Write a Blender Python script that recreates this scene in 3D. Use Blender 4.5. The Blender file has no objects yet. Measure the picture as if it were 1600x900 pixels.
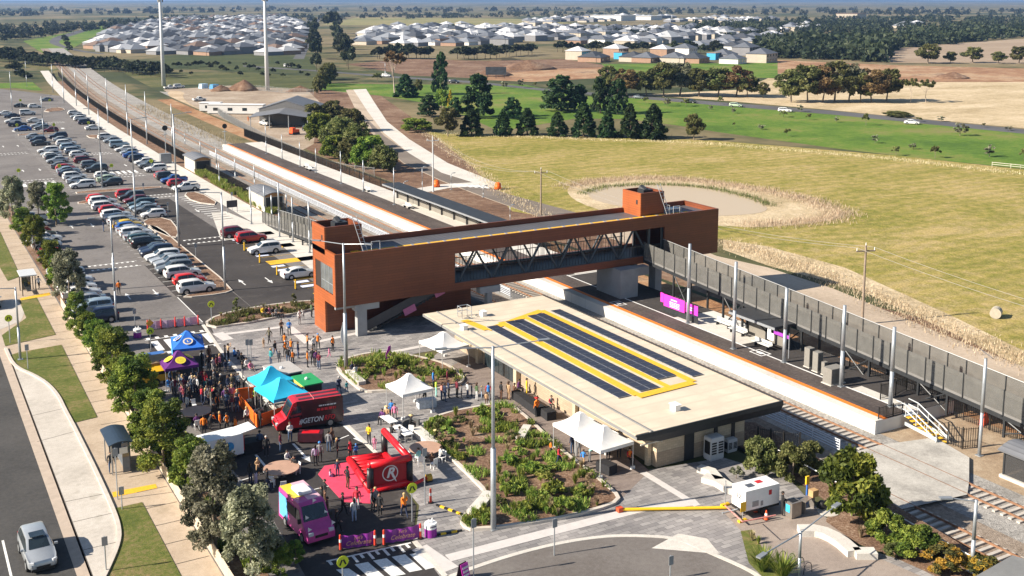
import bpy, bmesh, math, random
from math import sin, cos, pi, radians, sqrt, atan2, hypot
from mathutils import Vector, Matrix, Euler, noise
rnd = random.Random(11)
S = bpy.context.scene
COL = S.collection
# ------------------------------------------------------------------ camera
W, H_CAM, FPX, CX, CY = 1600, 36.0, 1715.0, 800.0, 262.0
YAW, PITCH = radians(29.843), radians(8.751)
cd = bpy.data.cameras.new('camera'); cam = bpy.data.objects.new('camera', cd); COL.objects.link(cam)
cam.location = (0, 0, H_CAM); cam.rotation_euler = (pi/2 - PITCH, 0, -YAW)
cd.sensor_width = 36; cd.lens = 36*FPX/W; cd.shift_y = -(450-CY)/W
cd.clip_start = 1; cd.clip_end = 60000
S.camera = cam
S.render.resolution_x, S.render.resolution_y = 1024, 576
# ------------------------------------------------------------------ world and sun
SUN_EL, SUN_AZ = radians(31), radians(-12)          # azimuth of the shadows, from +X
wd = bpy.data.worlds.new('World'); S.world = wd; wd.use_nodes = True
nt = wd.node_tree; nt.nodes.clear()
sky = nt.nodes.new('ShaderNodeTexSky'); sky.sky_type = 'NISHITA'; sky.sun_disc = False
sky.sun_elevation = SUN_EL; sky.sun_rotation = atan2(-cos(SUN_AZ), -sin(SUN_AZ))
sky.air_density = 1.0; sky.dust_density = 0.6; sky.ozone_density = 1.2
bg = nt.nodes.new('ShaderNodeBackground'); bg.inputs[1].default_value = 0.06
wo = nt.nodes.new('ShaderNodeOutputWorld')
nt.links.new(sky.outputs[0], bg.inputs[0]); nt.links.new(bg.outputs[0], wo.inputs[0])
sl = bpy.data.lights.new('sun', 'SUN'); sl.energy = 5.0; sl.angle = radians(0.5); sl.color = (1, .9, .76)
so = bpy.data.objects.new('sun', sl); COL.objects.link(so)
so.rotation_euler = Vector((cos(SUN_AZ)*cos(SUN_EL), sin(SUN_AZ)*cos(SUN_EL), -sin(SUN_EL))).to_track_quat('-Z', 'Y').to_euler()
so.location = (-60, 40, 80)
vs = S.view_settings; vs.view_transform = 'Standard'; vs.look = 'None'; vs.gamma = 1; vs.exposure = 1.04
S.render.engine = 'CYCLES'; HAZE = 7.5e-5
# ------------------------------------------------------------------ measuring: a point of the photograph on the plane z
_f = Vector((sin(YAW)*cos(PITCH), cos(YAW)*cos(PITCH), -sin(PITCH)))
_r = Vector((cos(YAW), -sin(YAW), 0)); _u = _r.cross(_f)
def T(u, v, z=0.0):
    d = _f + _r*((u-CX)/FPX) - _u*((v-CY)/FPX)
    t = (z-H_CAM)/d.z
    return Vector((d.x*t, d.y*t, z))
def TX(u, v, x):                                     # ... on the plane X = x
    d = _f + _r*((u-CX)/FPX) - _u*((v-CY)/FPX)
    t = x/d.x
    return Vector((x, d.y*t, H_CAM + d.z*t))
def TY(u, v, y):
    d = _f + _r*((u-CX)/FPX) - _u*((v-CY)/FPX)
    t = y/d.y
    return Vector((d.x*t, y, H_CAM + d.z*t))
def hgt(u, v, vt, z=0.0):                            # height of an upright thing with foot at (u,v), top at row vt
    p = T(u, v, z); lo, hi = 0.0, 60.0
    for _ in range(40):
        m = (lo+hi)/2
        q = Vector((p.x, p.y, z+m-H_CAM)); w = q.dot(_f)
        if CY - FPX*q.dot(_u)/w > vt: lo = m
        else: hi = m
    return lo
ZT, ZR = -1.2, -2.0                                  # track bed and the land beyond the railway
# ------------------------------------------------------------------ meshes
class B:
    def __init__(s): s.v = []; s.f = []; s.m = []; s.mi = 0
    def mat(s, i): s.mi = i; return s
    def face(s, pts):
        n = len(s.v); s.v += [tuple(p) for p in pts]; s.f.append(tuple(range(n, n+len(pts)))); s.m.append(s.mi); return s
    def mesh(s, vs, fs):
        n = len(s.v); s.v += [tuple(p) for p in vs]
        for f in fs: s.f.append(tuple(i+n for i in f)); s.m.append(s.mi)
        return s
    def box(s, c, d, rz=0, rx=0, ry=0, taper=1.0):
        R = Euler((rx, ry, rz)).to_matrix(); c = Vector(c); vs = []
        for k in (-1, 1):
            t = taper if k > 0 else 1
            for a, b in ((-1,-1),(1,-1),(1,1),(-1,1)):
                vs.append(c + R @ Vector((a*d[0]/2*t, b*d[1]/2*t, k*d[2]/2)))
        return s.mesh(vs, [(3,2,1,0),(4,5,6,7),(0,1,5,4),(1,2,6,5),(2,3,7,6),(3,0,4,7)])
    def bx(s, x0, x1, y0, y1, z0, z1):
        return s.box(((x0+x1)/2,(y0+y1)/2,(z0+z1)/2), (x1-x0,y1-y0,z1-z0))
    def tube(s, p0, p1, r0, r1=None, n=8, cap=True):
        if r1 is None: r1 = r0
        p0, p1 = Vector(p0), Vector(p1); d = (p1-p0)
        if d.length < 1e-6: return s
        q = d.to_track_quat('Z', 'Y'); vs = []
        for p, r in ((p0, r0), (p1, r1)):
            for i in range(n): vs.append(p + q @ Vector((r*cos(2*pi*i/n), r*sin(2*pi*i/n), 0)))
        fs = [(i, (i+1)%n, n+(i+1)%n, n+i) for i in range(n)]
        if cap: fs += [tuple(range(n-1, -1, -1)), tuple(range(n, 2*n))]
        return s.mesh(vs, fs)
    def path(s, pts, r, n=6):
        for a, b in zip(pts, pts[1:]): s.tube(a, b, r, r, n)
        return s
    def prism(s, poly, z0, z1, bottom=True):
        a = sum(poly[i][0]*poly[(i+1)%len(poly)][1]-poly[(i+1)%len(poly)][0]*poly[i][1] for i in range(len(poly)))
        if a < 0: poly = poly[::-1]
        n = len(poly); vs = [(p[0],p[1],z0) for p in poly]+[(p[0],p[1],z1) for p in poly]
        fs = [(i,(i+1)%n,n+(i+1)%n,n+i) for i in range(n)] + [tuple(range(n,2*n))]
        if bottom: fs.append(tuple(range(n-1,-1,-1)))
        return s.mesh(vs, fs)
    def rings(s, rings, cap=True, closed=True):
        n = len(rings[0]); vs = [p for r in rings for p in r]; fs = []
        for k in range(len(rings)-1):
            for i in range(n if closed else n-1):
                j = (i+1) % n; fs.append((k*n+i, k*n+j, (k+1)*n+j, (k+1)*n+i))
        if cap: fs += [tuple(range(n-1,-1,-1)), tuple((len(rings)-1)*n+i for i in range(n))]
        return s.mesh(vs, fs)
    def ball(s, c, r, n=8, m=6, sz=1.0):
        c = Vector(c); rs = []
        for k in range(1, m):
            t = pi*k/m; rs.append([c+Vector((r*sin(t)*cos(2*pi*i/n), r*sin(t)*sin(2*pi*i/n), -r*sz*cos(t))) for i in range(n)])
        return s.rings(rs)
    def strip(s, pts, w, z0, z1):                    # a kerb or wall along a polyline (points = its centre line)
        P = [Vector((p[0],p[1],0)) for p in pts]; L = []; Rr = []
        for i, p in enumerate(P):
            a = P[max(i-1,0)]; b = P[min(i+1,len(P)-1)]; d = (b-a).normalized(); nrm = Vector((-d.y, d.x, 0))*w/2
            L.append(p+nrm); Rr.append(p-nrm)
        rs = []
        for l, r in zip(L, Rr): rs.append([(r.x,r.y,z0),(l.x,l.y,z0),(l.x,l.y,z1),(r.x,r.y,z1)])
        n = len(rs); vs = [p for q in rs for p in q]; fs = []
        for k in range(n-1):
            for i in range(4): j=(i+1)%4; fs.append((k*4+j, k*4+i, (k+1)*4+i, (k+1)*4+j))
        fs += [(0,1,2,3), tuple((n-1)*4+i for i in (3,2,1,0))]
        return s.mesh(vs, fs)
    def build(s, name, mats, parent=None, smooth=False, loc=None, rz=0):
        me = bpy.data.meshes.new(name); me.from_pydata(s.v, [], s.f)
        for m in (mats if isinstance(mats, (list, tuple)) else [mats]): me.materials.append(m)
        if len(me.materials) > 1: me.polygons.foreach_set('material_index', s.m)
        if smooth: me.polygons.foreach_set('use_smooth', [True]*len(s.f))
        me.update()
        o = bpy.data.objects.new(name, me); COL.objects.link(o)
        if parent: o.parent = parent
        if loc is not None: o.location = loc
        o.rotation_euler.z = rz
        return o
USED = {}
def tag(o, label, cat, group=None, kind=None):
    o['label'] = label; o['category'] = cat
    if group: o['group'] = group
    if kind: o['kind'] = kind
    return o
def thing(name, label, cat, loc=(0,0,0), rz=0, group=None):
    o = bpy.data.objects.new(name, None); COL.objects.link(o); o.empty_display_size = .3
    o.location = loc; o.rotation_euler = (0,0,rz); return tag(o, label, cat, group)
def struct(o, label=None):
    o['kind'] = 'structure'
    if label: o['label'] = label
    return o
def kids(o): return KID.get(o.name, [])
KID = {}
def dup(o, loc=None, rz=None, label=None, group=None, sc=None, parent=None):
    c = o.copy(); COL.objects.link(c)
    if parent: c.parent = parent
    if loc is not None: c.location = loc
    if rz is not None: c.rotation_euler = (0,0,rz)
    if sc is not None: c.scale = sc if isinstance(sc,(tuple,list)) else (sc,sc,sc)
    if label: c['label'] = label
    if group: c['group'] = group
    for k in TREE.get(o.name, []): dup(k, parent=c)
    return c
TREE = {}
def index(o):                                        # remember the children of a prototype for dup()
    TREE[o.name] = [k for k in COL.objects if k.parent == o]
    for k in TREE[o.name]:
        if k.name not in TREE: index(k)
    return o
# ------------------------------------------------------------------ materials
def mk(name):
    m = bpy.data.materials.new(name); m.use_nodes = True; t = m.node_tree; p = t.nodes['Principled BSDF']
    return m, t, p
def lk(t, a, b): t.links.new(a, b)
def math_node(t, op, a, b=None):
    n = t.nodes.new('ShaderNodeMath'); n.operation = op
    for i, x in enumerate((a, b)):
        if x is None: continue
        if isinstance(x, (int, float)): n.inputs[i].default_value = x
        else: lk(t, x, n.inputs[i])
    return n.outputs[0]
def nz(t, co, scale, detail=4, rough=.55, stretch=None):
    n = t.nodes.new('ShaderNodeTexNoise'); n.inputs['Scale'].default_value = scale; n.inputs['Detail'].default_value = detail; n.inputs['Roughness'].default_value = rough
    if stretch:
        mp = t.nodes.new('ShaderNodeMapping'); mp.inputs['Scale'].default_value = stretch; lk(t, co, mp.inputs[0]); co = mp.outputs[0]
    lk(t, co, n.inputs['Vector']); return n.outputs['Fac']
def ramp(t, fac, stops):
    r = t.nodes.new('ShaderNodeValToRGB'); e = r.color_ramp.elements
    while len(e) < len(stops): e.new(.5)
    for x, (p, c) in zip(e, stops): x.position = p; x.color = (*c, 1)
    lk(t, fac, r.inputs[0]); return r.outputs[0]
def mixc(t, fac, a, b, mode='MIX'):
    n = t.nodes.new('ShaderNodeMix'); n.data_type = 'RGBA'; n.blend_type = mode
    for i, x in ((0, fac), (6, a), (7, b)):
        if isinstance(x, (int, float)): n.inputs[i].default_value = x
        elif isinstance(x, tuple): n.inputs[i].default_value = (*x[:3], 1)
        else: lk(t, x, n.inputs[i])
    return n.outputs[2]
def coord(t, kind='Object'): return t.nodes.new('ShaderNodeTexCoord').outputs[kind]
def bump(t, p, h, strength=.3, dist=.05):
    b = t.nodes.new('ShaderNodeBump'); b.inputs['Strength'].default_value = strength; b.inputs['Distance'].default_value = dist
    lk(t, h, b.inputs['Height']); lk(t, b.outputs[0], p.inputs['Normal'])
def vary(c, k): return tuple(min(1, max(0, x*k)) for x in c)
MC = {}; CON = 1.75
def M(name, col, rough=.6, var=.12, scale=3.0, metal=0.0, spec=.4, coat=0, bmp=0):
    if name in MC: return MC[name]
    m, t, p = mk(name); co = coord(t)
    f = nz(t, co, scale, 5, .6)
    c = ramp(t, f, [(.3, vary(col, 1-var)), (.7, vary(col, 1+var))])
    lk(t, c, p.inputs['Base Color']); p.inputs['Roughness'].default_value = rough; p.inputs['Metallic'].default_value = metal
    p.inputs['Specular IOR Level'].default_value = spec; p.inputs['Coat Weight'].default_value = coat; p.inputs['Coat Roughness'].default_value = .08
    if bmp: bump(t, p, nz(t, co, scale*6, 4), bmp, .03)
    MC[name] = m; return m
def G(name, stops, s1=.05, s2=1.2, fine=.35, rough=.92, bmp=.25, bs=6, dist=.06, k=.25, stretch=None, spec=.2):
    """ground: a large patchy noise picks the colour, a finer one breaks it up"""
    if name in MC: return MC[name]
    m, t, p = mk(name); co = coord(t, 'Object')
    a = nz(t, co, s1, 6, .62, stretch); b = nz(t, co, s2, 5, .65)
    f = math_node(t, 'ADD', math_node(t, 'MULTIPLY', a, (1-fine)*CON), math_node(t, 'ADD', math_node(t, 'MULTIPLY', b, fine*CON), .5-.5*CON))
    c = ramp(t, f, stops)
    d = nz(t, co, s2*7, 3, .6)
    c = mixc(t, k, c, ramp(t, d, [(.35,(.25,.25,.25)),(.65,(.8,.8,.8))]), 'OVERLAY')
    lk(t, c, p.inputs['Base Color']); p.inputs['Roughness'].default_value = rough; p.inputs['Specular IOR Level'].default_value = spec
    if bmp: bump(t, p, nz(t, co, bs, 5, .7), bmp, dist)
    MC[name] = m; return m
def glass(name='window_glass', col=(.02,.03,.035), rough=.06):
    if name in MC: return MC[name]
    m, t, p = mk(name); co = coord(t)
    lk(t, ramp(t, nz(t, co, .8, 3), [(.35, vary(col,.7)), (.65, vary(col,1.5))]), p.inputs['Base Color'])
    p.inputs['Roughness'].default_value = rough; p.inputs['Specular IOR Level'].default_value = .8; p.inputs['Coat Weight'].default_value = .5
    MC[name] = m; return m
white = M('white_paint', (.78,.78,.77), .45, .05); offwhite = M('warm_white_paint', (.66,.62,.55), .6, .08)
line_white = M('road_marking', (.7,.7,.68), .8, .18, 6); line_yel = M('yellow_marking', (.72,.42,.03), .75, .15, 5)
steel = M('galvanised_steel', (.42,.45,.48), .42, .1, 4, .55); dark_steel = M('charcoal_steel', (.035,.038,.042), .45, .15, 3, .2)
black = M('black_plastic', (.015,.015,.016), .5, .2); concrete = M('pale_concrete', (.52,.49,.44), .85, .1, 1.2, bmp=.15)
concrete2 = M('grey_concrete', (.36,.36,.36), .85, .12, 1.0, bmp=.15); tyre = M('tyre_rubber', (.018,.018,.018), .8, .2)
glassm = glass(); red = M('red_paint', (.5,.02,.02), .4, .08); orange_pl = M('orange_plastic', (.8,.13,.01), .5, .08)
yellow_pl = M('yellow_plastic', (.8,.48,.02), .5, .08); wood = M('weathered_timber', (.27,.21,.16), .85, .25, 2)
# ================================================================== GROUND
def bend(y): return 1.2e-4*max(0, min(y,560)-200)**2 + .0864*max(0, y-560)
def zg(x, y):
    def sm(a, b, t): t = min(1, max(0, (t-a)/(b-a))); return t
    x0 = x - bend(y)
    far = sm(500, 640, y)
    l = 0.0*(1-far) + ZR*far
    if x0 <= 57.5: return l
    if x0 <= 60.5: return l + (ZT-l)*sm(57.5, 60.5, x0)
    if x0 <= 84: return ZT + (ZR-ZT)*far
    return ZT + (ZR-ZT)*max(far, sm(84, 91, x0))
xs = [-6000,-2000,-700,-300,-100,-40,0,20,40,50,57.5,60.5,72,84,87.5,91,120,160,220,300,450,700,1100,1800,3000,5000,9000,16000]
ys = [-200,0,40,80,120,160,200,250,300,350,400,450,500,535,570,605,640,700,800,950,1150,1500,2200,3400,5200,8000,12000,18000]
gv = []; gf = []
for y in ys:
    for x in xs:
        gv.append((x + (min(26,bend(y)) if 50 <= x <= 91 else 0), y, zg(x + bend(y) if 50 <= x <= 91 else x, y) - .03))
nx = len(xs)
for j in range(len(ys)-1):
    for i in range(nx-1): gf.append((j*nx+i, j*nx+i+1, (j+1)*nx+i+1, (j+1)*nx+i))
far_land = G('far_farmland', [(.3,(.03,.042,.018)),(.44,(.06,.07,.028)),(.52,(.15,.125,.062)),(.62,(.22,.175,.1)),(.72,(.09,.08,.04))], s1=.0035, s2=.03, fine=.3, bmp=0, k=.15, stretch=(1,1,1))
gb = B(); gb.mesh(gv, gf); struct(gb.build('ground', far_land))

def sheet(name, pts, mat, z=None, lift=0.0, kind='structure', label=None):
    """a flat sheet; points are world (x, y) or (u, v, 'px') measured on plane z"""
    b = B(); P = []
    for p in pts: P.append((p[0], p[1], (z if z is not None else 0)+lift))
    a = sum(P[i][0]*P[(i+1)%len(P)][1]-P[(i+1)%len(P)][0]*P[i][1] for i in range(len(P)))
    if a < 0: P = P[::-1]
    b.face(P); o = b.build(name, mat); o['kind'] = kind
    if label: o['label'] = label
    return o
def px(pts, z=0.0): return [(T(u,v,z).x, T(u,v,z).y) for u, v in pts]
def smooth(pts, n=3, closed=True):
    for _ in range(n):
        q = []; N = len(pts)
        for i in range(N if closed else N-1):
            a, b = pts[i], pts[(i+1)%N]
            q += [(a[0]*.75+b[0]*.25, a[1]*.75+b[1]*.25), (a[0]*.25+b[0]*.75, a[1]*.25+b[1]*.75)]
        if not closed: q = [pts[0]] + q + [pts[-1]]
        pts = q
    return pts
asphalt = G('asphalt', [(.3,(.05,.049,.049)),(.5,(.068,.066,.064)),(.7,(.085,.081,.078))], s1=.12, s2=3, fine=.4, rough=.9, bmp=.3, bs=30, dist=.01, k=.35)
asphalt_l = G('worn_asphalt', [(.3,(.13,.12,.115)),(.5,(.17,.157,.15)),(.7,(.2,.186,.177))], s1=.1, s2=2.5, fine=.4, rough=.9, bmp=.3, bs=30, dist=.01, k=.35)
asphalt_d = G('new_asphalt', [(.3,(.04,.036,.036)),(.5,(.053,.048,.046)),(.7,(.065,.058,.055))], s1=.15, s2=3, fine=.4, rough=.9, bmp=.3, bs=30, dist=.01, k=.3)
def stains(m, lo=.6, dark=.62, sc=.9):
    t = m.node_tree; p = t.nodes['Principled BSDF']; n = nz(t, coord(t), sc, 2, .5); k = nz(t, coord(t), .07, 2)
    f = math_node(t, 'MULTIPLY', ramp(t, n, [(lo,(0,0,0)),(lo+.07,(1,1,1))]), ramp(t, k, [(.42,(.1,.1,.1)),(.6,(.9,.9,.9))]))
    lk(t, mixc(t, f, p.inputs['Base Color'].links[0].from_socket, (dark,dark,dark*.97), 'MULTIPLY'), p.inputs['Base Color'])
stains(asphalt_l); stains(asphalt,.62,.75,.5); stains(asphalt_d,.62,1.6,.6)
lawn = G('mown_lawn', [(.3,(.07,.095,.018)),(.48,(.115,.13,.03)),(.6,(.17,.15,.055)),(.75,(.27,.19,.1))], s1=.22, s2=2.4, fine=.45, bmp=.8, bs=14, dist=.05, k=.4)
lush = G('lush_grass', [(.32,(.06,.12,.015)),(.5,(.105,.18,.022)),(.62,(.16,.19,.04)),(.75,(.2,.18,.07))], s1=.035, s2=.5, fine=.35, bmp=.7, bs=4, dist=.1, k=.35)
paddock = G('grazed_paddock', [(.3,(.16,.165,.03)),(.42,(.23,.205,.048)),(.54,(.3,.245,.08)),(.68,(.385,.295,.135)),(.8,(.23,.2,.055))], s1=.03, s2=.55, fine=.48, bmp=.8, bs=2.5, dist=.15, k=.45, stretch=(1,1.6,1))
dry = G('dry_grass', [(.3,(.36,.28,.16)),(.5,(.48,.38,.24)),(.7,(.58,.47,.32))], s1=.03, s2=.4, fine=.4, bmp=.8, bs=2, dist=.2, k=.4, stretch=(1,2.5,1))
dirt = G('bare_dirt', [(.3,(.105,.06,.038)),(.48,(.17,.1,.064)),(.62,(.23,.15,.1)),(.75,(.3,.22,.16))], s1=.06, s2=.7, fine=.45, bmp=.9, bs=3, dist=.12, k=.4)
_t = paddock.node_tree; _p = _t.nodes['Principled BSDF']; _w = _t.nodes.new('ShaderNodeTexWave'); _w.wave_type = 'RINGS'; _w.inputs['Scale'].default_value = .09; _w.inputs['Distortion'].default_value = 14; _w.inputs['Detail'].default_value = 3; _w.inputs['Detail Scale'].default_value = .35; _mp = _t.nodes.new('ShaderNodeMapping'); _mp.inputs['Location'].default_value = (-175,-120,0); lk(_t, coord(_t), _mp.inputs[0]); lk(_t, _mp.outputs[0], _w.inputs[0])
lk(_t, mixc(_t, .3, _p.inputs['Base Color'].links[0].from_socket, ramp(_t, _w.outputs['Fac'], [(.3,(.4,.42,.38)),(.8,(.66,.62,.56))]), 'OVERLAY'), _p.inputs['Base Color'])
dirt_o = G('orange_dirt', [(.3,(.2,.095,.045)),(.5,(.33,.18,.09)),(.7,(.42,.28,.17))], s1=.05, s2=.6, fine=.45, bmp=.8, bs=3, dist=.12, k=.4)
sand = G('crushed_rock_track', [(.3,(.36,.26,.16)),(.5,(.46,.35,.23)),(.7,(.55,.44,.31))], s1=.1, s2=1, fine=.45, bmp=.4, bs=6, dist=.04, k=.35)
gravel = G('grey_ballast', [(.3,(.2,.19,.175)),(.5,(.3,.285,.265)),(.7,(.42,.4,.37))], s1=.3, s2=4, fine=.6, bmp=1.0, bs=9, dist=.08, k=.5)
gravel_b = G('brown_ballast', [(.3,(.17,.13,.1)),(.5,(.26,.21,.165)),(.7,(.34,.28,.23))], s1=.2, s2=3, fine=.55, bmp=.9, bs=9, dist=.08, k=.5)
mulch = G('garden_mulch', [(.28,(.1,.055,.035)),(.5,(.19,.115,.075)),(.66,(.28,.19,.13)),(.8,(.42,.33,.26))], s1=.5, s2=5, fine=.6, bmp=1.0, bs=14, dist=.06, k=.6)
path_c = G('tan_concrete_path', [(.3,(.37,.29,.215)),(.5,(.43,.345,.26)),(.7,(.48,.39,.3))], s1=.3, s2=3, fine=.4, rough=.85, bmp=.15, bs=20, dist=.01, k=.25)
bay_c = G('bus_bay_concrete', [(.3,(.42,.385,.34)),(.5,(.49,.45,.4)),(.7,(.54,.5,.45))], s1=.25, s2=2.5, fine=.4, rough=.85, bmp=.15, bs=20, dist=.01, k=.25)
stains(bay_c,.6,.82,.6); stains(path_c,.6,.85,.7)
white_c = G('new_white_concrete', [(.3,(.5,.47,.43)),(.5,(.57,.54,.49)),(.7,(.62,.59,.54))], s1=.2, s2=2, fine=.4, rough=.85, bmp=.12, bs=20, dist=.01, k=.2)
kerb_c = M('kerb_concrete', (.53,.48,.42), .85, .1, 1.5, bmp=.2)
band_c = M('pale_granite_band', (.55,.52,.5), .8, .07, 2, bmp=.1)
# ---- left road, bus bay, footpath
sheet('asphalt_road', [(-60,20),(8.35,20),(8.35,262),(7,420),(-60,420)], asphalt)
sheet('dark_verge', [(8.4,20),(16.3,20),(16.3,330),(8.4,330)], path_c, lift=-.008)
gut = [(8.3,20),(9.15,20),(9.15,262),(8.3,262)]
sheet('gutter', gut, M('gutter_concrete',(.44,.36,.29),.85,.12,1.5,bmp=.2), lift=.004)
bay_edge = smooth(px([(9,545),(18,566),(30,577),(52,586),(75,600),(92,620),(101,640),(112,660),(122,680),(150,737),(175,792),(186,822),(187,848),(166,897),(150,925)]), 2, closed=False)
sheet('bus_bay', [(9.15, bay_edge[0][1])]+bay_edge+[(9.15, bay_edge[-1][1])], bay_c, lift=.006)
kb = B(); kb.strip(bay_edge, .28, 0, .13); struct(kb.build('kerb', kerb_c))
bay2 = px([(0,470),(28,466),(42,497),(3,514),(-40,530)])
sheet('bus_bay', smooth(bay2,1), bay_c, lift=.006)
# joints in the bay slab
jb = B()
for u0,v0,u1,v1 in ((58,690,124,672),(97,785,160,772),(112,816,182,800),(127,860,186,846),(48,650,108,636)):
    a, b_ = T(u0,v0,.012), T(u1,v1,.012); jb.box((a+b_)/2, ((a-b_).length,.05,.004), atan2(b_.y-a.y,b_.x-a.x))
for y in range(62, 200, 3): jb.bx(14.0,16.2,y,y+.04,.010,.014)
jb.bx(9.13,9.18,62,118,.008,.012)
struct(jb.build('pavement_joints', M('joint_tar',(.1,.085,.07),.9,.2)))  # dark fill of the slab joints
for poly, nm in (([(30,470),(57,465),(87,523),(8,541),(3,524),(41,497)],0), ([(14,556),(28,551),(96,539),(152,652),(115,661),(101,634),(93,617),(74,598),(45,583),(24,573)],0),
             ([(178,795),(222,785),(284,902),(290,920),(160,920),(170,897),(189,848),(188,822)],0), ([(-60,362),(0,362),(32,432),(12,439),(-8,405)],0)):
    sheet('lawn', px(poly), lawn, lift=.03)
sheet('tactile_paving', px([(175,769),(243,756),(246,763),(177,777)]), line_yel, lift=.006)
sheet('tactile_paving', px([(31,466),(77,457),(79,461),(33,470)]), line_yel, lift=.006)
sheet('lane_line', [(4.62,40),(4.77,40),(4.77,77),(4.62,77)], line_white, lift=.004)
sheet('lane_line', [(2.0,85),(2.15,85),(2.15,200),(2.0,200)], line_white, lift=.004)
sheet('garden_bed', [(16.55,40),(19.2,40),(17.8,128),(17.8,330),(16.3,330)], mulch, lift=.02)
# ---- car park
sheet('car_park', [(16.3,40),(29.5,40),(29.2,118),(50.6,118)]+[(50.6+bend(y),y) for y in (200,260,320,380,440)]+[(48,470),(40,490),(24,490),(16.3,420)], asphalt_l, lift=-.004)
sheet('car_park_lane', [(35.8,118),(46.2,118),(46.2,165),(44.2,166),(43.8,202),(36.4,202)], asphalt_d, lift=.002)
sheet('car_park_lane', [(29.2,112),(35.8,112),(35.8,133.2),(35.4,150),(29.2,152)], asphalt_d, lift=.002)
sheet('car_park_lane', [(22,207),(46.2,207),(46.2,214),(22,214)], asphalt_d, lift=.002)
sheet('event_street', px([(230,515),(316,506),(345,548),(380,590),(440,640),(543,665),(596,716),(650,790),(645,850),(700,905),(480,905),(420,800),(300,660),(235,560)]), asphalt_d, lift=.003)
sheet('grass_verge', [(16.5,470),(30,492),(47,490),(52,472),(55,470),(57,520),(20,520)], lush, lift=.0)
pth = [(50.6+bend(y),y) for y in (118,160,200,260,320,380,440,520,600)] + [(54.6+bend(y),y) for y in (600,520,440,380,320,260,200,160,118)]
sheet('footpath', pth, white_c, lift=.006)
sheet('forecourt', px([(330,332),(352,330),(500,392),(500,432),(430,376),(345,374)]), white_c, lift=.01)
sheet('verge_planting', [(54.6+bend(y),y) for y in (176,220,300,400,520)]+[(57.5+bend(y),y) for y in (520,400,300,220,176)], mulch, lift=-.005)
# bay lines, arrows, zebras: paint on the asphalt
mk_ = B(); Z = .010
def rect(x0,x1,y0,y1,b=None): (b or mk_).face([(x0,y0,Z),(x1,y0,Z),(x1,y1,Z),(x0,y1,Z)])
PIT = 2.58
for k in range(-2, 75):
    y = 133.6 + PIT*k
    if y < 205 and y > 120: rect(17.6,21.6,y,y+.11)
    if 133 < y < 205: rect(29.3,34.4,y,y+.11)
    if 176 < y < 205: rect(35.2,39.8,y,y+.11)
    if 216 < y < 320: rect(29.3,39.8,y,y+.11)
    if (207 < y < 222) or (230 < y < 300): rect(46,50.4,y,y+.11)
    if 320 < y < 400 and k % 1 == 0: rect(30,43,y,y+.11)
def arrow(x, y, d, b=None):
    b = b or mk_
    b.face([(x-.08,y-d*1.6,Z),(x+.08,y-d*1.6,Z),(x+.08,y+d*.2,Z),(x-.08,y+d*.2,Z)][::int(1)])
    b.face([(x-.32,y+d*.2,Z),(x+.32,y+d*.2,Z),(x,y+d*1.7,Z)])
for u,v,d in ((200,463,1),(243,457,-1),(144,352,-1),(112,354,1),(378,441,1),(420,438,-1),(265,198,-1),(196,258,-1),(62,265,-1),(36,267,1),(35,315,1),(308,329,-1),(28,228,1),(5,229,1)):
    p = T(u,v); arrow(p.x,p.y,d)
def zebra(x0,x1,y0,y1,n=None,b=None):
    n = n or int((x1-x0)/1.15)
    for i in range(n):
        a = x0+(x1-x0)*i/n; rect(a, a+.55*(x1-x0)/n, y0, y1, b)
def hump(x0,x1,y,b=None):
    n = int((x1-x0)/.7)
    rect(x0,x1,y+1.5,y+1.62,b); rect(x0,x1,y-1.62,y-1.5,b)
    for i in range(n):
        a = x0+(x1-x0)*i/n
        rect(a,a+.32,y+1.0,y+1.5,b); rect(a,a+.32,y-1.5,y-1.0,b)
zebra(22.2,29,228.5,232.5); zebra(40,45.8,236,240); hump(22.2,28.8,235); hump(40,45.8,233); hump(22.4,28.8,153.5); hump(40,45.6,205.5); hump(37.5,43.6,163.5)
hump(22,28.8,280); hump(40,46,270); hump(40,46,345); zebra(30,44,327,330,10)
rect(29.2,29.32,121,133); rect(22.8,22.9,195,206)
o = mk_.build('road_markings', line_white); struct(o)
# accessible bays
yb = B(); wb = B()
for u,v in ((355,378),(405,405),(462,434)): pass
for k in range(5):
    y = 165.2 - k*9.6
    for b, x0,x1,y0,y1 in ((yb,44.2,51,y-2.6,y-.2),(yb,44.4,51,y-5.0,y-4.9),(yb,44.4,51,y-7.4,y-7.3),(wb,44.0,45.8,y-4.2,y-3.2),(wb,44.0,45.8,y-6.6,y-5.6)): rect(x0,x1,y0,y1,b)
struct(yb.build('accessible_bay_markings', line_yel)); struct(wb.build('accessible_bay_symbols', M('blue_white_marking',(.62,.66,.8),.8,.15,8)))
# kerbed islands with planting
def island(name, pts, kerbw=.2, h=.14, mat=None, sm=1):
    P = smooth(pts, sm) if sm else pts
    b = B(); b.strip(P+[P[0]], kerbw, -.02, h); struct(b.build('kerb', kerb_c))
    s = B(); s.prism(P, -.02, h-.03); o = s.build(name, mat or mulch); struct(o); return P
island('garden_island', [(29.6,132.2),(34.4,131.6),(36.3,133),(36.3,160),(36.6,176),(35.0,180),(34.9,134.4),(31,133.6)], sm=1)
island('garden_island', [(36.6,166),(38.6,172),(39.6,184),(35.2,184),(35.0,176)])
island('garden_island', [(30,214.5),(45,213.5),(45.2,216),(38,217),(30,217.6)])
island('garden_island', [(28.5,203.5),(33,204.5),(33,207),(28.8,206.5)])
island('garden_island', [(30.5,316),(40,317),(40,319.6),(30.5,319.6)])
island('garden_island', [(44,378),(51,380),(51.5,392),(47,392)])
island('garden_island', [(46.6,196),(50.2,190),(50.2,206),(47.2,206)])
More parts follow.
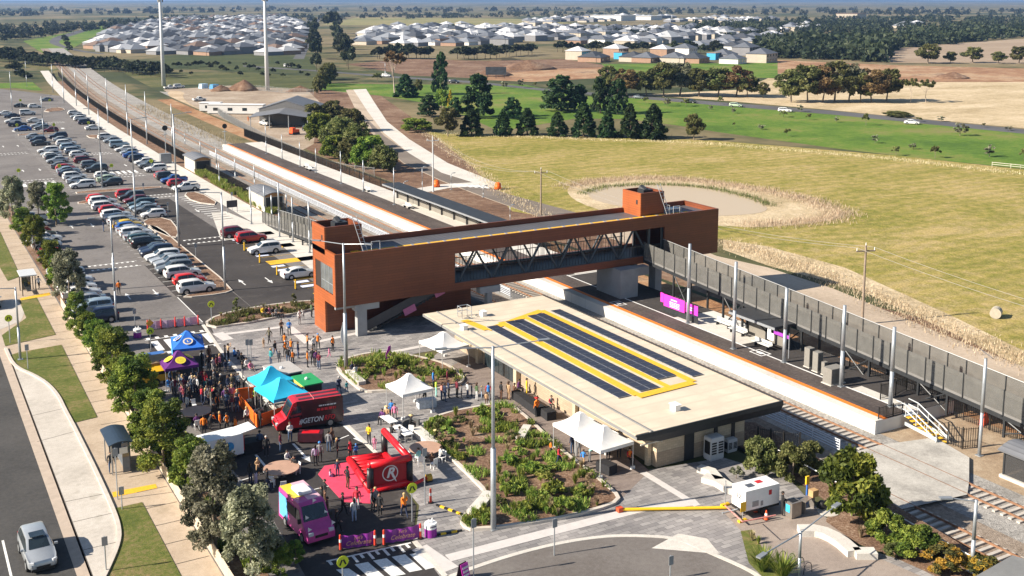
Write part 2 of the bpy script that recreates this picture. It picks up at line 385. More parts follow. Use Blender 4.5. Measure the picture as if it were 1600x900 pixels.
island('garden_island', [(46,300),(50.5,302),(50.5,306),(46,309)])
# hatched no parking area by the path
hb = B()
for k in range(13):
    y = 178+2.0*k; hb.face([(45.6,y,Z),(48.8,y,Z),(48.8,y+.35,Z),(45.6,y+.35,Z)])
struct(hb.build('hatched_markings', line_white))
# ---- plaza paving
def paver_mat():
    m, t, p = mk('grey_pavers'); co = coord(t)
    b = t.nodes.new('ShaderNodeTexBrick'); b.inputs['Scale'].default_value = 1.0
    b.inputs['Brick Width'].default_value = .8; b.inputs['Row Height'].default_value = .4; b.inputs['Mortar Size'].default_value = .012; b.inputs['Bias'].default_value = 0
    b.inputs['Color1'].default_value = (.2,.19,.19,1); b.inputs['Color2'].default_value = (.33,.315,.305,1); b.inputs['Mortar'].default_value = (.09,.085,.085,1)
    lk(t, co, b.inputs['Vector'])
    c = mixc(t, .35, b.outputs['Color'], ramp(t, nz(t, co, .25, 5), [(.35,(.2,.2,.2)),(.65,(.75,.72,.7))]), 'OVERLAY')
    lk(t, c, p.inputs['Base Color']); p.inputs['Roughness'].default_value = .8; bump(t, p, b.outputs['Fac'], -.2, .01); return m
pavers = paver_mat()
sheet('paving', px([(330,511),(490,484),(560,545),(560,575),(660,575),(735,500),(800,520),(1010,735),(1130,715),(1230,745),(1330,850),(1500,905),(1190,905),(1165,888),(1090,861),(1060,842),(1000,838),(940,838),(860,850),(770,875),(690,905),(648,846),(655,790),(596,716),(543,665),(440,640),(380,590),(345,548)]), pavers, lift=.008)
sheet('paving', px([(1150,775),(1230,790),(1300,812),(1345,860),(1450,905),(1250,905),(1200,880),(1158,830),(1130,800)]), G('warm_paving',[(.3,(.25,.205,.175)),(.5,(.29,.24,.205)),(.7,(.33,.275,.235))],s1=.3,s2=3,bmp=.15,bs=20,dist=.01,k=.3), lift=.014)
sheet('platform_paving', px([(735,556),(790,540),(1015,736),(960,790),(930,765),(870,700),(832,664),(800,638),(770,630),(700,575)]), G('brown_paving',[(.3,(.17,.135,.12)),(.5,(.215,.175,.155)),(.7,(.255,.21,.185))],s1=.3,s2=3,bmp=.15,bs=20,dist=.01,k=.3,stretch=(1,6,1)), lift=.012)
def band(b, p, q, w, z=.018):
    a, c = T(*p, z), T(*q, z); b.box((a+c)/2+Vector((0,0,0)), ((a-c).length, w, .006), atan2(c.y-a.y,c.x-a.x))
pb = B()
for p,q,w in (((352,522),(440,511),.7),((452,511),(482,536),.9),((482,537),(560,520),.7),((700,872),(1000,795),.95),((1000,795),(1090,784),.95),((1005,738),(1090,790),.6),((655,855),(705,890),1.2),((340,520),(357,531),1.2),((560,560),(690,535),.7)):
    band(pb,p,q,w,.02+.001*len(pb.f)/6)
struct(pb.build('paving_bands', band_c))
kb = B()
for pts in (px([(317,507),(345,548),(380,590),(430,640)]), px([(543,665),(596,716),(612,735)]), smooth(px([(648,846),(700,905)]),0,False), smooth(px([(690,906),(770,876),(860,851),(940,838),(1000,837),(1060,841),(1100,860),(1170,890),(1195,908)]),2,False)):
    kb.strip(pts, .35, -.01, .035)
struct(kb.build('flush_kerb', white_c))
sheet('pram_ramp', px([(1018,857),(1060,834),(1105,842),(1125,866)]), white_c, lift=.022)
sheet('driveway', px([(690,905),(770,877),(860,852),(940,839),(1000,838),(1060,842),(1100,862),(1170,892),(1195,908),(1000,960),(720,960)]), G('driveway_asphalt',[(.3,(.13,.115,.105)),(.5,(.16,.145,.135)),(.7,(.19,.175,.16))],s1=.12,s2=3,bmp=.2,bs=30,dist=.01,k=.3), lift=.012)
zb = B(); Z = .022
for q in ([(525,890),(545,888),(580,912),(556,915)],[(554,882),(575,878),(606,905),(585,910)],[(583,876),(604,872),(634,897),(612,901)],[(612,870),(633,866),(660,890),(640,894)],[(640,866),(660,862),(685,885),(665,890)],):
    zb.face([tuple(T(u,v,Z)) for u,v in q][::-1])
a, b_ = T(510,877,Z), T(642,848,Z); zb.box((a+b_)/2, ((a-b_).length,.16,.004), atan2(b_.y-a.y,b_.x-a.x))
for i in range(11):
    f = (i+.3)/11; p = a.lerp(b_, f); l = .9 if i%2 else .5; zb.box((p.x, p.y-l/2-.1, Z), (.2,l,.004))
struct(zb.build('zebra_crossing', line_white))
# road bump at the far end of the event street
Z = .016; zb = B()
for i in range(5):
    x = 22.6+i*1.35; rect(x,x+.75,113.0,116.6,zb)
rect(22.2,29,117.2,117.35,zb); rect(22.2,29,112.2,112.35,zb)
for i in range(7): rect(22.4+i*.95,22.8+i*.95,117.35,118,zb); rect(22.4+i*.95,22.8+i*.95,111.6,112.2,zb)
struct(zb.build('zebra_crossing', line_white))
Z = .016; zb = B()
for p,q,w in (((520,690),(545,680),.12),((455,690),(480,715),.0),((410,738),(440,732),.12),((372,752),(395,745),.12),((476,768),(520,758),.1)):
    if w: band(zb,p,q,w,.016)
for u,v,d in ((468,704,-1),(409,722,-1),(548,675,1)):
    p = T(u,v); Z=.016; zb.face([(p.x-.1,p.y-1.6,Z),(p.x+.1,p.y-1.6,Z),(p.x+.1,p.y+1.6,Z),(p.x-.1,p.y+1.6,Z)]); zb.face([(p.x-.35,p.y-1.4,Z+.001),(p.x,p.y-2.6,Z+.001),(p.x+.35,p.y-1.4,Z+.001)])
struct(zb.build('road_markings', line_white))
# ---- planters in the plaza
bedA = island('garden_bed', px([(521,573),(545,560),(590,551),(640,556),(695,569),(722,588),(724,597),(708,606),(660,611),(600,612),(570,614),(555,604)]), .3, .2, sm=2)
bedB = island('garden_bed', px([(655,668),(690,648),(770,633),(797,633),(830,660),(870,700),(960,770),(968,785),(930,799),(860,815),(740,831),(722,822),(724,808),(765,776),(735,745),(700,712),(668,690)]), .3, .2, sm=1)
bedC = island('garden_bed', px([(318,508),(340,494),(400,481),(480,471),(495,474),(497,484),(345,514)]), .3, .2, sm=1)
sheet('garden_bed', px([(1085,660),(1160,700),(1215,730),(1300,790),(1290,815),(1340,850),(1385,866),(1450,895),(1480,910),(1600,910),(1560,885),(1400,790),(1230,690),(1180,660)]), mulch, lift=.02)
sheet('garden_bed', px([(1157,830),(1175,828),(1200,872),(1225,905),(1195,905),(1170,880)]), lawn, lift=.02)
# ---- railway
def strip_xy(name, x0, x1, y0, y1, mat, z, n=24):
    b = B(); ysl = [y0+(y1-y0)*i/n for i in range(n+1)]
    for a, c in zip(ysl, ysl[1:]):
        b.face([(x0+bend(a),a,z),(x1+bend(a),a,z),(x1+bend(c),c,z),(x0+bend(c),c,z)])
    return struct(b.build(name, mat))
strip_xy('ballast', 60.6, 66.0, 20, 900, gravel_b, ZT+.0)
strip_xy('ballast', 66.0, 72.6, 20, 900, gravel, ZT+.004)
strip_xy('ballast', 72.6, 77, 230, 900, gravel, ZT+.004)
def track(name, xc, y0, y1, label):
    b = B(); 
    y = y0
    while y < min(y1, 330):
        b.box((xc+bend(y), y, ZT+.06), (2.6,.26,.14), 0); y += .68
    o = b.build('sleepers', M('concrete_sleeper',(.46,.42,.37),.9,.15,2)); 
    r = thing(name, label, 'railway track', (0,0,0)); o.parent = r
    for s in (-.86,.86):
        rb = B(); ysl = [y0+(min(y1,700)-y0)*i/40 for i in range(41)]
        rg = [[(xc+s+bend(q)-.05,q,ZT+.13),(xc+s+bend(q)+.05,q,ZT+.13),(xc+s+bend(q)+.04,q,ZT+.28),(xc+s+bend(q)-.04,q,ZT+.28)] for q in ysl]
        rb.rings(rg).build('rail', M('rusty_rail',(.22,.115,.065),.7,.25,2), r)
    return r
track('railway_track', 62.8, 25, 900, 'railway track nearest the station building, brown sleepers and rusty rails')
track('railway_track', 69.6, 25, 900, 'railway track beside the white platform wall, rusty rails on grey ballast')
# level crossing slab at the platform end
sheet('track_crossing', [(60.7,51.6),(68.6,50.6),(70.6,52),(74.5,55),(75.5,59.2),(70.2,60.4),(60.7,60.6)], G('crossing_concrete',[(.3,(.3,.285,.26)),(.5,(.4,.38,.345)),(.7,(.48,.46,.42))],s1=.3,s2=3,bmp=.2,bs=20,dist=.01,k=.3), z=ZT, lift=.27)
# ---- beyond the railway (level ZR)
strip_xy('rail_verge', 82.6, 88, 20, 420, dirt_o, ZT-.0); strip_xy('rail_verge', 72.6, 82.6, 20, 63, G('pale_dirt',[(.3,(.25,.18,.12)),(.5,(.33,.25,.17)),(.7,(.4,.32,.23))],s1=.15,s2=1.5,bmp=.6,bs=5,dist=.05,k=.35), ZT+.008)
sheet('paving', [(40,99),(58,99),(58,117),(44,117),(40,112)], pavers, lift=.004)
def far_sheet(name, pts, mat, lift=.0, sm=0, z=ZR):
    P = px(pts, z)
    if sm: P = smooth(P, sm)
    return sheet(name, P, mat, z=z, lift=lift)
sheet('dirt_verge', [(86.5,30),(112,30),(104,110),(101,150),(118,225),(150,330),(176,420),(176,470),(110,470),(100,330),(92,260),(90.6,150)], dirt, z=ZR, lift=-.012)
far_sheet('paddock', [(650,200),(690,209),(900,213),(1110,219),(1400,243),(1620,267),(1900,325),(2100,370),(2100,820),(1600,566),(1480,512),(1300,432),(1130,374),(860,340),(800,330),(740,262),(680,214)], paddock, -.004)
far_sheet('dry_verge', smooth_pts if False else [(1130,374),(1200,385),(1320,418),(1480,490),(1620,558),(1900,705),(1860,725),(1600,575),(1480,516),(1340,452),(1200,415),(1130,390)], dry, .0)
far_sheet('service_road', [(540,140),(556,140),(600,205),(660,258),(720,284),(800,313),(900,336),(1000,352),(1120,400),(1200,418),(1300,450),(1480,525),(1620,582),(1620,640),(1500,575),(1320,500),(1180,445),(1080,410),(860,345),(760,310),(690,283),(630,255),(595,225),(565,190)], G('road_gravel',[(.3,(.33,.265,.2)),(.5,(.42,.34,.26)),(.7,(.5,.41,.32))],s1=.08,s2=2,bmp=.2,bs=10,dist=.02,k=.3,stretch=(2,.5,1)), .004)
far_sheet('service_road', [(566,178),(600,212),(640,240),(700,272),(800,305),(900,332),(1000,350),(860,345),(760,309),(690,282),(630,254),(595,222)], G('road_seal',[(.3,(.15,.125,.105)),(.5,(.185,.155,.13)),(.7,(.22,.185,.155))],s1=.08,s2=2,bmp=.2,bs=10,dist=.02,k=.3), .008)
far_sheet('shared_path', [(552,140),(572,139),(585,160),(605,190),(640,218),(700,255),(760,279),(785,291),(778,296),(745,287),(690,270),(640,240),(600,208),(575,175)], white_c, .02)
far_sheet('shared_path', [(640,296),(690,288),(770,283),(780,288),(700,294),(655,303)], white_c, .016)
Z = ZR+.024; zb = B()
for i in range(6):
    a = [(706+i*9,287+i*.6),(711+i*9,286.7+i*.6),(722+i*9,291+i*.6),(716+i*9,291.4+i*.6)]
    zb.face([tuple(T(u,v,Z)) for u,v in a][::-1])
struct(zb.build('zebra_crossing', line_white))
far_sheet('pond_bank', [(880,292),(930,281),(1010,276),(1080,279),(1180,292),(1260,309),(1322,332),(1310,343),(1250,351),(1180,356),(1120,352),(1000,345),(900,318)], dry, .006, 2)
wm, wt, wp = mk('pond_water'); wp.inputs['Base Color'].default_value = (.5,.39,.26,1); wp.inputs['Roughness'].default_value = .3; wp.inputs['Specular IOR Level'].default_value = .25
bump(wt, wp, nz(wt, coord(wt), 1.2, 3), .08, .05)
far_sheet('pond_water', [(915,300),(945,292),(1010,289),(1070,291),(1120,297),(1170,310),(1200,322),(1196,332),(1150,337),(1080,338),(980,325),(925,313)], wm, .03, 2)
far_sheet('lush_field', [(820,132),(900,150),(985,152),(1130,165),(1280,177),(1450,194),(1640,212),(2100,260),(2100,385),(1640,268),(1400,243),(1300,231),(1120,206),(1060,196),(980,186),(900,185),(780,205),(690,165),(600,150),(500,140),(500,130),(640,132)], lush, -.006)
far_sheet('highway', [(380,104),(500,112),(600,120.5),(740,130),(860,143),(985,153),(1130,165.5),(1300,179),(1450,194),(1640,213),(2100,261),(2100,252),(1640,206),(1450,187.5),(1300,173),(1130,160),(985,149),(860,139.5),(740,127),(600,118),(500,110),(380,102)], G('highway_asphalt',[(.3,(.085,.085,.09)),(.7,(.13,.13,.135))],s1=.05,s2=1,bmp=0,k=.2), .01)
far_sheet('dry_field', [(1000,148),(1140,158),(1300,172),(1450,186.5),(1640,204),(2100,251),(2100,128),(1400,128),(1200,122),(1160,140),(1060,145)], dry, -.004)
far_sheet('green_strip', [(940,100),(1215,98),(1215,122),(960,118)], lush, -.002)
far_sheet('earthworks', [(640,92),(760,95),(880,92),(960,104),(940,120),(830,128),(740,122),(640,118),(540,100)], dirt, -.008)
far_sheet('earthworks', [(1180,92),(1400,102),(1640,108),(1640,132),(1400,130),(1300,120),(1215,115)], G('red_earth',[(.3,(.2,.1,.055)),(.5,(.3,.17,.095)),(.62,(.42,.29,.18)),(.75,(.2,.13,.09))],s1=.02,s2=.2,bmp=0,k=.3), -.006)
far_sheet('earthworks', [(770,116),(860,108),(940,105),(935,122),(830,128),(740,124)], MC['red_earth'], -.001)
far_sheet('dry_field', [(1375,78),(1460,70),(1640,58),(1640,100),(1390,98)], G('fallow_field',[(.3,(.27,.2,.14)),(.7,(.37,.29,.21))],s1=.02,s2=.2,bmp=0,k=.2,stretch=(.2,1,1)), -.004)
far_sheet('green_field', [(560,27),(800,29),(900,36),(800,41),(500,39)], G('pale_field',[(.3,(.16,.17,.06)),(.7,(.3,.25,.12))],s1=.006,s2=.05,bmp=0,k=.2), -.002)
far_sheet('left_paddock', [(0,86),(150,104),(250,113),(380,113),(480,119),(500,124),(500,140),(380,137),(300,132),(230,137),(150,122),(60,108),(0,96)], G('dull_grass',[(.3,(.06,.07,.022)),(.5,(.095,.1,.035)),(.7,(.17,.14,.065))],s1=.03,s2=.3,bmp=.4,bs=2,k=.3,stretch=(.3,1,1)), -.008)
far_sheet('left_paddock', [(255,86),(480,88),(500,112),(380,112),(255,106)], G('dark_grass',[(.3,(.035,.05,.016)),(.7,(.075,.085,.03))],s1=.03,s2=.3,bmp=.4,bs=2,k=.3), -.01)
far_sheet('left_paddock', [(36,64),(90,54),(160,40),(175,48),(130,66),(105,80),(75,88)], lush, -.008)
far_sheet('curved_road', [(160,85),(120,80),(92,73),(74,66),(84,58),(110,51),(140,42),(150,43),(122,53),(99,60),(90,66),(104,73),(128,79),(165,84)], MC['highway_asphalt'], .0, 1)
far_sheet('suburb_road', [(458,92),(475,92),(500,30),(478,28),(482,50)], MC['highway_asphalt'], .004)
far_sheet('site_dirt', [(255,140),(360,134),(480,140),(500,160),(490,225),(470,236),(400,220),(330,186),(285,160)], G('yard_dirt',[(.3,(.25,.19,.14)),(.5,(.34,.27,.2)),(.7,(.43,.36,.29))],s1=.07,s2=.7,bmp=.5,bs=4,k=.4), -.004)
far_sheet('gravel_yard', [(180,138),(265,144),(275,160),(255,170),(200,152)], gravel, -.002)
far_sheet('crushed_rock_track', smooth(list([(258,141),(290,143),(284,152),(300,165),(360,195),(430,225),(520,265),(600,300),(640,318),(560,296),(470,258),(380,220),(300,184),(272,160)]),1), sand, .0)
# ================================================================== STRUCTURES
def rib_mat(name, col, pitch=.25, axis='X', var=.1, metal=.0, rough=.5, dk=.72):
    m, t, p = mk(name); co = coord(t)
    w = t.nodes.new('ShaderNodeTexWave'); w.wave_type='BANDS'; w.bands_direction=axis; w.inputs['Scale'].default_value = .314/pitch; lk(t, co, w.inputs['Vector'])
    c = ramp(t, nz(t, co, .5, 5), [(.3, vary(col,1-var)), (.7, vary(col,1+var))])
    c = mixc(t, math_node(t,'GREATER_THAN', w.outputs['Fac'], .9), c, vary(col,dk))
    lk(t, c, p.inputs['Base Color']); p.inputs['Roughness'].default_value = rough; p.inputs['Metallic'].default_value = metal
    bump(t, p, w.outputs['Fac'], .35 if dk<.9 else .08, .03); return m
roof_cream = rib_mat('cream_roof_sheet', (.62,.53,.41), 1.4, 'Y', .11, 0, .6, .93)
roof_grey = rib_mat('grey_roof_sheet', (.17,.175,.19), .5, 'X', .12)
deck_grey = rib_mat('bridge_roof_deck', (.1,.1,.11), .6, 'X', .15)
def block_mat(name, c1, c2, bw=.4, bh=.2, v2=.86, mo=.6, ms=.008, ro=.85):
    m, t, p = mk(name); co = coord(t); mp = t.nodes.new('ShaderNodeMapping'); mp.inputs['Rotation'].default_value=(pi/2,0,0)
    s = t.nodes.new('ShaderNodeSeparateXYZ'); lk(t, co, s.inputs[0]); cb = t.nodes.new('ShaderNodeCombineXYZ')
    lk(t, math_node(t,'ADD', s.outputs[0], s.outputs[1]), cb.inputs[0]); lk(t, s.outputs[2], cb.inputs[1])
    b = t.nodes.new('ShaderNodeTexBrick'); b.inputs['Scale'].default_value = 1; b.inputs['Brick Width'].default_value=bw; b.inputs['Row Height'].default_value=bh; b.inputs['Mortar Size'].default_value=ms
    b.inputs['Color1'].default_value=(*c1,1); b.inputs['Color2'].default_value=(*vary(c1,v2),1); b.inputs['Mortar'].default_value=(*vary(c1,mo),1)
    lk(t, cb.outputs[0], b.inputs['Vector'])
    lk(t, mixc(t, .3, b.outputs['Color'], ramp(t, nz(t, co, .22, 5, .6, (1,1,.5)), [(.35,(.3,.3,.3)),(.65,(.7,.7,.7))]), 'OVERLAY'), p.inputs['Base Color']); p.inputs['Roughness'].default_value=ro; bump(t, p, b.outputs['Fac'], -.3, .015); return m
clad_shade = block_mat('rust_cladding_shaded', (.2,.055,.021), None, 3.6, .3, .84, .4, .012, .45); clad_sun = block_mat('rust_cladding_sunlit', (.37,.098,.027), None, 3.6, .3, .86, .4, .012, .45)  # one cladding: shade on the front and sun on the left put into the colour
cream_block = block_mat('cream_blockwork', (.55,.45,.32), None); tan_block = block_mat('tan_blockwork', (.4,.31,.22), None)
perf = M('perforated_screen', (.16,.157,.147), .55, .15, 1.2, .1)
def see_through(m, a):
    t = m.node_tree; p = t.nodes['Principled BSDF']; ck = t.nodes.new('ShaderNodeTexChecker'); ck.inputs['Scale'].default_value = 30; lk(t, coord(t), ck.inputs[0]); lk(t, math_node(t,'ADD',math_node(t,'MULTIPLY',ck.outputs['Fac'],.3),a-.15), p.inputs['Alpha'])
see_through(perf, .62); fascia_g = M('grey_fascia', (.2,.2,.2), .55, .08, 1)
def pv_mat():
    m, t, p = mk('solar_cells'); co = coord(t)
    b = t.nodes.new('ShaderNodeTexBrick'); b.offset=0; b.inputs['Scale'].default_value=1; b.inputs['Brick Width'].default_value=.17; b.inputs['Row Height'].default_value=.17; b.inputs['Mortar Size'].default_value=.006
    b.inputs['Color1'].default_value=(.022,.024,.04,1); b.inputs['Color2'].default_value=(.028,.03,.05,1); b.inputs['Mortar'].default_value=(.06,.065,.08,1); lk(t, co, b.inputs['Vector'])
    lk(t, b.outputs['Color'], p.inputs['Base Color']); p.inputs['Roughness'].default_value=.35; p.inputs['Specular IOR Level'].default_value=.5; return m
pv = pv_mat()
# ---- station building
st = thing('station_building', 'long low cream station building with flat cream roof and four rows of solar panels', 'building', (54,82,0))
def W_(b, name, mats, parent, **k): # world-coordinate mesh under a thing placed at its base
    o = b.build(name, mats, parent, **k); o.matrix_parent_inverse = Matrix.Translation(-parent.location); return o
RX0, RX1, RY0, RY1 = 46.9, 61.6, 63.0, 100.4
b = B(); top = [(RX0,RY0),(RX1,RY0),(RX1,RY1),(RX0,RY1)]; low = [(49.3,RY0+.25),(RX1-.1,RY0+.25),(RX1-.1,RY1-.2),(49.3,RY1-.2)]
zt, zf, zl = 3.62, 3.36, 2.72
v = [(x,y,zt) for x,y in top]+[(x,y,zf) for x,y in top]+[(x,y,zl) for x,y in low]
b.mat(0).mesh(v,[(0,1,2,3)]); b.mat(2).mesh(v,[(0,4,5,1),(1,5,6,2),(2,6,7,3)]); b.mat(1).mesh(v,[(3,7,4,0),(7,11,8,4)]); b.mat(2).mesh(v,[(4,8,9,5),(5,9,10,6),(6,10,11,7),(8,11,10,9)])
b.mat(1).box((48.45,81.7,3.68),(.14,37.0,.12)); b.mat(0).box((47.6,81.7,3.66),(1.2,36.8,.03))
b.mat(2).box((RX1-.1,81.7,3.68),(.12,37.4,.1)); b.box((54.2,RY0+.06,3.66),(14.7,.12,.1))
roof = W_(b, 'roof', [roof_cream, fascia_g, dark_steel], st)
b = B(); zz = 3.64
def quadT(b, pts, z): b.face([tuple(T(u,v_,z)) for u,v_ in pts])
yw = [(725,500,762,515,.9),(762,515,846,485,.9),(846,485,1083,596,.75),(783,503,996,617,.8),(816,493,1048,606,.6),(996,619,1083,597,.9)]
for i,(u0,v0,u1,v1,w) in enumerate(yw): band(b,(u0,v0),(u1,v1),w,zz+.03+.004*i)
W_(b, 'yellow_walkway', line_yel, roof)
for u,v_ in ((755,493),(725,515),(1055,640)):
    b = B(); p = T(u,v_,3.64); b.box(p+Vector((0,0,.22)),(.5,.7,.45)); b.box(p+Vector((0,0,.47)),(.65,.85,.06))
    W_(b, 'roof_vent', white, roof)
b = B(); p = T(722,498,3.64)
for dx,dy in ((0,0),(1.1,0),(0,1.0),(1.1,1.0)): b.tube(p+Vector((dx,dy,0)),p+Vector((dx,dy,1.1)),.04)
for z in (.55,1.1):
    b.path([p+Vector((0,0,z)),p+Vector((0,1,z)),p+Vector((1.1,1,z)),p+Vector((1.1,0,z))],.04)
W_(b, 'roof_guard_rail', steel, roof)
pm = B(); pm.mat(0).box((0,0,.05),(.9,1.54,.04)); pm.mat(1).box((0,0,.03),(.97,1.62,.04)); 
pmo = pm.build('solar_panel', [pv, M('panel_frame',(.34,.36,.4),.4,.1,2,.4)])
def rows(label, px4, ncol, first=[True]):
    a, b_, c, d = [T(u,v_,3.75) for u,v_ in px4]      # left-near .. along y
    x0, x1 = (a.x+d.x)/2, (b_.x+c.x)/2; y1, y0 = (a.y+b_.y)/2, (c.y+d.y)/2
    r = thing('solar_array', label, 'solar panels', (x0,y0,3.66), 0, 'rows of solar panels on the station roof')
    w = (x1-x0)/ncol; n = int((y1-y0)/1.02)
    sx = w/1.66*.985
    for i in range(n):
        for k in range(ncol):
            if first[0]: o = pmo; first[0] = False
            else: o = pmo.copy(); COL.objects.link(o)
            o.parent = r; o.location = (w*(k+.5), (y1-y0)*(i+.5)/n, .02); o.rotation_euler = (0,0,pi/2); o.scale = (1,sx,1)
rows('single row of dark solar panels nearest the plaza edge of the roof', ((761,511),(776,506.5),(984,616),(967.5,622)), 1)
rows('double row of solar panels second from the plaza edge of the roof', ((790,503.5),(814,496.7),(1030,603.8),(1002.5,611)), 2)
rows('double row of solar panels third from the plaza edge of the roof', ((823.8,493.8),(848.5,487.8),(1055,585),(1030,593)), 2)
rows('single row of dark solar panels nearest the railway platform', ((861,485.5),(874,481.8),(1098.8,584),(1082.5,588)), 1)
b = B()
b.mat(0).bx(49.9,58.8,64.45,99,1.2,2.95); b.mat(1).bx(49.88,58.82,64.43,99.02,0,1.2)
wall = W_(b, 'wall', [cream_block, tan_block], st)
for i in range(9):
    b = B(); y = 66.2+i*2.0; b.mat(0).bx(49.8,49.9,y,y+1.5,1.75,2.55); b.mat(1).bx(49.77,49.83,y+.06,y+1.44,1.8,2.5)
    if i in (3,4,5): b.m = [0]*6+[2]*6
    W_(b, 'window', [dark_steel, glassm, M('frosted_glass',(.45,.62,.6),.3,.05)], st)
for y0,y1 in ((86.4,88.2),(88.4,90.2),(90.4,92.2)):
    b = B(); b.mat(0).bx(49.78,49.9,y0,y1,.02,2.7); b.mat(1).bx(49.75,49.8,y0+.08,y0+.85,.1,2.6); b.bx(49.75,49.8,y0+.95,y1-.08,.1,2.6); W_(b, 'glazed_door', [dark_steel, glassm], st)
for x,y,wx,wy in ((49.65,85.6,.5,.55),(49.65,93.2,.5,.55),(49.65,75.6,.3,.4),(49.65,65.2,.35,.4)):
    b = B(); b.bx(x-wx/2,x+wx/2,y-wy/2,y+wy/2,0,2.9); W_(b, 'column', cream_block, st)
for x0,x1,z0 in ((52.6,53.5,0),(55.6,55.9,.0),(57.4,57.7,.0)):
    b = B(); b.bx(x0,x1,64.33,64.46,z0,2.9); W_(b, 'downpipe_panel', dark_steel, st)
b = B(); b.bx(50.1,50.2,64.1,64.45,2.2,2.26); b.bx(48.2,50.2,64.2,64.3,2.2,2.3); W_(b,'handrail',offwhite,st)
# air conditioners at the end wall
def aircon(loc, w, d, h, label, fanm=black):
    r = thing('air_conditioner', label, 'air conditioner', loc)
    b = B(); b.box((0,0,h/2+.1),(w,d,h)); b.box((0,0,.05),(w*.95,d*.9,.1)); b.box((0,0,h+.12),(w*.92,d*.92,.05)); o = b.build('casing', M('aircon_casing',(.55,.56,.57),.5,.06), r)
    b = B()
    for s in (-1,1):
        for i in range(5): b.box((s*w*.26, -d/2-.01, h*.35+i*h*.12),(w*.36,.03,h*.07))
    b.box((-w/2-.01,0,h*.6),(.03,d*.7,h*.6)); b.build('grille', fanm, r)
aircon((54.9,63.6,0), 1.3,.9,1.75, 'tall grey air conditioner against the end wall of the station building')
aircon((57.0,64.0,0), .95,.5,.95, 'small dark air conditioner beside the tall grey one', dark_steel)
# ---- footbridge
BX0,BX1,BY0,BY1,BZ0,BZ1 = 39.9,92.0,107.0,113.9,3.6,9.35
fb = thing('footbridge', 'rust coloured enclosed footbridge crossing the railway with truss windows and lift towers', 'bridge', (66,110.4,0))
b = B()
O0,O1,OZ0,OZ1 = 54.0,83.4,4.45,7.85
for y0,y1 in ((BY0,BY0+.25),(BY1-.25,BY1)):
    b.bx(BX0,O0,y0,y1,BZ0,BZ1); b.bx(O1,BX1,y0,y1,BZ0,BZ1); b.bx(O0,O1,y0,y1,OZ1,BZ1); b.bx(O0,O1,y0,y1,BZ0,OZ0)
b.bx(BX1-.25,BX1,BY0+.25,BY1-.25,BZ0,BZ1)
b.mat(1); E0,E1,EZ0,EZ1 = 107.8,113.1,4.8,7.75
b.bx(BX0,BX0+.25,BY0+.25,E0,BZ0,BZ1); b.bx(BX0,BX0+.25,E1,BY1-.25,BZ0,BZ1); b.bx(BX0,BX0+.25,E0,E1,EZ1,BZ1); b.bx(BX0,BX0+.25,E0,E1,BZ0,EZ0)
W_(b,'cladding',[clad_shade,clad_sun],fb)
b = B(); b.bx(BX0+.25,BX1-.25,BY0+.25,BY1-.25,BZ0+.05,BZ0+.4); W_(b,'floor_slab',dark_steel,fb)
b = B(); b.mat(0).bx(BX0+.3,BX1-.3,BY0+.3,BY1-.3,8.55,8.75); b.mat(1); 
b.box((66,109.3,8.81),(46,1.05,.05)); b.box((43.2,110.6,8.82),(.9,2.4,.05)); b.box((84.5,109.9,8.82),(1.6,.8,.05)); b.mat(2)
b.path([(43.8,107.7,8.85),(60,109.0,8.85)],.03)
for i in range(24): b.box((44+i*2,109.3,8.86),(.25,.9,.04))
roofb = W_(b,'roof',[deck_grey,line_yel,steel],fb)
b = B(); b.box((86.6,109.6,9.5),(1.9,1.2,.06)); 
for dx in (-.9,.9):
    for dy in (-.55,.55): b.tube((86.6+dx,109.6+dy,8.75),(86.6+dx,109.6+dy,9.5 if dx>0 else 10.0),.04)
b.path([(85.7,109.05,10.0),(85.7,110.15,10.0)],.04); W_(b,'roof_platform',steel,roofb)
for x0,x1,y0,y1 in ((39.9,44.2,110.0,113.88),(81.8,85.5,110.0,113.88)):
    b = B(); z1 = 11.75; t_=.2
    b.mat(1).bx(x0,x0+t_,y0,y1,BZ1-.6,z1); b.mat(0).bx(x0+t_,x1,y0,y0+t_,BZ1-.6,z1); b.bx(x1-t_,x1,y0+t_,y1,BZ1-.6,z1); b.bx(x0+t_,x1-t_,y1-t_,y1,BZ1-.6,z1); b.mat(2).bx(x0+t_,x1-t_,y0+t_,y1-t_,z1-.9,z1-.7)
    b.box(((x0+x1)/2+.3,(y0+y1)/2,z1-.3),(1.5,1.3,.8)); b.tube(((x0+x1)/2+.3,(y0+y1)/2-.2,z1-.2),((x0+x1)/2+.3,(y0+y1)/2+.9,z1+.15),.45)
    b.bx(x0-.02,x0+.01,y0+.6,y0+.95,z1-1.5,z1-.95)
    lt = W_(b,'lift_tower',[clad_shade,clad_sun,dark_steel],fb)
    b = B(); xl = x1-1.3
    for s in (0,.5): b.tube((xl+s+1.0,y0-1.1,8.8),(xl+s+.2,y0+.1,z1+1.0),.035)
    for i in range(9): f=(i+.5)/9; b.tube((xl+1-.8*f,y0-1.1+1.2*f,8.8+(z1-7.8)*f),(xl+1.5-.8*f,y0-1.1+1.2*f,8.8+(z1-7.8)*f),.025)
    b.path([(xl+1.9,y0-1.2,8.8),(xl+1.9,y0-1.2,9.9),(xl+2.9,y0-1.2,9.9),(xl+2.9,y0-1.2,8.8)],.035)
    W_(b,'ladder',M('aluminium',(.6,.61,.62),.4,.06,3,.4),lt)
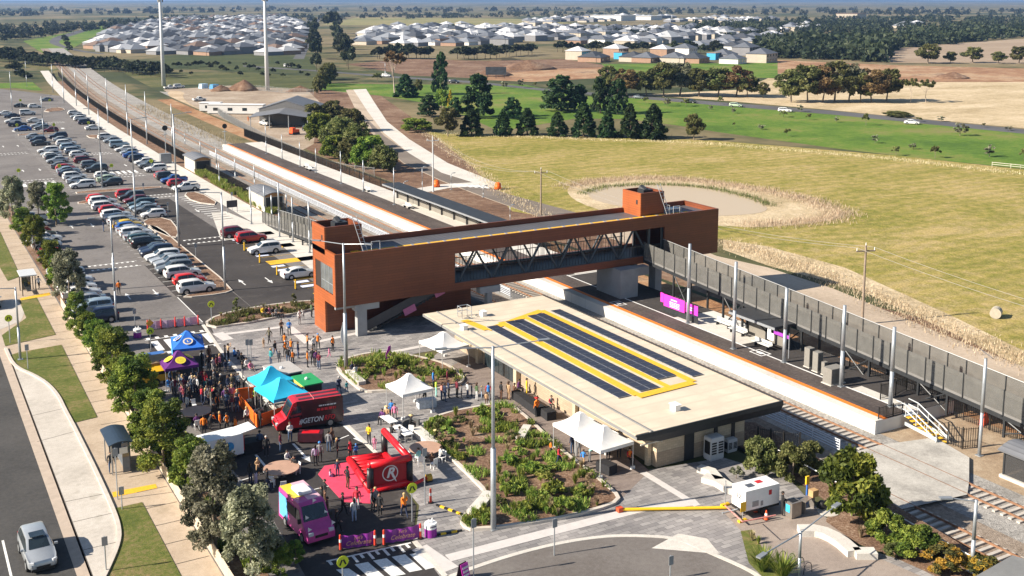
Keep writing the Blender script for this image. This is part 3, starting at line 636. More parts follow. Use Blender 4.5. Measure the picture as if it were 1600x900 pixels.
for nm, yy in (('truss', BY0+.5), ('truss', BY1-.5)):
    b = B(); n = 6; x0 = O0+.6; L = (81.2-x0)/n
    for i in range(n):
        b.path([(x0+i*L,yy,OZ0-.2),(x0+(i+.5)*L,yy,OZ1+.2)],.13); b.path([(x0+(i+.5)*L,yy,OZ1+.2),(x0+(i+1)*L,yy,OZ0-.2)],.13)
    b.bx(O0,81.4,yy-.12,yy+.12,OZ0-.25,OZ0+.02); b.bx(O0,81.4,yy-.12,yy+.12,OZ1-.05,OZ1+.3)
    for x in (O0+.15,81.3,O1-.1): b.bx(x-.13,x+.13,yy-.1,yy+.1,OZ0-.2,OZ1+.2)
    W_(b,nm,M('truss_steel',(.075,.085,.095),.5,.12,2,.2),fb)
    b = B(); y2 = yy+(.35 if yy<110 else -.35)
    for i in range(66):
        x = O0+.3+i*.42; b.bx(x-.02,x+.02,y2-.02,y2+.02,OZ0-.3,5.75 if i%4 else OZ1)
    b.bx(O0,81.4,y2-.03,y2+.03,5.72,5.8); W_(b,'balustrade',dark_steel,fb)
b = B(); b.mat(0)
for i in range(3): y = 107.85+i*1.2; b.bx(39.98,40.06,y+.04,y+1.16,5.9,7.7); b.bx(39.98,40.06,y+.04,y+1.16,4.85,5.84)
b.mat(1)
for i in range(4): y = 107.85+i*1.2; b.bx(39.95,40.1,y-.04,y+.04,4.8,7.75)
b.bx(39.95,40.1,107.8,111.45,5.84,5.9); W_(b,'end_window',[M('grey_glass',(.13,.14,.14),.15,.2,1),steel],fb)
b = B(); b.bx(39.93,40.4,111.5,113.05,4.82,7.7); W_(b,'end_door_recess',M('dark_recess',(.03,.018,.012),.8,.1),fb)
# supports
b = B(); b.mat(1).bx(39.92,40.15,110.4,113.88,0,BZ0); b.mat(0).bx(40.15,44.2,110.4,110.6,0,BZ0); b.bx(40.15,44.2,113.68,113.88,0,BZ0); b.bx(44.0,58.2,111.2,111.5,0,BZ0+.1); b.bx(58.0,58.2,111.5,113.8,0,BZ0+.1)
W_(b,'lift_lobby',[clad_shade,clad_sun],fb)
b = B(); b.bx(42.4,43.5,107.3,108.0,0,3.0); b.bx(42.1,44.9,107.15,108.15,2.9,3.58); b.bx(39.95,42.1,107.3,107.6,3.3,3.58); W_(b,'pier',concrete2,fb)
b = B(); b.bx(57.2,59.8,106.9,107.9,2.8,3.55); b.bx(58.2,58.8,107.1,107.8,ZT,2.8); W_(b,'pier',concrete2,fb)
for q in ((75.6,78.2,105.4,110.5,0,3.55),(78.2,80.0,105.6,106.8,2.5,3.55),(79.5,80,108,112,0,3.5),(82.2,83.2,107.2,108.6,-1.5,3.5)):
    b = B(); b.bx(*q); W_(b,'pier',M('pier_concrete',(.3,.31,.33),.8,.1,.8),fb)
b = B()   # stair between the plaza and the deck
n = 22
for i in range(n): x = 44.2+i*.42; b.bx(x,x+.44,108.3,110.9,i*.165-.12,i*.165+.1)
W_(b,'stair',dark_steel,fb)
b = B(); b.face([(43.6,108.2,.1),(53.6,108.2,3.75),(53.6,108.2,4.9),(43.6,108.2,1.25)]); b.face([(43.6,108.14,.1),(43.6,108.14,1.25),(53.6,108.14,4.9),(53.6,108.14,3.75)]); b.bx(43.5,43.7,108.1,108.3,0,1.4)
W_(b,'stair_balustrade',M('stair_screen',(.085,.085,.09),.5,.1,1,.2),fb)
for c_,d_ in (((48.9,108.05,1.85),(1.5,.03,.8)),((52.6,108.05,3.3),(1.2,.03,.7))):
    b = B(); b.box(c_,d_,0,0,-.35); W_(b,'pink_banner',M('pink_fabric',(.62,.2,.36),.7,.1),fb)
# ---- platform beyond the tracks
pf = thing('station_platform', 'long white walled railway platform with orange edge strip beyond the tracks', 'platform', (75,62,0))
b = B(); P0,P1 = 62.6,272.0
ysl = [P0+(P1-P0)*i/30 for i in range(31)]
def prof(b, prof, ysl=ysl): b.rings([[(x+bend(y),y,z) for x,z in prof] for y in ysl])
prof(b,[(82.2,ZT-.3),(82.2,-.02),(72.3,-.02),(72.3,ZT-.3)][::-1]); W_(b,'body',M('platform_render',(.62,.61,.58),.7,.05,.6),pf)
wallm, wt2, wp2 = mk('white_platform_panels'); co = coord(wt2); wb2 = wt2.nodes.new('ShaderNodeTexWave'); wb2.bands_direction='Y'; wb2.wave_profile='SAW'; wb2.inputs['Scale'].default_value=.105; lk(wt2,co,wb2.inputs['Vector'])
lk(wt2, mixc(wt2, math_node(wt2,'GREATER_THAN',wb2.outputs['Fac'],.985), ramp(wt2,nz(wt2,co,.6,5),[(.3,(.68,.67,.64)),(.7,(.76,.75,.72))]), (.4,.4,.39)), wp2.inputs['Base Color']); wp2.inputs['Roughness'].default_value=.6
b = B(); prof(b,[(72.29,ZT-.2),(72.02,ZT-.2),(72.02,.0),(72.29,.0)]); W_(b,'edge_wall',wallm,pf)
b = B(); prof(b,[(72.0,-.02),(72.0,.03),(72.95,.03),(72.95,-.02)][::-1]); W_(b,'coping',white_c,pf)
b = B(); prof(b,[(72.95,-.02),(72.95,.028),(73.5,.028),(73.5,-.02)][::-1]); W_(b,'edge_strip',M('orange_tactile',(.78,.2,.02),.7,.1,3),pf)
plat_as = G('platform_asphalt',[(.3,(.055,.045,.042)),(.5,(.085,.07,.064)),(.7,(.12,.1,.09))],s1=.15,s2=3,fine=.5,bmp=.3,bs=20,dist=.01,k=.4,stretch=(3,1,1))
b = B(); prof(b,[(73.5,-.02),(73.5,.02),(76.2,.02),(76.2,-.02)][::-1]); prof(b,[(76.2,-.02),(76.2,.019),(77.6,.019),(77.6,-.02)][::-1],ysl[8:]); W_(b,'paving',plat_as,pf)
b = B(); prof(b,[(76.2,-.02),(76.2,.026),(76.38,.026),(76.38,-.02)][::-1],ysl[:9]); W_(b,'white_line',white,pf)
b = B(); b.mat(0); prof(b,[(76.38,-.02),(76.38,.022),(77.7,.022),(77.7,-.02)][::-1],[P0,66,69.4]); prof(b,[(76.38,-.02),(76.38,.022),(80.2,.022),(80.2,-.02)][::-1],[84.6,90,96]); prof(b,[(77.6,-.02),(77.6,.022),(82.1,.022),(82.1,-.02)][::-1],ysl[8:])
W_(b,'rear_paving',white_c,pf)
b = B(); prof(b,[(76.38,-.02),(76.38,.018),(82.1,.018),(82.1,-.02)][::-1],[69.4,77,84.6]); W_(b,'dark_paving',asphalt_d,pf); b = B(); prof(b,[(76.38,-.02),(76.38,.018),(82.1,.018),(82.1,-.02)][::-1],[96,106,118]); W_(b,'dark_paving',asphalt_d,pf); b = B(); prof(b,[(77.7,-.02),(77.7,.018),(82.1,.018),(82.1,-.02)][::-1],[P0,66,69.4])
W_(b,'dark_paving',asphalt_d,pf)
b = B(); b.bx(72.0,72.05,107,114,ZT,-.02); W_(b,'wall_recess',M('grey_recess',(.1,.12,.14),.6,.1),pf) if False else None
p1 = thing('station_platform', 'dark railway platform along the far side of the station building', 'platform', (59.5,60,0))
b = B(); b.bx(58.85,60.55,61.0,150,ZT,-.03); W_(b,'body',M('platform_face',(.2,.17,.15),.8,.1,.6),p1)
b = B(); b.bx(58.85,60.1,61.0,150,-.03,.0); W_(b,'paving',plat_as,p1)
b = B(); b.bx(60.1,60.56,61.0,150,-.03,.006); W_(b,'edge_strip',M('dark_edge',(.05,.05,.05),.7,.1),p1)
# ---- fences
def fence(name, label, pts, h, mat, sp=.14, post=2.4, bar=.012, cat='fence', rails=(.12,.92), group=None, postm=None, panel=None, rail_r=.022):
    P = [Vector(p) for p in pts]
    r = thing(name, label, cat, P[0], 0, group)
    b = B(); posts = []
    for a, c in zip(P, P[1:]):
        L = (c-a).length; n = max(1,int(L/sp))
        if panel is None:
            for i in range(n):
                p = a.lerp(c,(i+.5)/n); q = bar
                b.mesh([p+Vector((-q,-q,.06)),p+Vector((q,q,.06)),p+Vector((q,q,h-.04)),p+Vector((-q,-q,h-.04))],[(0,1,2,3)])
                b.mesh([p+Vector((q,-q,.06)),p+Vector((-q,q,.06)),p+Vector((-q,q,h-.04)),p+Vector((q,-q,h-.04))],[(0,1,2,3)])
        for f in rails: b.tube(a+Vector((0,0,h*f)),c+Vector((0,0,h*f)),rail_r,rail_r,4)
        m = max(1,round(L/post))
        for i in range(m): posts.append(a.lerp(c,i/m))
    posts.append(P[-1])
    o = b.build('rails_and_bars', mat, r); o.matrix_parent_inverse = Matrix.Translation(-P[0])
    if panel is not None:
        b = B()
        for a, c in zip(P,P[1:]):
            d=(c-a).normalized(); nn=Vector((-d.y,d.x,0))*.03; vs=[]
            for z in (.04,h-.03):
                for q in (a-nn,c-nn,c+nn,a+nn): vs.append(q+Vector((0,0,z)))
            b.mesh(vs,[(3,2,1,0),(4,5,6,7),(0,1,5,4),(1,2,6,5),(2,3,7,6),(3,0,4,7)])
        o = b.build('panel', panel, r); o.matrix_parent_inverse = Matrix.Translation(-P[0])
    pb = B(); pb.box((0,0,h/2+.03),(.07,.07,h+.06)); po = None
    for i,p in enumerate(posts[:90]):
        if po is None: po = pb.build('post', postm or mat, r); q = po
        else: q = po.copy(); COL.objects.link(q); q.parent = r
        q.location = p-P[0]
    return r
def line_pts(x, y0, y1, z, n=8, bd=True): return [(x+(bend(y) if bd else 0), y, z) for y in [y0+(y1-y0)*i/n for i in range(n+1)]]
blackf = M('black_fence_paint',(.02,.019,.018),.5,.15)
fence('security_fence','long black bar fence between the car park path and the railway', line_pts(57.2,176,560,0,14), 2.0, blackf, .2, 4.6, .02)
fence('security_fence','black bar fence along the back of the white railway platform', line_pts(82.4,116,290,-.6,8), 2.2, blackf, .2, 2.6, .022)
whf = M('white_fence_paint',(.6,.63,.68),.45,.08,2,.2)
fence('track_barrier','low white rail barrier between the two tracks north of the footbridge', line_pts(66.3,116,262,ZT+.1,6), 1.1, whf, 9, 3.2, .012, 'barrier', (.25,.45,.65,.85,1.0), rail_r=.05)
fence('track_barrier','low white rail barrier between the two tracks beside the station building', line_pts(66.3,61.2,104,ZT+.1,2), 1.1, whf, 9, 3.2, .012, 'barrier', (.25,.45,.65,.85,1.0), rail_r=.05)
pale = M('beige_fence_panel',(.5,.42,.32),.7,.08,2)
fence('boundary_fence','low beige panel fence beside the footpath and garden trees', [(16.4,y,0) for y in (40,52,64,76,88,100,112,124,136)], 1.05, pale, 1, 2.4, .02, 'fence', (.97,), None, pale, pale)
fence('mesh_fence','pale wire mesh fence around the depot yard, along the crushed rock track', [tuple(T(u,v,ZR)) for u,v in ((330,170),(350,186),(380,203),(415,222),(450,238),(500,262),(540,272),(585,278))], 2.3, M('galv_mesh',(.5,.51,.5),.5,.1,2,.4), .35, 3.0, .02)
fence('mesh_fence','pale wire mesh fence behind the depot yard in front of dirt heaps', [tuple(T(u,v,ZR)) for u,v in ((318,140),(360,141),(400,141),(440,145),(490,148))], 2.2, MC['galv_mesh'], .5, 3.2, .03)
fence('wire_fence','thin post and wire fence along the far edge of the paddock', [tuple(T(u,v,ZR)) for u,v in ((700,207),(800,208),(900,211),(1000,214),(1100,217))], 1.1, M('grey_post',(.25,.22,.19),.8,.2), 30, 4, .01, rails=(.5,.95), rail_r=.012)
fence('timber_rail_fence','white rail fence at the far right edge of the paddock', [tuple(T(u,v,ZR)) for u,v in ((1550,260),(1640,269))], 1.0, offwhite, 9, 4, .02, rails=(.5,.95), rail_r=.05)
fence('security_fence','black bar fence beside the foot of the white steel stairs', [tuple(T(u,v,ZT)) for u,v in ((1480,694),(1503,702),(1528,700))], 1.9, blackf, .2, 1.6, .018)
fence('security_fence','black bar fence under the long ramp at the platform end', [(81.0,y,-1.0) for y in (50,58,66,74)], 1.9, blackf, .2, 2.4, .018)
fence('security_fence','short black bar fence on the end of the white platform', [(72.6,62.8,0),(74.4,62.8,0),(75.6,62.8,0)], 1.1, blackf, .16, 1.2, .016)
fence('security_fence','black bar fence across the platform end beside a pole', [(76.4,66,0),(78.4,66,0),(80.4,66.5,0)], 1.5, blackf, .16, 1.6, .016)
fence('security_gate','black bar gate beside the end wall of the station building', [(59.3,63.4,0),(60.4,61.6,0),(61.4,60.8,0)], 1.8, blackf, .15, 1.2, .016, 'gate')
fence('garden_rail','long thin white handrail above the shrubs beside the near railway track', [tuple(T(u,v,0)) for u,v in ((1215,722),(1300,770),(1400,826),(1470,866),(1545,908))], 1.0, white, 9, 3.4, .012, 'handrail', (1.0,), None, dark_steel, rail_r=.045)
# ---- ramps with screens
def make_ramp(label, x0, x1, pts, hs, solid, out=1, sc=2.0, loc=None):
    """pts: (y, z of deck)"""
    r = thing('access_ramp', label, 'ramp', (x0,pts[-1][0],0))
    b = B()
    b.rings([[(x0,y,z-.35),(x1,y,z-.35),(x1,y,z),(x0,y,z)] for y,z in pts]); W_(b,'deck',M('ramp_deck',(.17,.165,.16),.8,.12,1),r)
    for x, nm in ((x0,'screen'),(x1,'screen')):
        b = B(); b.rings([[(x-.03,y,z-.05),(x+.03,y,z-.05),(x+.03,y,z+hs),(x-.03,y,z+hs)] for y,z in pts]); W_(b,nm,perf,r)
    L = abs(pts[0][0]-pts[-1][0]); n = int(L/sc); b = B(); b.bx(-.03,.03,-.04,.04,-.4,hs+.12); po = None
    for i in range(n+1):
        y = pts[0][0]+(pts[-1][0]-pts[0][0])*i/n; z = pts[0][1]+(pts[-1][1]-pts[0][1])*i/n
        for x in (x0-.07,x1-.07):
            if po is None: o = po = b.build('screen_post',dark_steel,r)
            else: o = po.copy(); COL.objects.link(o)
            o.location = (x-x0,y-pts[-1][0],z)
    b = B(); b.path([(x1-.15,y,z+hs+.1) for y,z in pts],.04); b.path([(x0+.12,y,z+hs-.2) for y,z in pts],.04); W_(b,'handrail',M('pale_handrail',(.4,.4,.4),.4,.06,2,.3),r)
    b = B(); b.rings([[(x0-.1,y,z-.65),(x0+.06,y,z-.65),(x0+.06,y,z-.3),(x0-.1,y,z-.3)] for y,z in pts])
    for i in range(1,int(L/9)+1):
        y = pts[0][0]+(pts[-1][0]-pts[0][0])*i/(L/9); z = pts[0][1]+(pts[-1][1]-pts[0][1])*i/(L/9)
        for x in (x0+.1,x1-.3):
            if z > .3: b.bx(x-.1,x+.1,y-.1,y+.1,solid,z-.3); 
        if z > 1.2: b.path([(x0+.1,y,z-.5),(x0+.1,y+3.2,solid+.3)],.07); b.path([(x0+.1,y,solid+.3),(x0+.1,y+3.2,z-.4)],.07); b.bx(x0,x0+.2,y+3.1,y+3.3,solid,z-.3)
    W_(b,'steel_frame',dark_steel,r)
    return r
make_ramp('long grey screened ramp descending from the footbridge beside the gravel road', 80.2, 83.2, [(106.9,4.35),(80,2.85),(54,1.3),(40,.45)], 1.9, -.8)
make_ramp('shorter grey screened ramp from the footbridge down to the car park path', 52.0, 54.6, [(113.8,4.3),(140,2.5),(158,1.2),(172,.15)], 1.7, 0, 1, 1.6)
# ---- white steel stairs at the platform end
sr = thing('platform_stairs', 'white galvanised stairs with yellow treads at the end of the platform', 'stairs', (76.3,62,0))
A, Cc = T(1415,650,0), T(1462,696,ZT); b = B(); d = Vector((Cc.x-A.x,Cc.y-A.y,0)); L = d.length; d.normalize(); nn = Vector((-d.y,d.x,0)); a0 = Vector((A.x,A.y,0)); wdt = 1.3
n = 8
tb = B()
for i in range(n):
    f = (i+.5)/n; p = a0+d*(L*f); tb.box(p+nn*wdt/2+Vector((0,0,ZT*f)),(L/n*.8,wdt,.05), atan2(d.y,d.x))
W_(tb,'tread',line_yel,sr)
for s in (0,wdt):
    q0, q1 = a0+nn*s, a0+d*L+nn*s+Vector((0,0,ZT)); b.box((q0+q1)/2+Vector((0,0,-.08)),((q1-q0).length,.08,.3),atan2(d.y,d.x),0,0); 
    for z in (.5,1.0): b.path([q0-d*1.2+Vector((0,0,z)),q0+Vector((0,0,z)),q1+Vector((0,0,z))],.045)
    for f in (0,.35,.7,1): p=q0.lerp(q1,f); b.tube(p,p+Vector((0,0,1.0)),.04)
b.box(a0-d*.7+nn*wdt/2+Vector((0,0,-.06)),(1.4,wdt,.1),atan2(d.y,d.x)); W_(b,'frame',M('galvanised_bright',(.58,.62,.63),.45,.08,2,.3),sr)
# ---- canopies, huts and small shelters
def canopy(label, x0,x1,y0,y1,z, back=True, seats=0):
    r = thing('platform_shelter', label, 'shelter', (x1,y0,0)); b = B()
    b.bx(x0,x1,y0,y1,z,z+.28); W_(b,'roof',M('charcoal_roof',(.03,.032,.036),.5,.2,1),r)
    b = B(); b.bx(x0-.06,x0+.0,y0-.03,y1+.03,z-.05,z+.2); W_(b,'gutter',steel,r)
    if back: b = B(); b.bx(x1-.4,x1-.3,y0+.3,y1-.3,.02,z); W_(b,'back_wall',M('taupe_panel',(.2,.185,.16),.6,.1,.6),r)
    n = max(2,int((y1-y0)/4.5))
    for i in range(n+1):
        y = y0+.4+(y1-y0-.8)*i/n; b = B(); b.bx(x1-.7,x1-.5,y-.1,y+.1,.02,z+.1); b.path([(x1-.6,y,1.0),(x0+.6,y,z)],.07); W_(b,'post',dark_steel,r)
canopy('small black roofed platform shelter in front of the long ramp', 77.2,80.0,80.6,87.6,2.55)
canopy('long black roofed platform shelter beyond the footbridge', 77.3,80.6,140,182,2.6)
bench_m = M('bench_paint',(.55,.55,.54),.5,.06)
def bench(p, rz, label, L=2.6):
    r = thing('platform_bench', label, 'bench', p, rz, 'white benches along the platform'); b = B(); b.box((0,0,.45),(L,.5,.06)); b.build('seat',bench_m,r)
    b = B(); b.box((0,-.28,.68),(L,.05,.36),0,-.25); b.build('backrest',bench_m,r)
    for s in (-1,1): b = B(); b.box((s*L*.35,0,.22),(.08,.45,.42)); b.build('leg',dark_steel,r)
    return r
for u,v,l in ((1130,510,'white platform bench nearest the pink billboard'),(1152,522,'second white platform bench from the pink billboard, beside a pole'),(1190,543,'white bench under the small black platform shelter'),(966,457,'white bench beside the grey pier under the footbridge'),(462,268,'white bench at the far end of the platform'),(573,299,'white bench beside a lamp post before the long shelter'),(636,325,'white bench at the start of the long shelter'),(478,262,'white bench below the black fence at the far platform end')):
    p = T(u,v,.03); bench((max(p.x,77),p.y,.03), pi/2, l)
def hut(name, label, x0,x1,y0,y1,h, wallm_, roofm, cat='hut'):
    r = thing(name,label,cat,((x0+x1)/2,(y0+y1)/2,0)); b = B(); b.bx(x0,x1,y0,y1,0,h); W_(b,'wall',wallm_,r)
    n=8; b = B(); rs=[]
    for i in range(n+1):
        f=i/n; x=x0-.35+(x1-x0+.7)*f; z=h+.02+.55*sin(pi*f); rs.append([(x,y0-.4,z),(x,y0-.4,z+.1),(x,y1+.3,z+.1),(x,y1+.3,z)])
    b.rings(rs); W_(b,'roof',roofm,r)
    b = B(); b.prism([(0,0),(1,0),(1,1)],0,.01) if False else None
    b.mat(0).bx(x0+.3,x1-.3,y0-.05,y0,h*.25,h*.92); W_(b,'opening',M('hut_dark_front',(.035,.035,.035),.7,.15),r)
    pts=[(x0+.1+(x1-x0-.2)*i/8, h+.02+.5*sin(pi*i/8)) for i in range(9)]
    b = B(); b.face([(x,y0-.06,z) for x,z in pts]+[(x1-.1,y0-.06,h-.12),(x0+.1,y0-.06,h-.12)]); b.face([(x,y0-.02,z) for x,z in pts][::-1]+[(x0+.1,y0-.02,h-.12),(x1-.1,y0-.02,h-.12)]); W_(b,'timber_gable',M('orange_timber',(.38,.2,.08),.7,.2,2),r)
    return r
cream_panel = rib_mat('cream_panel',(.52,.49,.43),.6,'Y',.06)
hut('equipment_hut','cream equipment hut with curved grey roof, farther one beside the railway', 55.2,58.6,229,238,2.7,cream_panel,roof_grey)
hut('equipment_hut','cream equipment hut with curved grey roof nearer the grey screened ramp', 54.9,58.4,180.5,189.5,2.7,cream_panel,roof_grey)
canopy('small black canopy on posts over the railway beside the cream hut', 62.0,65.6,187,190.5,1.6,False) if False else None
r = thing('equipment_cabinet','grey square equipment cabinet by the black fence','cabinet',T(259,255)); b=B(); b.box((0,0,1.1),(2.3,1.6,2.2)); b.build('casing',M('cabinet_grey',(.2,.21,.22),.6,.1),r); b=B(); b.box((0,-.82,1.1),(1.9,.04,1.9)); b.build('door',M('cabinet_door',(.24,.25,.26),.6,.1),r)
# bike cage at the right edge
cg = thing('bicycle_cage','dark mesh bicycle cage with curved grey roof at the right edge','cage',(74.2,52,ZT)); b=B()
for y in (44,46.5,49,51.6): b.bx(74.1,74.25,y-.07,y+.07,ZT,1.0)
for y in (44,51.6): b.bx(76.6,76.75,y-.07,y+.07,ZT,1.0)
W_(b,'frame',dark_steel,cg)
meshm, t_, p_ = mk('dark_wire_mesh'); p_.inputs['Base Color'].default_value=(.05,.05,.052,1); p_.inputs['Roughness'].default_value=.6
ck=t_.nodes.new('ShaderNodeTexChecker'); ck.inputs['Scale'].default_value=40; lk(t_,coord(t_),ck.inputs['Vector']); lk(t_, math_node(t_,'ADD',math_node(t_,'MULTIPLY',ck.outputs['Fac'],.25),.55), p_.inputs['Alpha'])
b=B(); b.bx(74.16,74.19,44,51.6,ZT+.2,.9); b.bx(74.2,76.6,51.58,51.61,ZT+.2,.9); W_(b,'mesh_panel',meshm,cg)
b=B(); rs=[]
for i in range(9): f=i/8; rs.append([(73.8+3.3*f,43.6,.95+.45*sin(pi*f)),(73.8+3.3*f,43.6,1.05+.45*sin(pi*f)),(73.8+3.3*f,52.0,1.05+.45*sin(pi*f)),(73.8+3.3*f,52.0,.95+.45*sin(pi*f))])
b.rings(rs); W_(b,'roof',roof_grey,cg)
b=B(); b.bx(73.9,74.3,43.6,51.8,ZT,ZT+.25); W_(b,'footing',concrete,cg)
# ================================================================== VEGETATION
import numpy as np
def leafmat(name, col, var=.35, trans=.17):
    m, t, p = mk(name); co = coord(t)
    oi = t.nodes.new('ShaderNodeObjectInfo'); f = nz(t, co, 1.3, 4, .6)
    c = ramp(t, f, [(.3, vary(col,1-var)), (.7, vary(col,1+var))])
    hs = t.nodes.new('ShaderNodeHueSaturation'); lk(t, math_node(t,'ADD',math_node(t,'MULTIPLY',oi.outputs['Random'],.05),.475), hs.inputs['Hue']); lk(t, math_node(t,'ADD',math_node(t,'MULTIPLY',oi.outputs['Random'],.5),.75), hs.inputs['Value']); lk(t, c, hs.inputs['Color'])
    lk(t, hs.outputs[0], p.inputs['Base Color']); p.inputs['Roughness'].default_value=.6; p.inputs['Specular IOR Level'].default_value=.25
    tr = t.nodes.new('ShaderNodeBsdfTranslucent'); lk(t, hs.outputs[0], tr.inputs[0]); mx = t.nodes.new('ShaderNodeMixShader'); mx.inputs[0].default_value=trans*2
    out = t.nodes['Material Output']; lk(t, p.outputs[0], mx.inputs[1]); lk(t, tr.outputs[0], mx.inputs[2]); lk(t, mx.outputs[0], out.inputs[0]); return m
LEAF = {
 'green': [leafmat('leaf_green_dark',(0.0613,0.105,0.021)), leafmat('leaf_green',(0.131,0.193,0.0315)), leafmat('leaf_green_light',(0.263,0.315,0.0525))],
 'grey': [leafmat('leaf_grey_dark',(0.0875,0.0963,0.0613)), leafmat('leaf_grey',(0.201,0.21,0.131)), leafmat('leaf_grey_light',(0.385,0.385,0.263))],
 'olive': [leafmat('leaf_olive_dark',(.07,.08,.025)), leafmat('leaf_olive',(.13,.145,.045)), leafmat('leaf_olive_light',(.22,.22,.08))],
 'bloom': [leafmat('bloom_a',(.07,.08,.025)), leafmat('bloom_b',(.15,.15,.04)), leafmat('bloom_c',(.5,.34,.05))],
 'reed': [leafmat('reed_a',(.5,.4,.25)), leafmat('reed_b',(.66,.54,.36)), leafmat('reed_c',(.78,.66,.46))],
 'pine': [leafmat('needle_dark',(0.018,0.045,0.018)), leafmat('needle',(0.0375,0.0825,0.03)), leafmat('needle_light',(0.075,0.128,0.045))],
 'rust': [leafmat('leaf_rust_dark',(.1,.075,.03)), leafmat('leaf_rust',(.19,.13,.055)), leafmat('leaf_rust_light',(.28,.2,.085))],
 'dark': [leafmat('leaf_dark_a',(0.021,0.03,0.018)), leafmat('leaf_dark_b',(0.0375,0.0495,0.0255)), leafmat('leaf_dark_c',(0.0675,0.078,0.0375))],
 'yellow': [leafmat('leaf_yellow_a',(0.175,0.175,0.021)), leafmat('leaf_yellow_b',(0.49,0.35,0.035)), leafmat('leaf_yellow_c',(0.6,0.56,0.0525))],
 'straw': [leafmat('straw_a',(0.24,0.18,0.1)), leafmat('straw_b',(0.38,0.3,0.17)), leafmat('straw_c',(0.5,0.4,0.25))],
 'lime': [leafmat('grass_a',(0.105,0.175,0.0262)), leafmat('grass_b',(0.21,0.298,0.0525)), leafmat('grass_c',(0.385,0.42,0.105))],
}
bark = M('grey_bark',(.2,.16,.12),.9,.25,4); bark_p = M('pale_gum_bark',(.42,.35,.28),.8,.2,3); bark_d = M('dark_bark',(.07,.05,.035),.9,.25,4)
def leafmesh(name, cent, size, mats, rs, mi, up=.35, aspect=1.7):
    """one quad per leaf: centres (n,3), sizes (n,)"""
    n = len(cent); d = rs.normal(size=(n,3)); d[:,2] += up; d /= np.linalg.norm(d,axis=1)[:,None]
    a = np.cross(d, rs.normal(size=(n,3))); a /= np.linalg.norm(a,axis=1)[:,None]; b = np.cross(d,a)
    a = a*size[:,None]*aspect*.5; b = b*size[:,None]*.5
    v = np.stack([cent-a, cent-b*.9, cent+a, cent+b*.9],1).reshape(-1,3)
    me = bpy.data.meshes.new(name); me.vertices.add(4*n); me.vertices.foreach_set('co', v.astype(np.float32).ravel())
    me.loops.add(4*n); me.loops.foreach_set('vertex_index', np.arange(4*n,dtype=np.int32)); me.polygons.add(n)
    me.polygons.foreach_set('loop_start', np.arange(0,4*n,4,dtype=np.int32))
    for m in mats: me.materials.append(m)
    me.polygons.foreach_set('material_index', mi.astype(np.int32)); me.update(); me.validate(); return me
def crown_points(kind, n, rs, clumps=40):
    """unit tree: height 1, crown radius 1 (scaled later); returns points, clump tone, clump centres"""
    C = []
    if kind == 'cone':
        for k in range(clumps):
            z = .03+.95*(k+.5)/clumps; r = min(1,(1-z)**.7*1.25)*(.7+.4*rs.random()); a = k*2.399+rs.random()
            C.append((r*.72*cos(a), r*.72*sin(a), z, .17*(1-z)+.07))
    elif kind == 'dome':
        for k in range(clumps):
            u = rs.random(); a = rs.random()*2*pi; r = sqrt(u)*.8; z = .25+.62*sqrt(max(0,1-r*r))*(.5+.5*rs.random())
            C.append((r*cos(a), r*sin(a), z, .14+.1*rs.random()))
    elif kind == 'gum':
        for k in range(clumps):
            a = rs.random()*2*pi; t = rs.random(); z = .3+.65*t; r = (.35+.6*sin(pi*min(1,.15+t*.8)))*(.35+.6*rs.random())
            C.append((r*cos(a), r*sin(a), z, .15+.12*rs.random()))
    elif kind == 'full':
        for k in range(clumps):
            a = rs.random()*2*pi; t = rs.random()**.8; z = .16+.78*t; r = (1-.55*t*t)*(.25+.65*sqrt(rs.random()))*(.8 if t<.12 else 1)
            C.append((r*cos(a), r*sin(a), z, .15+.13*rs.random()))
    elif kind == 'umbrella':
        for k in range(clumps):
            a = rs.random()*2*pi; r = sqrt(rs.random())*.85; z = .66+.26*(1-r*r)*rs.random()+.05*rs.random()
            C.append((r*cos(a), r*sin(a), z, .09+.07*rs.random()))
    elif kind == 'pine':
        for k in range(clumps):
            t = rs.random(); z = .12+.83*t; r = (1-.7*t*t)*(.3+.65*rs.random())*.9; a = rs.random()*2*pi
            C.append((r*cos(a), r*sin(a), z, .11+.09*rs.random()))
    C = np.array(C); which = rs.integers(0,len(C),n); c = C[which]
    d = rs.normal(size=(n,3)); d /= np.linalg.norm(d,axis=1)[:,None]; rad = rs.random(n)**.45
    return c[:,:3], d*rad[:,None]*c[:,3:4], which, C
def tree_mesh(kind, h, w, n, leaf, pal, seed, clumps=40, bk=bark, trunk=.03, nolimb=False, up=.35):
    rs = np.random.default_rng(seed); c, d, which, C = crown_points(kind, n, rs, clumps)
    S3 = np.array([w/2,w/2,h]); dd = d*np.array([w/2,w/2,w/2*.85]); p = c*S3+dd; p[:,2] = np.maximum(p[:,2], .02*h)
    tone = rs.random(len(C)); mi = np.clip((tone[which]*2.2+rs.random(n)*1.1).astype(int),0,2)
    size = leaf*(.6+.8*rs.random(n)); me = leafmesh('crown', p, size, LEAF[pal], rs, mi, up)
    b = B(); top = h*(.55 if kind in('gum','dome','umbrella') else .9); r0 = trunk*h
    q = [Vector((0,0,-.1)), Vector((rs.normal()*.02*h, rs.normal()*.02*h, top*.45)), Vector((rs.normal()*.03*h, rs.normal()*.03*h, top))]
    b.tube(q[0],q[1],r0,r0*.72,7); b.tube(q[1],q[2],r0*.72,r0*.35,7)
    if not nolimb:
        for k in rs.choice(len(C), min(len(C),9), replace=False):
            e = Vector(C[k][:3]*S3); s = q[1].lerp(q[2], .2+.7*rs.random()); b.tube(s, s.lerp(e,.9), r0*.33, r0*.1, 5)
    tm = bpy.data.meshes.new('trunk'); tm.from_pydata(b.v,[],b.f); tm.materials.append(bk); tm.update()
    return me, tm, h, w
TM = {}
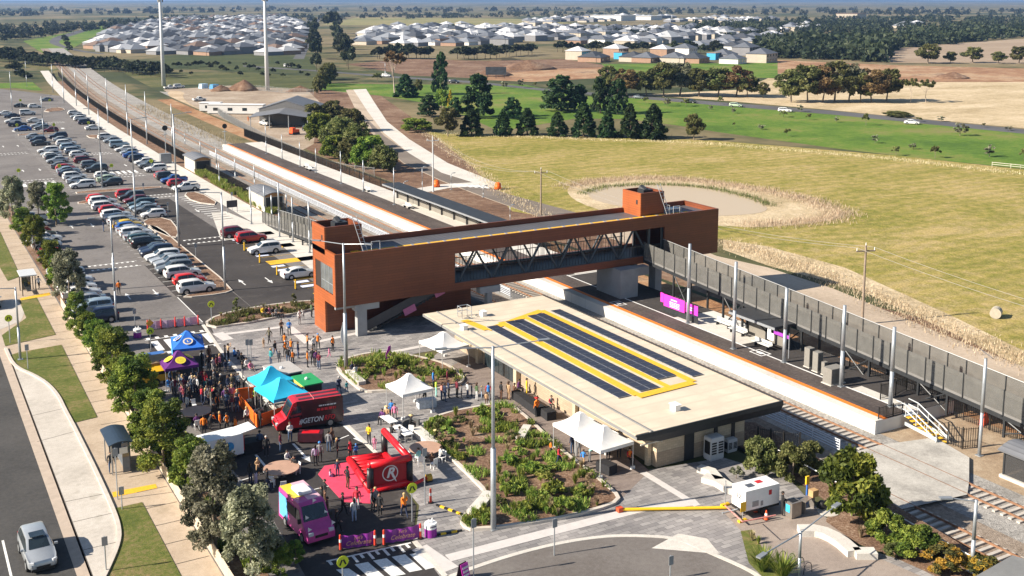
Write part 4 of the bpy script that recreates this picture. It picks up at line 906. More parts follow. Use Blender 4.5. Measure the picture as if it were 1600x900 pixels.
def tm(key, *a, **k):
    if key not in TM: TM[key] = tree_mesh(*a, **k)
    return TM[key]
NT = 0
def tree(p, h, w, proto, name, label, group=None, cat='tree', rz=None):
    me, tr, h0, w0 = proto
    r = thing(name, label, cat, p, rnd.random()*6.28 if rz is None else rz, group)
    r.scale = (w/w0, w/w0, h/h0)
    for nm, m in (('trunk', tr), ('crown', me)):
        if m is None: continue
        o = bpy.data.objects.new(nm, m); COL.objects.link(o); o.parent = r
    return r
# ---- the big gums between footpath and car park
big = {k: [tree_mesh('full', 6.5, 4.6, 15000, .14, k, 100+i, 70, bark, .018, False, .6) for i in range(2)] for k in ('green','grey')}
near = [((392,905),'grey',6.2,4.4,'grey green gum nearest the camera at the end of the beige fence'),((338,862),'grey',7.4,5.0,'tall grey green gum with thin pale trunk behind the bus shelter'),
 ((300,775),'green',4.6,3.6,'small bright green gum overhanging the beige fence by the bus shelter'),((258,742),'green',6.0,5.2,'bushy green gum beside the white food van'),
 ((212,664),'green',6.2,5.2,'dense green gum beside the yellow food trailer'),((180,600),'green',5.4,4.8,'green gum in front of the purple tent, over the fence end'),
 ((150,548),'green',3.4,3.2,'small dark green gum in front of the dark blue parked wagon'),((122,520),'green',4.6,3.2,'narrow olive green gum beside the silver parked wagons'),((108,474),'grey',6.6,4.8,'large round grey green gum behind the white open bus shelter'),
 ((80,428),'green',4.6,4.2,'light green gum beside the parked red hatchback'),((55,392),'green',5.4,4.2,'bright green gum beside a white parked ute'),((38,368),'green',4.4,4.2,'light green gum at the bend of the footpath'),
 ((22,352),'grey',8.2,5.0,'tall dark gum at the left edge of the photo'),((88,352),'green',7.0,5.4,'dark spreading gum in front of the far zebra crossing'),((60,338),'grey',6.0,4.2,'thick dark gum between two taller gums by the car park'),((462,884),'green',1.7,1.5,'small yellow green shrub tree beside the pink food van'),((436,903),'green',2.4,2.2,'yellow green bushy tree under the pink food van')]
near += [((u,v),'green',h,w,l) for u,v,h,w,l in ((236,706,5.2,4.2,'green gum filling the row level with the bus shelter roof'),(196,632,4.6,3.8,'green gum in the row level with the yellow trailer'),(166,575,4.4,3.6,'green gum in the row level with the blue marquee'),(136,535,3.4,3.0,'low green gum in the row level with the pink mesh barrier'),(94,452,4.4,3.8,'green gum in the row level with the white shelter roof'))]
for i,(p,k,h,w,l) in enumerate(near): tree(T(*p), h, w*.92, big[k][i%2], 'gum_tree', l)
# ---- bushes and trees elsewhere
P_ = {
 'wattle': [tree_mesh('full',6,7,7000,.3,'olive',200+i,60,bark,.02,False,.6) for i in range(2)], 'wattle_g': [tree_mesh('full',6,7,7000,.3,'green',210,60,bark,.02,False,.6)],
 'cone': [tree_mesh('cone',10,6.4,4200,.5,'pine',220+i,70,bark_d,.02,True) for i in range(2)],
 'pine': [tree_mesh('pine',16,15,5200,.75,'pine',230+i,80,bark_d,.02) for i in range(2)], 'euc': [tree_mesh('gum',14,13,6500,.6,'olive',240+i,60,bark,.022) for i in range(3)], 'eucr': [tree_mesh('gum',14,13,6200,.6,'rust',250,55,bark,.022)], 'eucg': [tree_mesh('gum',14,13,3600,.7,'grey',252,55,bark,.022)],
 'tall': [tree_mesh('umbrella',19,9,3000,.55,'rust',260,34,bark_p,.018)], 'thin': [tree_mesh('umbrella',10,8,1500,.5,'olive',262,20,bark_p,.015)],
 'young': [tree_mesh('dome',3.4,3,500,.34,'olive',270,16,bark,.02), tree_mesh('gum',3.6,2.6,420,.32,'grey',271,16,bark,.02)],
 'far': [tree_mesh('dome',9,9,420,1.3,'dark',280+i,18,bark_d,.02,True) for i in range(4)], 'yellow': [tree_mesh('cone',8,4,1400,.4,'yellow',290,30,bark,.02)],
}
def ht(u, v, hp, z=ZR): return hgt(u, v, v-hp, z)
def put(u, v, hp, wp, key, name, label, group=None, z=ZR, i=0):
    p = T(u,v,z); h = ht(u,v,hp,z); w = wp*math.dist((p.x,p.y,p.z),(0,0,H_CAM))/FPX/1.02
    L = P_[key]; return tree(p, h, w, L[i%len(L)], name, label, group)
for i,(u,v,hp,wp,k) in enumerate([(490,195,30,34,'wattle'),(518,190,30,36,'wattle'),(548,205,32,40,'wattle'),(500,222,42,42,'wattle_g'),(532,232,44,50,'wattle'),(560,238,42,44,'wattle'),(522,248,34,34,'wattle_g'),(548,258,40,44,'wattle'),(578,262,46,50,'wattle_g'),(600,268,38,40,'wattle')]):
    put(u,v,hp*1.08,wp*1.3,k,'wattle_tree','olive wattle in the rounded clump between the depot yard and the gravel road','wattles beside the gravel road',i=i)
for i,(u,v,hp,wp,l) in enumerate([(737,212,42,36,'dark cone shaped conifer at the left end of the row, beside a loose bushy one'),(786,212,40,30,'dark conifer second from the left end of the paddock row'),(824,211,42,34,'dark conifer third from left in the row along the paddock'),(871,213,38,32,'shorter pointed conifer in the middle of the paddock row'),(912,214,53,38,'tall broad conifer left of centre in the paddock row'),(949,215,42,30,'narrow pointed conifer between two broad conifers'),(984,216,54,34,'tall oval conifer second from the right end of the row'),(1021,217,54,42,'broad conifer at the right end of the paddock row')]):
    put(u,v,hp,wp*1.22,'cone','conifer',l,'conifers along the far edge of the paddock',i=i)
for u,v,hp,wp,k,n,l in [(700,213,44,44,'euc','bushy_tree','loose grey green bushy tree at the left end of the conifer row'),(670,182,34,44,'pine','pine_tree','low dark spreading pine at the edge of the brown earth'),(712,186,34,30,'pine','pine_tree','small dark pine beside the yellow leaved tree'),(748,184,68,70,'pine','pine_tree','large dark pine behind the conifer row left of centre'),(800,186,34,40,'pine','pine_tree','dark pine between the two big dark pine clumps'),
 (689,148,66,34,'pine','pine_tree','tall dark upright pine standing alone beside the highway'),(634,152,36,44,'cone','conifer','dark dense conifer under the tall rusty gum'),(654,146,22,18,'euc','gum_tree','small olive tree right of the dark conifer'),(617,149,78,40,'tall','gum_tree','very tall rusty crowned gum with bare pale trunks'),(704,178,38,14,'yellow','yellow_tree','small bright yellow leaved tree among dark pines'),(690,170,30,28,'wattle_g','bushy_tree','light green bush below the tall upright pine'),
 (877,174,56,80,'pine','pine_tree','broad dark pine clump left of the gums behind the paddock'),(938,177,56,42,'pine','pine_tree','dark pine in the middle behind the paddock row'),(965,178,54,46,'pine','pine_tree','dark pine at the right of the big dark pine clump'),(1084,219,40,36,'euc','bushy_tree','olive bushy tree standing apart right of the conifer row'),(905,172,40,40,'pine','pine_tree','dark pine filling between the broad pines behind the paddock'),(650,205,20,60,'wattle_g','bushes','low olive bushes at the left end of the paddock')]:
    put(u,v,hp,wp,k,n,l)
for i,(u,v,hp,wp,k) in enumerate([(950,148,44,34,'euc'),(980,150,42,42,'eucr'),(1010,150,40,40,'euc'),(1037,151,52,46,'euc'),(1062,149,50,50,'eucg'),(1092,151,44,44,'euc'),(1122,151,44,50,'euc'),(1150,151,48,50,'eucr'),(1168,152,36,34,'euc')]):
    put(u,v,hp,wp*1.2,k,'gum_tree','olive gum in the long row of gums behind the highway','gums in the row behind the highway',i=i)
put(1192,153,24,22,'euc','gum_tree','small dark gum standing alone between the two gum clumps')
for i,(u,v,hp,wp,k) in enumerate([(1236,160,50,46,'euc'),(1262,160,58,50,'euc'),(1285,160,56,46,'eucr'),(1304,159,62,58,'euc'),(1326,159,58,44,'eucg'),(1345,160,46,40,'euc'),(1362,160,52,48,'eucr'),(1385,158,50,44,'euc')]):
    put(u,v,hp,wp*1.2,k,'gum_tree','gum in the big round clump on the dry field at the right','gums in the round clump on the dry field',i=i)
put(1422,161,42,28,'thin','gum_tree','thin umbrella shaped gum beside the round clump'); put(1447,160,38,32,'thin','gum_tree','outermost umbrella shaped gum on the dry field')
for u,v,hp,wp in ((1450,99,30,42),(1485,99,18,22),(1520,98,24,36),(1560,99,18,24),(1592,99,26,34)): put(u,v,hp,wp,'euc','gum_tree','dark gum on the edge of the pale field in the upper right','gums below the pale field at the upper right')
for i,(u,v,hp,wp) in enumerate([(1224,183,12,16),(1250,175,13,12),(1264,187,11,11),(1307,191,10,10),(1353,196,22,14),(1500,212,22,22),(1230,213,14,14),(1367,224,15,13),(1400,243,17,16),(1427,233,10,14),(1461,247,22,20),(1546,245,20,19),(1600,249,20,18),(814,137,15,13),(1009,162,12,12),(1042,166,15,13),(1072,166,14,18),(1110,172,9,8),(1125,163,15,12),(1146,177,10,11),(1147,198,8,6),(1189,202,8,14),(1436,190,8,12),(1470,190,10,14),(1537,199,8,8),(1577,204,8,12),(590,128,16,20),(787,138,12,14),(836,136,9,9)]):
    put(u,v,hp,wp,'young','young_tree','small young tree on the bright green strip beside the highway','young trees beside the highway',i=i)
put(1400,182,8,50,'wattle','bushes','low olive bush patch on the dry field beside the highway'); 
# ---- belts of trees farther away
R2 = random.Random(5)
def belt(u0,v0,u1,v1,n,hp,jit,label,group,key='far',wk=1.1,name='tree'):
    for i in range(n):
        f = (i+R2.random()*.8)/n; u = u0+(u1-u0)*f; v = v0+(v1-v0)*f+R2.uniform(-jit,jit); h = hp*R2.uniform(.75,1.2)
        put(u,v,h,h*wk*R2.uniform(.85,1.25),key,name,label,group,i=i)
belt(-8,94,262,119,96,19,3.5,'dark tree in the thick belt below the curved road at the left','belt of dark trees at the left')
belt(260,112,485,112,30,9,10,'small dark tree scattered on the dark grass below the grey estate','scattered trees below the estate')
belt(20,118,45,132,4,20,2,'dark round tree at the bend of the railway','trees at the railway bend')
belt(495,112,490,50,9,30,2,'dark tree in the left row of the avenue climbing to the horizon','left row of the avenue',wk=.7)
belt(545,112,520,48,10,34,3,'dark tree in the right row of the avenue climbing to the horizon','right row of the avenue',wk=.8)
belt(495,150,520,118,7,24,3,'olive tree in the line between the depot roof and the avenue','trees beside the depot roof','wattle',.9)
belt(585,92,676,92,12,22,1,'black green pine in the row below the middle houses','pines below the middle houses')
belt(712,92,778,93,8,22,1,'black green pine in the row right of the middle houses','pines right of the middle houses')
belt(775,90,838,86,7,18,1,'dark pine beside the earthworks and the first white roofed house','pines beside the earthworks')
belt(870,81,1028,82,18,17,1.5,'dark tree in the row behind the new houses','trees behind the new houses')
belt(1052,83,1135,85,9,19,1,'dark tree in the row behind the right hand new houses','trees behind the right hand new houses')
belt(560,60,800,62,16,8,5,'dark tree between the distant roofs in the middle','trees between the distant roofs')
belt(0,66,180,44,34,10,3,'dark tree beside the curved road and green verge at the left','trees beside the curved road')
belt(110,84,100,60,8,9,2,'small dark tree on the median of the curved road','trees on the median of the curved road')
belt(160,78,480,38,44,7,11,'dark street tree between roofs of the grey estate','street trees in the grey estate')
# ---- woods that read as one mass
def woodland_mass(name, label, spots, seed):
    rs = np.random.default_rng(seed); cs=[]; ss=[]; mi=[]
    for (x,y,h,w) in spots:
        n = 70; d = rs.normal(size=(n,3)); d /= np.linalg.norm(d,axis=1)[:,None]; d[:,2]=np.abs(d[:,2])
        d *= (.6+.4*rs.random((n,1))); cs.append(np.array([x,y,ZR])+d*np.array([w/2,w/2,h*.95])+np.array([0,0,.06*h])); ss.append(np.full(n,w*.2)*(.7+.6*rs.random(n))); mi.append(np.clip((rs.random()*1.6+rs.random(n)*1.5).astype(int),0,2))
    me = leafmesh(name, np.concatenate(cs), np.concatenate(ss), LEAF['dark'], rs, np.concatenate(mi), .5, 1.4)
    o = bpy.data.objects.new(name, me); COL.objects.link(o); tag(o,label,'woodland',kind='stuff'); return o
def spots(poly, n, h, seed):
    r = random.Random(seed); out=[]
    us=[p[0] for p in poly]; vs_=[p[1] for p in poly]
    def inside(u,v):
        c=False; N=len(poly)
        for i in range(N):
            (x1,y1),(x2,y2)=poly[i],poly[(i+1)%N]
            if (y1>v)!=(y2>v) and u<(x2-x1)*(v-y1)/(y2-y1)+x1: c=not c
        return c
    while len(out)<n:
        u,v=r.uniform(min(us),max(us)),r.uniform(min(vs_),max(vs_))
        if not inside(u,v): continue
        p=T(u,v,ZR); hh=h*r.uniform(.6,1.25); out.append((p.x,p.y,hh,hh*r.uniform(.9,1.7)))
    return out
woodland_mass('woodland','dark eucalypt woodland across the upper right behind the earthworks', spots([(1195,90),(1370,97),(1385,80),(1470,70),(1600,58),(1650,50),(1500,52),(1250,64),(1180,74)],520,9.5,1),1)
woodland_mass('distant_woodland','distant dark woodland band below the horizon at the right', spots([(1050,48),(1250,52),(1650,46),(1650,28),(1400,26),(1100,36)],600,8,2),2)
woodland_mass('distant_woodland','distant thin dark tree bands below the horizon at the left and middle', spots([(0,44),(150,36),(300,28),(480,25),(800,22),(1000,22),(1000,28),(800,27),(500,32),(200,44),(0,58)],380,8,3)+spots([(620,52),(820,50),(1200,62),(1200,50),(1000,44),(700,46)],160,6,4),3)
woodland_mass('distant_woodland','faint hazy tree bands close under the horizon', spots([(0,16),(400,13),(800,15),(1200,13),(1640,17),(1640,24),(1200,24),(800,20),(400,19),(0,26)],420,11,6),6)
# ---- garden shrubs and grasses
SH = {'g': tree_mesh('dome',1,1.4,700,.16,'green',300,22,bark,.03,True), 'l': tree_mesh('dome',1,1.2,700,.13,'lime',301,22,bark,.03,True), 'o': tree_mesh('dome',1,1.5,900,.13,'olive',302,24,bark,.03,True), 'y': tree_mesh('dome',1,1.5,800,.13,'yellow',303,20,bark,.03,True), 's': tree_mesh('dome',1,1.3,800,.1,'grey',304,22,bark,.03,True)}
SHB = {k: tree_mesh('full',1,1.3,n,.062,pal,320+i,46,bark,.03,True,.6) for i,(k,n,pal) in enumerate((('g',9000,'green'),('o',6000,'olive'),('y',6000,'bloom')))}
def tuft_mesh(n, h, pal, seed, spread=.5):
    rs=np.random.default_rng(seed); vs=[]; mi=[]
    for i in range(n):
        a=rs.random()*6.28; r=.1*rs.random()*spread; l=h*(.6+.5*rs.random()); t=spread*(.2+.8*rs.random()); b0=np.array([r*cos(a),r*sin(a),0]); tip=b0+np.array([cos(a)*t*l*.8,sin(a)*t*l*.8,l*(1-.45*t)]); mid=b0*.5+tip*.5+np.array([0,0,.12*l]); w=np.array([-sin(a),cos(a),0])*.022
        vs+= [b0-w,b0+w,mid+w,mid-w, mid-w,mid+w,tip+w*.2,tip-w*.2]; mi+= [rs.integers(0,3)]*2
    me=bpy.data.meshes.new('blades'); me.from_pydata([tuple(v) for v in vs],[],[tuple(range(4*k,4*k+4)) for k in range(2*n)])
    for m in LEAF[pal]: me.materials.append(m)
    me.polygons.foreach_set('material_index',mi); me.update(); return me
TF = [tuft_mesh(130,.8,'lime',1), tuft_mesh(130,.7,'straw',2), tuft_mesh(260,1.2,'lime',3,.9)]
def shrub(u,v,h,w,k,label,group=None,z=.15,name='shrub'):
    me,tr,_,w0 = (SHB if w>=2.4 else SH)[k]; r = thing(name,label,'shrub',T(u,v,z),rnd.random()*6,group); r.scale=(w/w0,w/w0,h)
    o=bpy.data.objects.new('foliage',me); COL.objects.link(o); o.parent=r; o=bpy.data.objects.new('stem',tr); COL.objects.link(o); o.parent=r
def tuft(u,v,s,k,label,group=None,z=.13,name='grass_tuft'):
    o=bpy.data.objects.new(name,TF[k]); COL.objects.link(o); o.location=T(u,v,z); o.rotation_euler=(0,0,rnd.random()*6); o.scale=(s,s,s); tag(o,label,'grass',group)
def inpoly(p,P):
    c=False
    for i in range(len(P)):
        (x1,y1),(x2,y2)=P[i],P[(i+1)%len(P)]
        if (y1>p[1])!=(y2>p[1]) and p[0]<(x2-x1)*(p[1]-y1)/(y2-y1)+x1: c=not c
    return c
for u,v,h,w,k in ((585,578,.9,2.0,'g'),(603,575,1.0,1.8,'l'),(617,572,1.1,2.0,'g'),(575,585,.7,1.4,'g'),(630,580,.6,1.2,'l'),(655,585,.6,1.4,'o'),(690,588,.8,1.5,'g')): shrub(u,v,h,w,k,'low green shrub in the round garden bed below the footbridge','shrubs in the round garden bed')
for u,v,h,w,k in ((700,680,.8,1.6,'l'),(685,665,.9,1.6,'g'),(720,660,.6,1.4,'o'),(755,650,.9,1.8,'g'),(772,648,.7,1.4,'g'),(800,685,.6,1.3,'o'),(812,712,.7,1.6,'l'),(795,725,.8,1.5,'g'),(830,740,.9,2.0,'g'),(850,752,.9,1.8,'l'),(868,772,1.0,2.0,'g'),(800,770,.8,1.8,'g'),(820,800,.8,1.5,'g'),(882,797,1.0,1.8,'g'),(757,815,1.0,1.7,'g'),(845,780,.7,1.5,'l'),(905,775,.6,1.4,'l'),(780,790,.6,1.3,'o'),(720,720,.7,1.4,'g'),(705,700,.7,1.2,'o'),(860,735,.6,1.4,'l'),(815,697,.5,1.1,'g')): shrub(u,v,h,w,k,'low green shrub in the long garden bed around the tall lamp post','shrubs in the long garden bed')
R3 = random.Random(9)
def scatter_tufts(P,n,label,group,s=(.5,1.0),kinds=(0,0,1),z=.13):
    xs_=[p[0] for p in P]; ys_=[p[1] for p in P]; k=0
    while k<n:
        x,y=R3.uniform(min(xs_),max(xs_)),R3.uniform(min(ys_),max(ys_))
        if not inpoly((x,y),P): continue
        o=bpy.data.objects.new('grass_tuft',TF[R3.choice(kinds)]); COL.objects.link(o); o.location=(x,y,z); o.rotation_euler=(0,0,R3.random()*6); q=R3.uniform(*s); o.scale=(q,q,q); tag(o,label,'grass',group); k+=1
scatter_tufts(bedA,34,'grass tuft in the round garden bed below the footbridge','tufts in the round garden bed',(.6,1.1),(0,0,0,1))
scatter_tufts(bedB,110,'grass tuft in the long garden bed around the tall lamp post','tufts in the long garden bed',(.5,1.2),(0,0,0,1))
scatter_tufts(bedC,26,'grass tuft in the curved garden bed beside the accessible bays','tufts in the curved garden bed',(.4,.8))
P2 = [(54.8,178),(57,178),(57,228),(54.8,228)]
scatter_tufts(P2,70,'grass tuft in the planted strip between the two cream huts','tufts between the cream huts',(.8,1.5),(0,0,1))
def sapling(u,v,h,label,pal='lime',z=.13):
    key=('sap',pal); 
    if key not in TM: TM[key]=tree_mesh('gum',2.5,1.3,420,.16,pal,310+len(pal),16,bark,.012)
    tree(T(u,v,z),h,h*.5,TM[key],'sapling',label)
sapling(612,585,2.4,'staked sapling with light leaves in the round garden bed'); sapling(672,587,2.4,'yellowish sapling beside the white tent nearest the station'); sapling(688,702,2.6,'thin sapling beside the white tables at the end of the long bed','olive'); sapling(778,664,2.0,'narrow green sapling behind the tall lamp post'); sapling(922,775,1.8,'small staked sapling near the twin white tent','straw')
sapling(372,494,2.2,'young tree in the curved garden bed near the round crossing sign','olive'); sapling(458,482,1.8,'smaller young tree in the curved bed beside the orange wall','olive'); sapling(85,203,2.0,'small round tree on the far car park island','olive')
for u,v,h,w,k,l in ((1187,738,2.6,3.4,'o','grey olive shrub beside the white generator, leftmost of three'),(1238,748,2.6,3.2,'o','olive shrub directly behind the white generator'),(1265,735,2.2,2.6,'o','rusty tipped shrub between the generator and the near track'),(1330,806,4.6,5.4,'g','large round light green shrub tree beside the near track'),(1385,842,1.8,3.0,'g','dark green shrub behind the curved white bench'),(1432,868,1.9,3.2,'g','dark green rounded shrub at the end of the curved white bench'),(1365,832,1.0,1.3,'l','bright green small shrub at the middle of the curved white bench'),(1475,888,1.4,3.0,'y','yellow flowering shrub under the thin handrail'),(1535,898,1.2,2.6,'y','yellow flowering shrub at the bottom right corner by the track'),(1150,748,1.0,1.5,'s','silver leaved round shrub beside the forked bench'),(1400,870,1.0,2.0,'o','low olive shrub in the bed at the lower right')): shrub(u,v,h,w,k,l,z=0)
big1 = SH['g']
tuft(1192,893,1.5,2,'spiky bright green grass tree at the bottom edge beside the driveway',z=0); tuft(1222,905,1.6,2,'larger spiky grass tree at the bottom edge beside a lamp post',z=0); tuft(1175,845,1.1,1,'brown grass tuft at the corner of the paving',z=0); tuft(1345,840,1.3,1,'pale purple brown grass tuft beside the curved white bench',z=0); tuft(1185,850,.8,0,'small green tuft beside the brown grass tuft',z=0)
# ---- long dry grass along the paddock, pond and verges
def long_grass(name, label, pts, n, h, pal, seed, z=ZR, width=2.0):
    rs=np.random.default_rng(seed); W0=[T(u,v,z) for u,v in pts]; seg=[(a-b).length for a,b in zip(W0,W0[1:])]; tot=sum(seg); vs=[]; mi=[]
    for i in range(n):
        t=rs.random()*tot; k=0
        while t>seg[k]: t-=seg[k]; k+=1
        p=W0[k].lerp(W0[k+1],t/seg[k]); x=p.x+rs.normal()*width*.5; y=p.y+rs.normal()*width*.5; a=rs.random()*6.28; l=h*(.5+.8*rs.random()); w=.025+.035*rs.random()
        dx,dy=cos(a)*w,sin(a)*w; lx,ly=rs.normal()*.25*l,rs.normal()*.25*l
        vs+=[(x-dx,y-dy,z),(x+dx,y+dy,z),(x+dx*.3+lx,y+dy*.3+ly,z+l),(x-dx*.3+lx,y-dy*.3+ly,z+l)]; mi.append(rs.integers(0,3))
    me=bpy.data.meshes.new(name); me.from_pydata(vs,[],[tuple(range(4*k,4*k+4)) for k in range(n)])
    for m in LEAF[pal]: me.materials.append(m)
    me.polygons.foreach_set('material_index',mi); me.update(); o=bpy.data.objects.new(name,me); COL.objects.link(o); tag(o,label,'grass',kind='stuff'); return o
long_grass('reeds','pale reeds and dry grass ringing the brown pond',[(885,292),(930,283),(1010,278),(1080,281),(1180,295),(1260,311),(1318,333),(1300,343),(1240,349),(1170,352)],9000,.5,'reed',1,width=3.6)
long_grass('reeds','green yellow reeds on the inner edge of the pond',[(910,303),(945,292),(1010,288),(1070,290),(1120,296),(1175,309),(1205,322)],2200,.5,'olive',2,width=1.6)
long_grass('dry_grass','long straw coloured grass along the gravel road and paddock edge',[(1125,378),(1200,398),(1300,436),(1400,480),(1480,515),(1610,570)],5000,.35,'reed',3,width=3.2)
long_grass('dry_grass','straw coloured grass along the paddock edge beside the brown earth bank',[(662,205),(690,225),(740,262),(790,305),(850,338),(960,352)],3400,.38,'reed',4,width=2.4)
long_grass('dry_grass','straw coloured grass strip along the far side of the paddock',[(700,210),(900,217),(1100,224),(1250,236),(1400,249),(1600,272)],4500,.35,'reed',5,width=3)
long_grass('dry_grass','dry weeds on the bank between the railway and the crushed rock track',[(215,165),(290,200),(350,222),(400,245)],3500,.8,'straw',6,width=4,z=ZR+.6)

def ground_cover(P, n, label, pal, seed, h=.5, drift=.5):
    rs=np.random.default_rng(seed); xs_=[p[0] for p in P]; ys_=[p[1] for p in P]; vs=[]; mi=[]
    while len(mi)<n:
        x,y=rs.uniform(min(xs_),max(xs_)),rs.uniform(min(ys_),max(ys_))
        if noise.noise((x*.45,y*.45,seed))<drift-.5+.05 or not inpoly((x,y),P): continue
        a=rs.random()*6.28; l=h*(.5+.8*rs.random()); w=.025+.03*rs.random(); dx,dy=cos(a)*w,sin(a)*w; lx,ly=rs.normal()*.35*l,rs.normal()*.35*l
        vs+=[(x-dx,y-dy,.1),(x+dx,y+dy,.1),(x+dx*.4+lx,y+dy*.4+ly,.1+l),(x-dx*.4+lx,y-dy*.4+ly,.1+l)]; mi.append(rs.integers(0,3))
    me=bpy.data.meshes.new('ground_cover'); me.from_pydata(vs,[],[tuple(range(4*k,4*k+4)) for k in range(n)])
    for m in LEAF[pal]: me.materials.append(m)
    me.polygons.foreach_set('material_index',mi); me.update(); o=bpy.data.objects.new('ground_cover',me); COL.objects.link(o); tag(o,label,'ground cover',kind='stuff')
ground_cover(bedA,3600,'green grassy ground cover in the round garden bed','lime',1,.45,.6); ground_cover(bedB,6000,'green grassy ground cover in drifts over the long garden bed','green',2,.45,.7); ground_cover(bedB,3600,'lighter yellow green ground cover in the long garden bed','lime',5,.4,.75); ground_cover(bedC,4000,'olive ground cover in the curved garden bed','olive',3,.4); ground_cover(P2,9000,'yellow green ground cover between the cream huts','lime',4,.8,.4)
ground_cover([(16.8,60),(18.6,60),(17.6,128),(16.8,128)],5000,'low green ground cover under the gums beside the fence','green',6,.4)
# ================================================================== CARS
def paint(name, col, metal=.0, rough=.28):
    k='car_paint_'+name
    if k in MC: return MC[k]
    m,t,p=mk(k); lk(t, ramp(t,nz(t,coord(t),1.5,4),[(.3,vary(col,.94)),(.7,vary(col,1.05))]), p.inputs['Base Color']); p.inputs['Roughness'].default_value=rough; p.inputs['Metallic'].default_value=metal; p.inputs['Coat Weight'].default_value=.6; p.inputs['Coat Roughness'].default_value=.06
    MC[k]=m; return m
PAINT = {'white':paint('white',(.72,.72,.71)),'silver':paint('silver',(.42,.45,.48),.35),'pale blue':paint('paleblue',(.32,.42,.5),.3),'grey':paint('grey',(.16,.18,.2),.3),'charcoal':paint('charcoal',(.04,.045,.05),.2),'black':paint('black',(.012,.012,.014)),
 'navy':paint('navy',(.015,.025,.06),.2),'blue':paint('blue',(.02,.1,.36),.2),'red':paint('red',(.45,.015,.02)),'maroon':paint('maroon',(.16,.012,.02),.15),'yellow':paint('yellow',(.75,.48,.02)),'teal':paint('teal',(.015,.05,.06),.2),'pale green':paint('palegreen',(.4,.5,.36),.2),'bright red':paint('brightred',(.62,.02,.015))}
headlamp = M('headlamp_glass',(.6,.62,.65),.15,.05,3); taillamp = M('tail_lamp',(.3,.008,.008),.2,.1,3); rim = M('alloy_rim',(.4,.41,.42),.35,.15,8,.6); plate_m = M('number_plate',(.65,.65,.62),.5,.05)
# x, half width, sill z, belt z, roof z, half roof width  (rear to front)
SHAPE = {
 'hatchback': (1.50,[(-2.05,.68,.36,.80,.83,.62),(-1.98,.80,.27,.93,.97,.66),(-1.70,.86,.22,.97,1.34,.60),(-1.35,.87,.2,.97,1.46,.57),(-.3,.88,.2,.95,1.5,.58),(.25,.88,.2,.94,1.47,.58),(.98,.87,.2,.93,.98,.70),(1.65,.85,.22,.83,.85,.66),(1.95,.76,.28,.70,.72,.58),(2.05,.66,.36,.56,.58,.5)],(-1.55,.85),(1.28,-1.25),.31),
 'sedan': (1.46,[(-2.32,.70,.36,.84,.86,.62),(-2.25,.82,.27,.95,.98,.68),(-1.75,.88,.22,.97,1.02,.70),(-1.15,.89,.2,.96,1.36,.58),(-.5,.89,.2,.95,1.45,.57),(.25,.89,.2,.94,1.44,.57),(1.0,.88,.2,.93,.97,.70),(1.75,.86,.22,.82,.84,.67),(2.15,.78,.28,.68,.70,.58),(2.28,.66,.36,.55,.57,.5)],(-1.5,.85),(1.42,-1.32),.32),
 'SUV': (1.72,[(-2.3,.74,.42,.95,.98,.66),(-2.22,.86,.32,1.08,1.14,.70),(-2.0,.92,.28,1.12,1.58,.64),(-1.6,.93,.26,1.11,1.69,.62),(-.4,.93,.26,1.1,1.72,.63),(.3,.93,.26,1.09,1.68,.62),(1.05,.92,.26,1.08,1.13,.76),(1.8,.9,.28,.98,1.0,.72),(2.2,.82,.34,.84,.86,.64),(2.3,.72,.42,.66,.68,.56)],(-1.9,.92),(1.42,-1.38),.36),
 'wagon': (1.62,[(-2.4,.72,.4,.88,.9,.64),(-2.34,.84,.3,1.0,1.05,.68),(-2.15,.89,.26,1.03,1.42,.62),(-1.7,.9,.24,1.02,1.55,.6),(-.4,.9,.24,1.0,1.6,.6),(.35,.9,.24,.99,1.55,.6),(1.1,.89,.24,.98,1.02,.72),(1.85,.87,.26,.88,.9,.68),(2.25,.8,.3,.74,.76,.6),(2.36,.7,.38,.6,.62,.54)],(-2.0,.95),(1.45,-1.42),.34),
 'ute': (1.78,[(-2.62,.84,.5,1.08,1.1,.8),(-2.55,.9,.42,1.12,1.14,.86),(-.9,.92,.34,1.12,1.14,.86),(-.78,.92,.32,1.12,1.66,.66),(-.5,.92,.3,1.12,1.75,.64),(.3,.92,.3,1.1,1.74,.64),(1.05,.92,.3,1.08,1.13,.76),(1.9,.9,.32,1.0,1.02,.72),(2.3,.84,.38,.86,.88,.64),(2.4,.74,.46,.68,.7,.58)],(-.66,.92),(1.5,-1.55),.38),
 'four wheel drive': (1.95,[(-2.35,.84,.5,1.2,1.25,.76),(-2.3,.88,.42,1.22,1.85,.72),(-2.1,.9,.4,1.22,1.94,.72),(-.4,.9,.38,1.2,1.96,.72),(.55,.9,.38,1.2,1.92,.72),(.85,.9,.38,1.18,1.3,.74),(1.0,.89,.38,1.16,1.2,.76),(1.9,.86,.4,1.1,1.12,.72),(2.2,.84,.46,1.0,1.02,.68),(2.25,.8,.5,.8,.82,.64)],(-2.15,.72),(1.45,-1.4),.4),
}
CARS = {}
def lerp(a,b,f): return a+(b-a)*f
